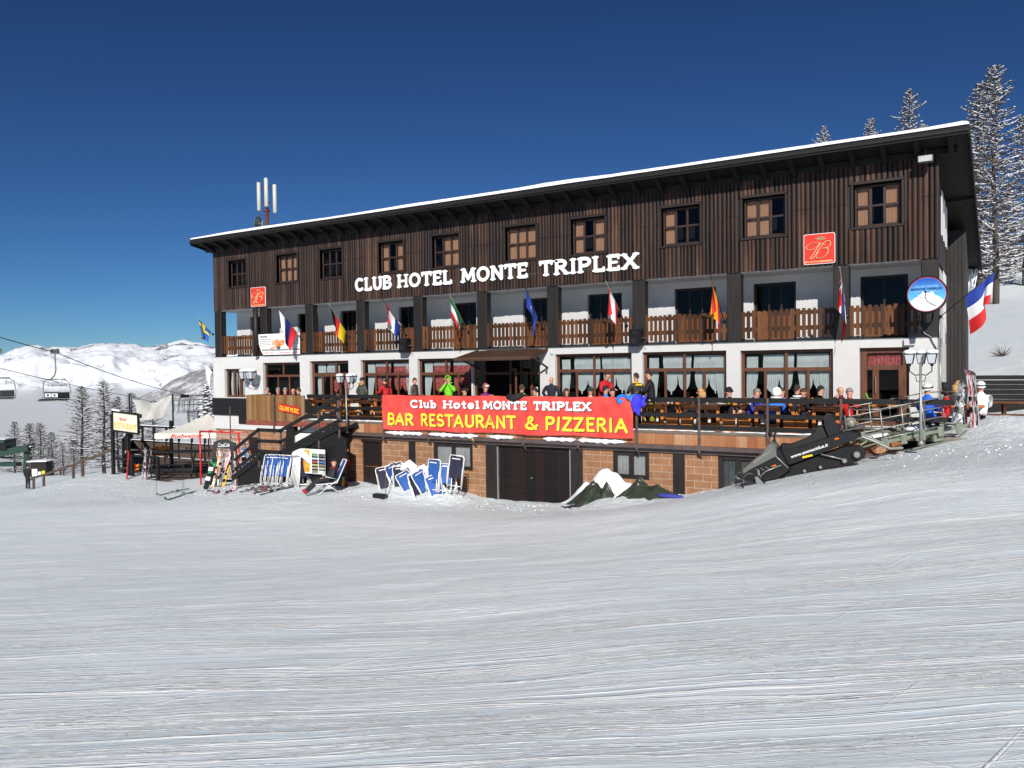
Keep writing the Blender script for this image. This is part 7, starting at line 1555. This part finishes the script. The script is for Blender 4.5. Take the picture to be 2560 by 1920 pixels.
m = MB(); m.add([sgp(0, 0), sgp(w_, 0), sgp(w_, h_), sgp(0, h_)], [(0, 1, 2, 3)]); m.build('sign_panel', mat('cream_panel', RGB(226, 222, 196), .4), SG)
AX = (1, 0, tlt); ftext('tipical', (.42, -.01, .58-.04), AX, (0, 0, 1), (0, -1, 0), .2, .48, REDP, SG, 'sign_lettering', 0, .01); ftext('RESTAURANT', (.08, -.01, .13), AX, (0, 0, 1), (0, -1, 0), .34, w_-.16, mat('dull_yellow_print', RGB(206, 186, 96), .5), SG, 'sign_lettering', 0, .02)
m = MB(); m.bar(sgp(-.05, h_+.12), sgp(.5, h_+.1), .12, .08); m.build('sign_snow', SNOWD, SG)
# umbrella
ua = atD(520, 1034, 43.5); UM = thing('parasol', 'cream square parasol with red script on its valance over the deck', 'parasol', (ua.x, ua.y, zdk)); hu = ua.z-zdk
m = MB(); m.tube((0, 0, 0), (0, 0, hu), .04, n=8); m.lathe((0, 0, 0), [(.4, 0), (.4, .08), (.06, .12)], 12); m.build('parasol_pole', GREYWOOD, UM)
e = atD(413, 1077, 43.3)-Vector((ua.x, ua.y, zdk)); ez = e.z; hwid = 2.05; rot = R(31)
cs = [Vector((math.cos(rot+R(a))*hwid*1.4142, math.sin(rot+R(a))*hwid*1.4142, ez)) for a in (225, 315, 45, 135)]
CRM = mat('cream_canvas', RGB(214, 210, 202), .85, c2=RGB(200, 196, 188), sc=(2, 2, 2)); m = MB(); tp_ = Vector((0, 0, hu))
for i in range(4):
    a, b_ = cs[i], cs[(i+1) % 4]; mid = (a+b_)/2
    m.grid(lambda u, v: (a.lerp(b_, u)).lerp(tp_, v)-Vector((0, 0, .12*math.sin(math.pi*v)*(1-.3*math.sin(math.pi*u)))), 10, 8)
    m.grid(lambda u, v: a.lerp(b_, u)-Vector((0, 0, .3*v+.02*math.sin(u*20)*v))+(mid*.01*v), 12, 2)
m.build('canopy', CRM, UM, smooth=False)
ax_ = (cs[1]-cs[0]).normalized(); nn_ = Vector((ax_.y, -ax_.x, 0)); ftext('Budweiser', cs[0]+ax_*.85-Vector((0, 0, .24))+nn_*.03, ax_, (0, 0, 1), nn_, .2, 1.75, REDP, UM, 'script_lettering', .35, .01)
# tables and benches on the deck
def dtable(px, py, D, L, rz, lab, top=BLACKW):
    q = atD(px, py, D); h_ = q.z-zdk; t = thing('beer_table', lab, 'table', (q.x, q.y, zdk), rz, 'tables on the left deck'); m = MB(); m.bbox(-L/2, L/2, -.35, .35, h_-.05, h_, .01); m.build('tabletop', top, t)
    for x in (-L/2+.3, L/2-.3):
        m = MB(); m.bar((x, -.28, 0), (x, .28, h_-.05), .05, .06); m.bar((x+.06, .28, 0), (x+.06, -.28, h_-.05), .05, .06); m.build('trestle', top, t)
    m = MB(); m.bbox(-L/2, L/2, -.75, -.5, .4, .44, .01); m.bbox(-L/2, L/2, .5, .75, .4, .44, .01); m.build('bench_seat', top, t); return t
dtable(348, 1123, 44.5, 1.7, R(28), 'small snow-dusted table at the left side of the deck', GREYWOOD); dtable(425, 1129, 42.5, 3.2, R(25), 'long dark beer table across the front of the deck'); dtable(480, 1126, 45.5, 3.2, R(30), 'dark beer table with a ski laid on it near the goal')
q0 = atD(450, 1122, 45.5); ski(q0, atD(500, 1121, 45), 1, 'striped ski lying on the beer table near the goal', 'skis on the left deck', n=(0, 0, 1))
OR = mat('bright_orange_plank', RGB(206, 112, 24), .5)
for px, py, D, s_, lab in ((402, 1122, 46, 1, 'bright orange plank chair with notched back on the deck'), (333, 1165, 45, .7, 'orange plank chair low between the deck posts')):
    q = atD(px, py, D); t = thing('plank_chair', lab, 'chair', (q.x, q.y, q.z-.35*s_), R(25), 'orange chairs on the deck'); m = MB(); m.prism([(-.5*s_, 0), (.5*s_, 0), (.5*s_, .55*s_), (.3*s_, .45*s_), (.1*s_, .55*s_), (-.1*s_, .42*s_), (-.25*s_, .5*s_), (-.5*s_, .4*s_)], (0, 0, 0), (1, 0, 0), (0, 0, 1), (0, 1, 0), .05); m.build('backrest', OR, t); m = MB(); m.bbox(-.5*s_, .5*s_, -.4, 0, 0, .05); m.build('seat', OR, t); m = MB(); m.box(-.45*s_, -.38*s_, -.35, -.28, -.5, 0); m.box(.38*s_, .45*s_, -.35, -.28, -.5, 0); m.build('legs', OR, t)
for px, pyb, px2, pyt, k, lab in ((317, 1186, 322, 1125, 6, 'red ski leaning on the left deck post'), (353, 1194, 366, 1120, 0, 'black and white ski leaning on the low deck rail'), (366, 1200, 380, 1122, 7, 'grey ski leaning on the low deck rail'), (362, 1196, 364, 1126, 1, 'red and white ski between the two leaning at the low rail')):
    a = atD(px, pyb, 41.8); a.z = gz(a.x, a.y); ski(a, atD(px2, pyt, 42.2), k, lab, 'skis leaning on the deck rail')
# ---------------- tarpaulin heaps ----------------
TARP = mat('dark_green_tarpaulin', RGB(44, 52, 42), .3, c2=RGB(60, 68, 54), sc=(3, 3, 3), bump=.5)
def heap(px, py, y, rx, ry, hz_, seed, peaks, sharp=1.2):
    q = onY(px, py, y); gzv = gz(q.x, y); m = MB(); r = random.Random(seed); ph = [r.uniform(0, 6) for _ in range(4)]
    def P(u, v):
        a = u*2*math.pi; rr_ = v**.9; k = 1+.10*math.sin(a*9+ph[0])*v+.06*math.sin(a*17+ph[1])*v
        x = rx*rr_*math.cos(a)*k; yy = ry*rr_*math.sin(a)*k; z = 0
        for (qx, qh, qs) in peaks: z = max(z, qh*math.exp(-(abs((x-qx)/qs)**sharp)-(abs(yy/(ry*.6))**1.6)))
        z = z*(1+.07*math.sin(a*13+ph[2])+.05*math.sin(a*29+ph[3]))*hz_+.2*float(fbm([x*2.6+seed], [yy*2.6], 4, seed)[0])*(1-v**3)-.15*v**4
        return (x, yy, z)
    m.grid(P, 90, 22); return m, (q.x, y, gzv-.05)
m, loc = heap(1500, 1240, -4.55, .98, .6, 1, 3, [(-.2, .62, .45), (.22, .6, .3)]); TP1 = m.build('tarpaulin_heap', TARP, smooth=True); TP1.location = loc; tag(TP1, 'folded dark green tarpaulin heap mostly buried under a snow dome', 'tarpaulin')
m, loc = heap(1622, 1238, -4.5, .95, .55, 1, 8, [(-.28, .56, .36), (.25, .36, .5)], 1.3); TP2 = m.build('tarpaulin_heap', TARP, smooth=True); TP2.location = loc; tag(TP2, 'bare dark green tarpaulin heap with one peak right of the snow dome', 'tarpaulin')
m, loc2 = heap(1503, 1242, -4.35, 1.35, .8, 1.0, 5, [(-.02, .9, .6), (-.62, .5, .4), (.75, .6, .5), (.3, .8, .5)], 2.2); sd_ = m.build('snow_dome', SNOWD, smooth=True); sd_.location = (loc2[0]+.05, -4.15, loc2[2]); tag(sd_, 'smooth snow dome covering the back of the tarpaulins by the garage door', 'snow')
m = MB(); q = onY(1675, 1246, -4.8); m.ball((0, 0, 0), (.4, .12, .06), 12, 6, .1, 2); o = m.build('blue_sheet', cloth(50, 60, 140), smooth=True); o.location = (q.x, -4.8, gz(q.x, -4.8)+.05); tag(o, 'strip of blue sheet showing under the bare tarpaulin', 'sheet')
o = MB().path([(0, 0, 0), (-.06, .05, .22), (.1, .1, .36), (.3, .2, .3), (.5, .35, .02)], .022, 6).build('loop_handle', BLACKP, smooth=True); q = onG(1858, 1221); o.location = q; tag(o, 'black ski loop of the snowmobile poking out of the snow', 'handle')
# yellow beacon at the wall
q = onY(1184, 1099, -3.75); t = thing('beacon_lamp', 'small yellow lamp under the banner beside the left basement window', 'lamp', q); m = MB(); m.lathe((0, 0, -.06), [(.03, 0), (.07, .03), (.07, .09), (.04, .13)], 12); m.build('lens', mat('amber_lens', RGB(200, 150, 20), .3), t, smooth=True); m = MB(); m.bbox(-.05, .05, .05, .16, -.02, .1); m.build('bracket', BLACKP, t)
# ---------------- snowmobile ----------------
fa = atD(1868, 1203, 19.9); fb = atD(2150, 1143, 18.9); dvx = fb-fa; Lm = dvx.length
ez_ = dvx.normalized(); sdm = ez_.cross(Vector((0, 0, 1))).normalized(); upm = sdm.cross(ez_)
SM = thing('snowmobile', 'black touring snowmobile parked nose-down with grey hood, tall rear box and white web address', 'snowmobile', fa); SM.matrix_world = Matrix(((ez_.x*.94, -sdm.x, upm.x, fa.x), (ez_.y*.94, -sdm.y, upm.y, fa.y), (ez_.z*.94, -sdm.z, upm.z, fa.z), (0, 0, 0, 1)))
# local: x back, y away from the camera, z up; length about 3 m
def slab(m, prof, y0, y1, inset=.05):
    n = len(prof); cx = sum(p[0] for p in prof)/n; cz = sum(p[1] for p in prof)/n
    P3 = [(y0, .0), (y0+inset, 1), (y1-inset, 1), (y1, .0)]; vs = []
    for y, f in ((y0, .93), (y0+inset, 1.0), (y1-inset, 1.0), (y1, .93)):
        vs += [(cx+(x-cx)*f, y, cz+(z-cz)*f) for x, z in prof]
    fs = [tuple(range(n)), tuple(range(4*n-1, 3*n-1, -1))]
    for k in range(3):
        for i in range(n): j = (i+1) % n; fs.append((k*n+i, k*n+n+i, k*n+n+j, k*n+j))
    m.add(vs, fs)
HOODM = mat('grey_hood_paint', RGB(104, 104, 100), .3, 0)
m = MB(); slab(m, [(-.02, .22), (.0, .34), (.25, .46), (.62, .62), (.78, .78), (.92, .86), (1.02, .72), (.98, .5), (.3, .33), (.1, .27)], -.45, .45, .1); m.build('hood', HOODM, SM, smooth=False)
m = MB(); slab(m, [(.0, .05), (-.04, .28), (.1, .36), (.98, .66), (1.1, .66), (1.2, .1), (.9, -.0), (.3, -.02)], -.42, .42, .06); slab(m, [(.95, .2), (1.0, .62), (1.5, .58), (2.3, .66), (2.75, .72), (3.05, .62), (3.05, .5), (2.3, .36), (1.2, .2)], -.34, .34, .05); m.build('body_panel', BLACKP, SM)
m = MB(); slab(m, [(1.05, .55), (1.1, .72), (1.3, .66), (1.75, .72), (2.05, .86), (2.1, .95), (2.25, .95), (2.3, .62), (1.7, .55)], -.22, .22, .06); m.build('seat', mat('black_vinyl', RGB(22, 21, 21), .5), SM)
m = MB(); slab(m, [(2.28, .6), (2.26, .95), (2.3, 1.12), (2.4, 1.2), (2.5, 1.14), (2.52, .95), (2.6, .9), (2.6, .6)], -.26, .26, .08); m.build('rear_box', BLACKP, SM)
m = MB(); m.path([(2.75, -.25, .72), (2.8, -.25, 1.05), (2.8, .25, 1.05), (2.75, .25, .72)], .02, 6); m.bbox(2.65, 3.2, -.3, .3, .7, .73, .01); m.build('cargo_rack', GREYM, SM)
m = MB(); m.ball((2.88, -.1, .86), (.15, .12, .13), 12, 8, .12, 3); m.build('clear_bag', mat('clear_bag', RGB(150, 146, 132), .2, c2=RGB(90, 88, 80), sc=(9, 9, 9)), SM, smooth=True)
m = MB(); m.grid(lambda u, v: (.72+.16*v+.1*abs(u-.5), -.28+.56*u, .76+.34*v-.25*(u-.5)**2), 12, 6); m.build('windshield', glassmat('smoked_screen', (.55, .55, .55, 1), .1), SM, smooth=True)
m = MB(); m.path([(1.02, -.36, 1.0), (1.0, -.15, .98), (.98, 0, .9), (1.0, .15, .98), (1.02, .36, 1.0)], .022, 6); m.path([(.98, 0, .88), (.9, 0, .65)], .035, 6); m.bbox(.93, .98, -.44, -.3, .98, 1.1, .02); m.build('handlebar', BLACKM, SM)
m = MB(); slab(m, [(.85, -.08), (.95, .12), (1.3, .2), (2.6, .34), (2.95, .28), (3.05, .1), (2.95, -.03), (2.7, -.08), (1.1, -.1)], -.2, .2, .03); m.build('track', mat('track_rubber', RGB(14, 14, 15), .8), SM)
for x, z, r_ in ((2.82, .1, .115), (2.5, .02, .085), (1.9, -.01, .06), (1.5, -.02, .06)):
    m = MB(); m.lathe((x, -.205, z), [(r_, 0), (r_, .05), (r_*.7, .055)], 18, (0, -1, 0)); w_o = m.build('idler_wheel', BLACKM, SM); m = MB(); m.lathe((x, -.262, z), [(r_*.66, 0), (r_*.6, .012), (.01, .014)], 14, (0, -1, 0)); m.build('wheel_hub', GALV, w_o)
for y in (-.48, .48):
    m = MB(); m.path([(-.32, y, .16), (-.3, y, .06), (-.15, y, -.02), (.3, y, -.06), (1.0, y, -.06)], .05, 6, flat=.4); m.path([(-.32, y, .16), (-.2, y, .22), (.1, y, .0)], .014, 5); m.build('ski', GREYM, SM, smooth=True); m = MB(); m.tube((.35, y, -.04), (.42, y*.8, .3), .03); m.bbox(.28, .44, y-.06, y+.06, -.05, .12, .01); m.build('strut', GALV, SM)
m = MB(); m.path([(.3, -.5, .05), (.6, -.52, .2), (1.0, -.45, .26)], .035, 6, flat=.5); m.path([(.85, -.44, .62), (1.15, -.44, .15)], .018, 6); m.path([(2.0, -.3, .3), (2.5, -.26, .05)], .02, 6); m.build('front_bumper', GALV, SM, smooth=True)
m = MB(); m.bbox(.78, .88, -.445, -.42, .26, .3, .005); m.bbox(2.42, 2.52, -.36, -.335, .56, .6, .005); m.build('reflector', mat('orange_reflector', RGB(220, 110, 20), .3), SM)
ftext('www.emmetidue.it', (1.28, -.345, .36), (1, 0, .1), (0, 0, 1), (0, -1, 0), .075, .95, WHITEP, SM, 'body_lettering', .2, .02, .004); ftext('skidoo', (.34, -.452, .44), (1, 0, .36), (0, 0, 1), (0, -1, 0), .07, .5, GALV, SM, 'hood_lettering', .3, .03, .004)
m = MB(); m.box(1.55, 1.8, -.3445, -.342, .3, .345); m.build('yellow_mark', FC['yellow'], SM)
for i in range(4):
    m = MB(); m.bar((.35+i*.13, -.422, .3), (.42+i*.13, -.422, .22), .006, .012); m.build('vent_slot', GALV, SM)
m = MB(); m.path([(3.0, 0, .5), (3.3, 0, .3), (3.6, 0, .05), (3.9, .0, .0)], .03, 6); m.path([(3.0, .25, .55), (3.5, .1, .2)], .02, 6); m.build('tow_bar', GALV, SM)
# ---------------- rescue sled (grey railed trailer) ----------------
ta = onZ(2213, 1130, -.45); TD = 19.2; ta = atD(2212, 1128, TD); tb_ = atD(2415, 1085, 19.9); ex = (tb_-ta); Lt = ex.length; ex.normalize(); sy = Vector((0, 0, 1)).cross(ex).normalized(); uz = ex.cross(sy)
TR = thing('sled_trailer', 'grey-green railed steel sled trailer standing on the snow behind the snowmobile', 'sled', ta); TR.matrix_world = Matrix(((ex.x, sy.x, uz.x, ta.x), (ex.y, sy.y, uz.y, ta.y), (ex.z, sy.z, uz.z, ta.z), (0, 0, 0, 1)))
SAGE = mat('grey_green_steel', RGB(112, 120, 104), .5, c2=RGB(132, 140, 124), sc=(5, 5, 5)); Wt = 1.1; z0 = .22; hR = .72
m = MB()
for y in (0, Wt):
    for k in range(4): m.tube((0, y, z0+.1+hR*k/3), (Lt, y, z0+.1+hR*k/3), .014, n=6)
    for k in range(5): x = Lt*k/4; m.tube((x, y, z0), (x, y, z0+hR+.1), .018, n=6)
for k in range(3):
    m.path([(Lt, 0, z0+.1+hR*(k+1)/3), (Lt+.22, Wt/2, z0+.1+hR*(k+1)/3), (Lt, Wt, z0+.1+hR*(k+1)/3)], .014, 6); m.path([(0, 0, z0+.1+hR*(k+1)/3), (-.28, Wt*.5, z0+.1+hR*(k+1)/3), (0, Wt, z0+.1+hR*(k+1)/3)], .014, 6)
m.tube((Lt*.3, Wt, z0+.2), (Lt*.9, Wt, z0+.65), .015)
m.build('side_rails', GALV, TR, smooth=True)
m = MB()
for y in (0, Wt): m.bar((-.05, y, z0), (Lt+.05, y, z0), .05, .08)
for k in range(9): m.bar((Lt*k/8, 0, z0-.0), (Lt*k/8, Wt, z0-.0), .07, .035)
for k in range(5): m.bbox(Lt*k/4.4-.09, Lt*k/4.4+.09, -.05, -.01, z0-.14, z0+.1, .01); m.bbox(Lt*k/4.4-.09, Lt*k/4.4+.09, Wt+.01, Wt+.05, z0-.12, z0+.08, .01)
m.build('bed_frame', SAGE, TR)
m = MB()
for y in (.1, Wt-.1): m.bbox(Lt*.62, Lt*.74, y-.05, y+.05, -.05, z0, .01); m.path([(Lt*.3, y, -.12), (Lt*.7, y, -.1), (Lt*.95, y, -.06), (Lt*1.05, y, .06)], .05, 6, flat=.35)
m.build('runner', SAGE, TR); m = MB(); m.path([(0, Wt/2, z0), (-.5, Wt/2, .05), (-.9, Wt/2, .15)], .025, 6); m.path([(0, .1, z0), (-.5, Wt/2, .05)], .02, 6); m.build('drawbar', SAGE, TR)
m = MB(); m.ball((Lt*.6, Wt*.5, z0+.06), (.3, .25, .06), 12, 6, .1, 3); m.ball((Lt*.15, Wt*.6, z0+.05), (.35, .2, .04), 12, 6, .1, 5); m.build('sled_snow', SNOWD, TR, smooth=True)
# loose snow lumps thrown up along the wall and bank
r = random.Random(77); m = MB()
for i in range(420):
    k = r.random()
    if k < .45: x = r.uniform(8, 27); y = -4.0-abs(r.gauss(0, .8))
    elif k < .7: x = r.uniform(31, 38); y = -5+r.gauss(0, .9)
    else: x = r.uniform(4, 12); y = -5.6+r.gauss(0, .7)
    s_ = r.uniform(.008, .028)
    if 7 < x < 31.5 and y > -3.75: continue
    z = gz(x, y); m.ball((x, y, z+s_*.05), (s_*r.uniform(.8, 1.5), s_*r.uniform(.8, 1.4), s_*r.uniform(.6, 1)), 7, 5, .2, i)
lumps = m.build('snow_lumps', SNOWD, smooth=True); lumps['kind'] = 'stuff'; lumps['label'] = 'small loose snow lumps scattered along the foot of the walls'
bpy.context.view_layer.update()
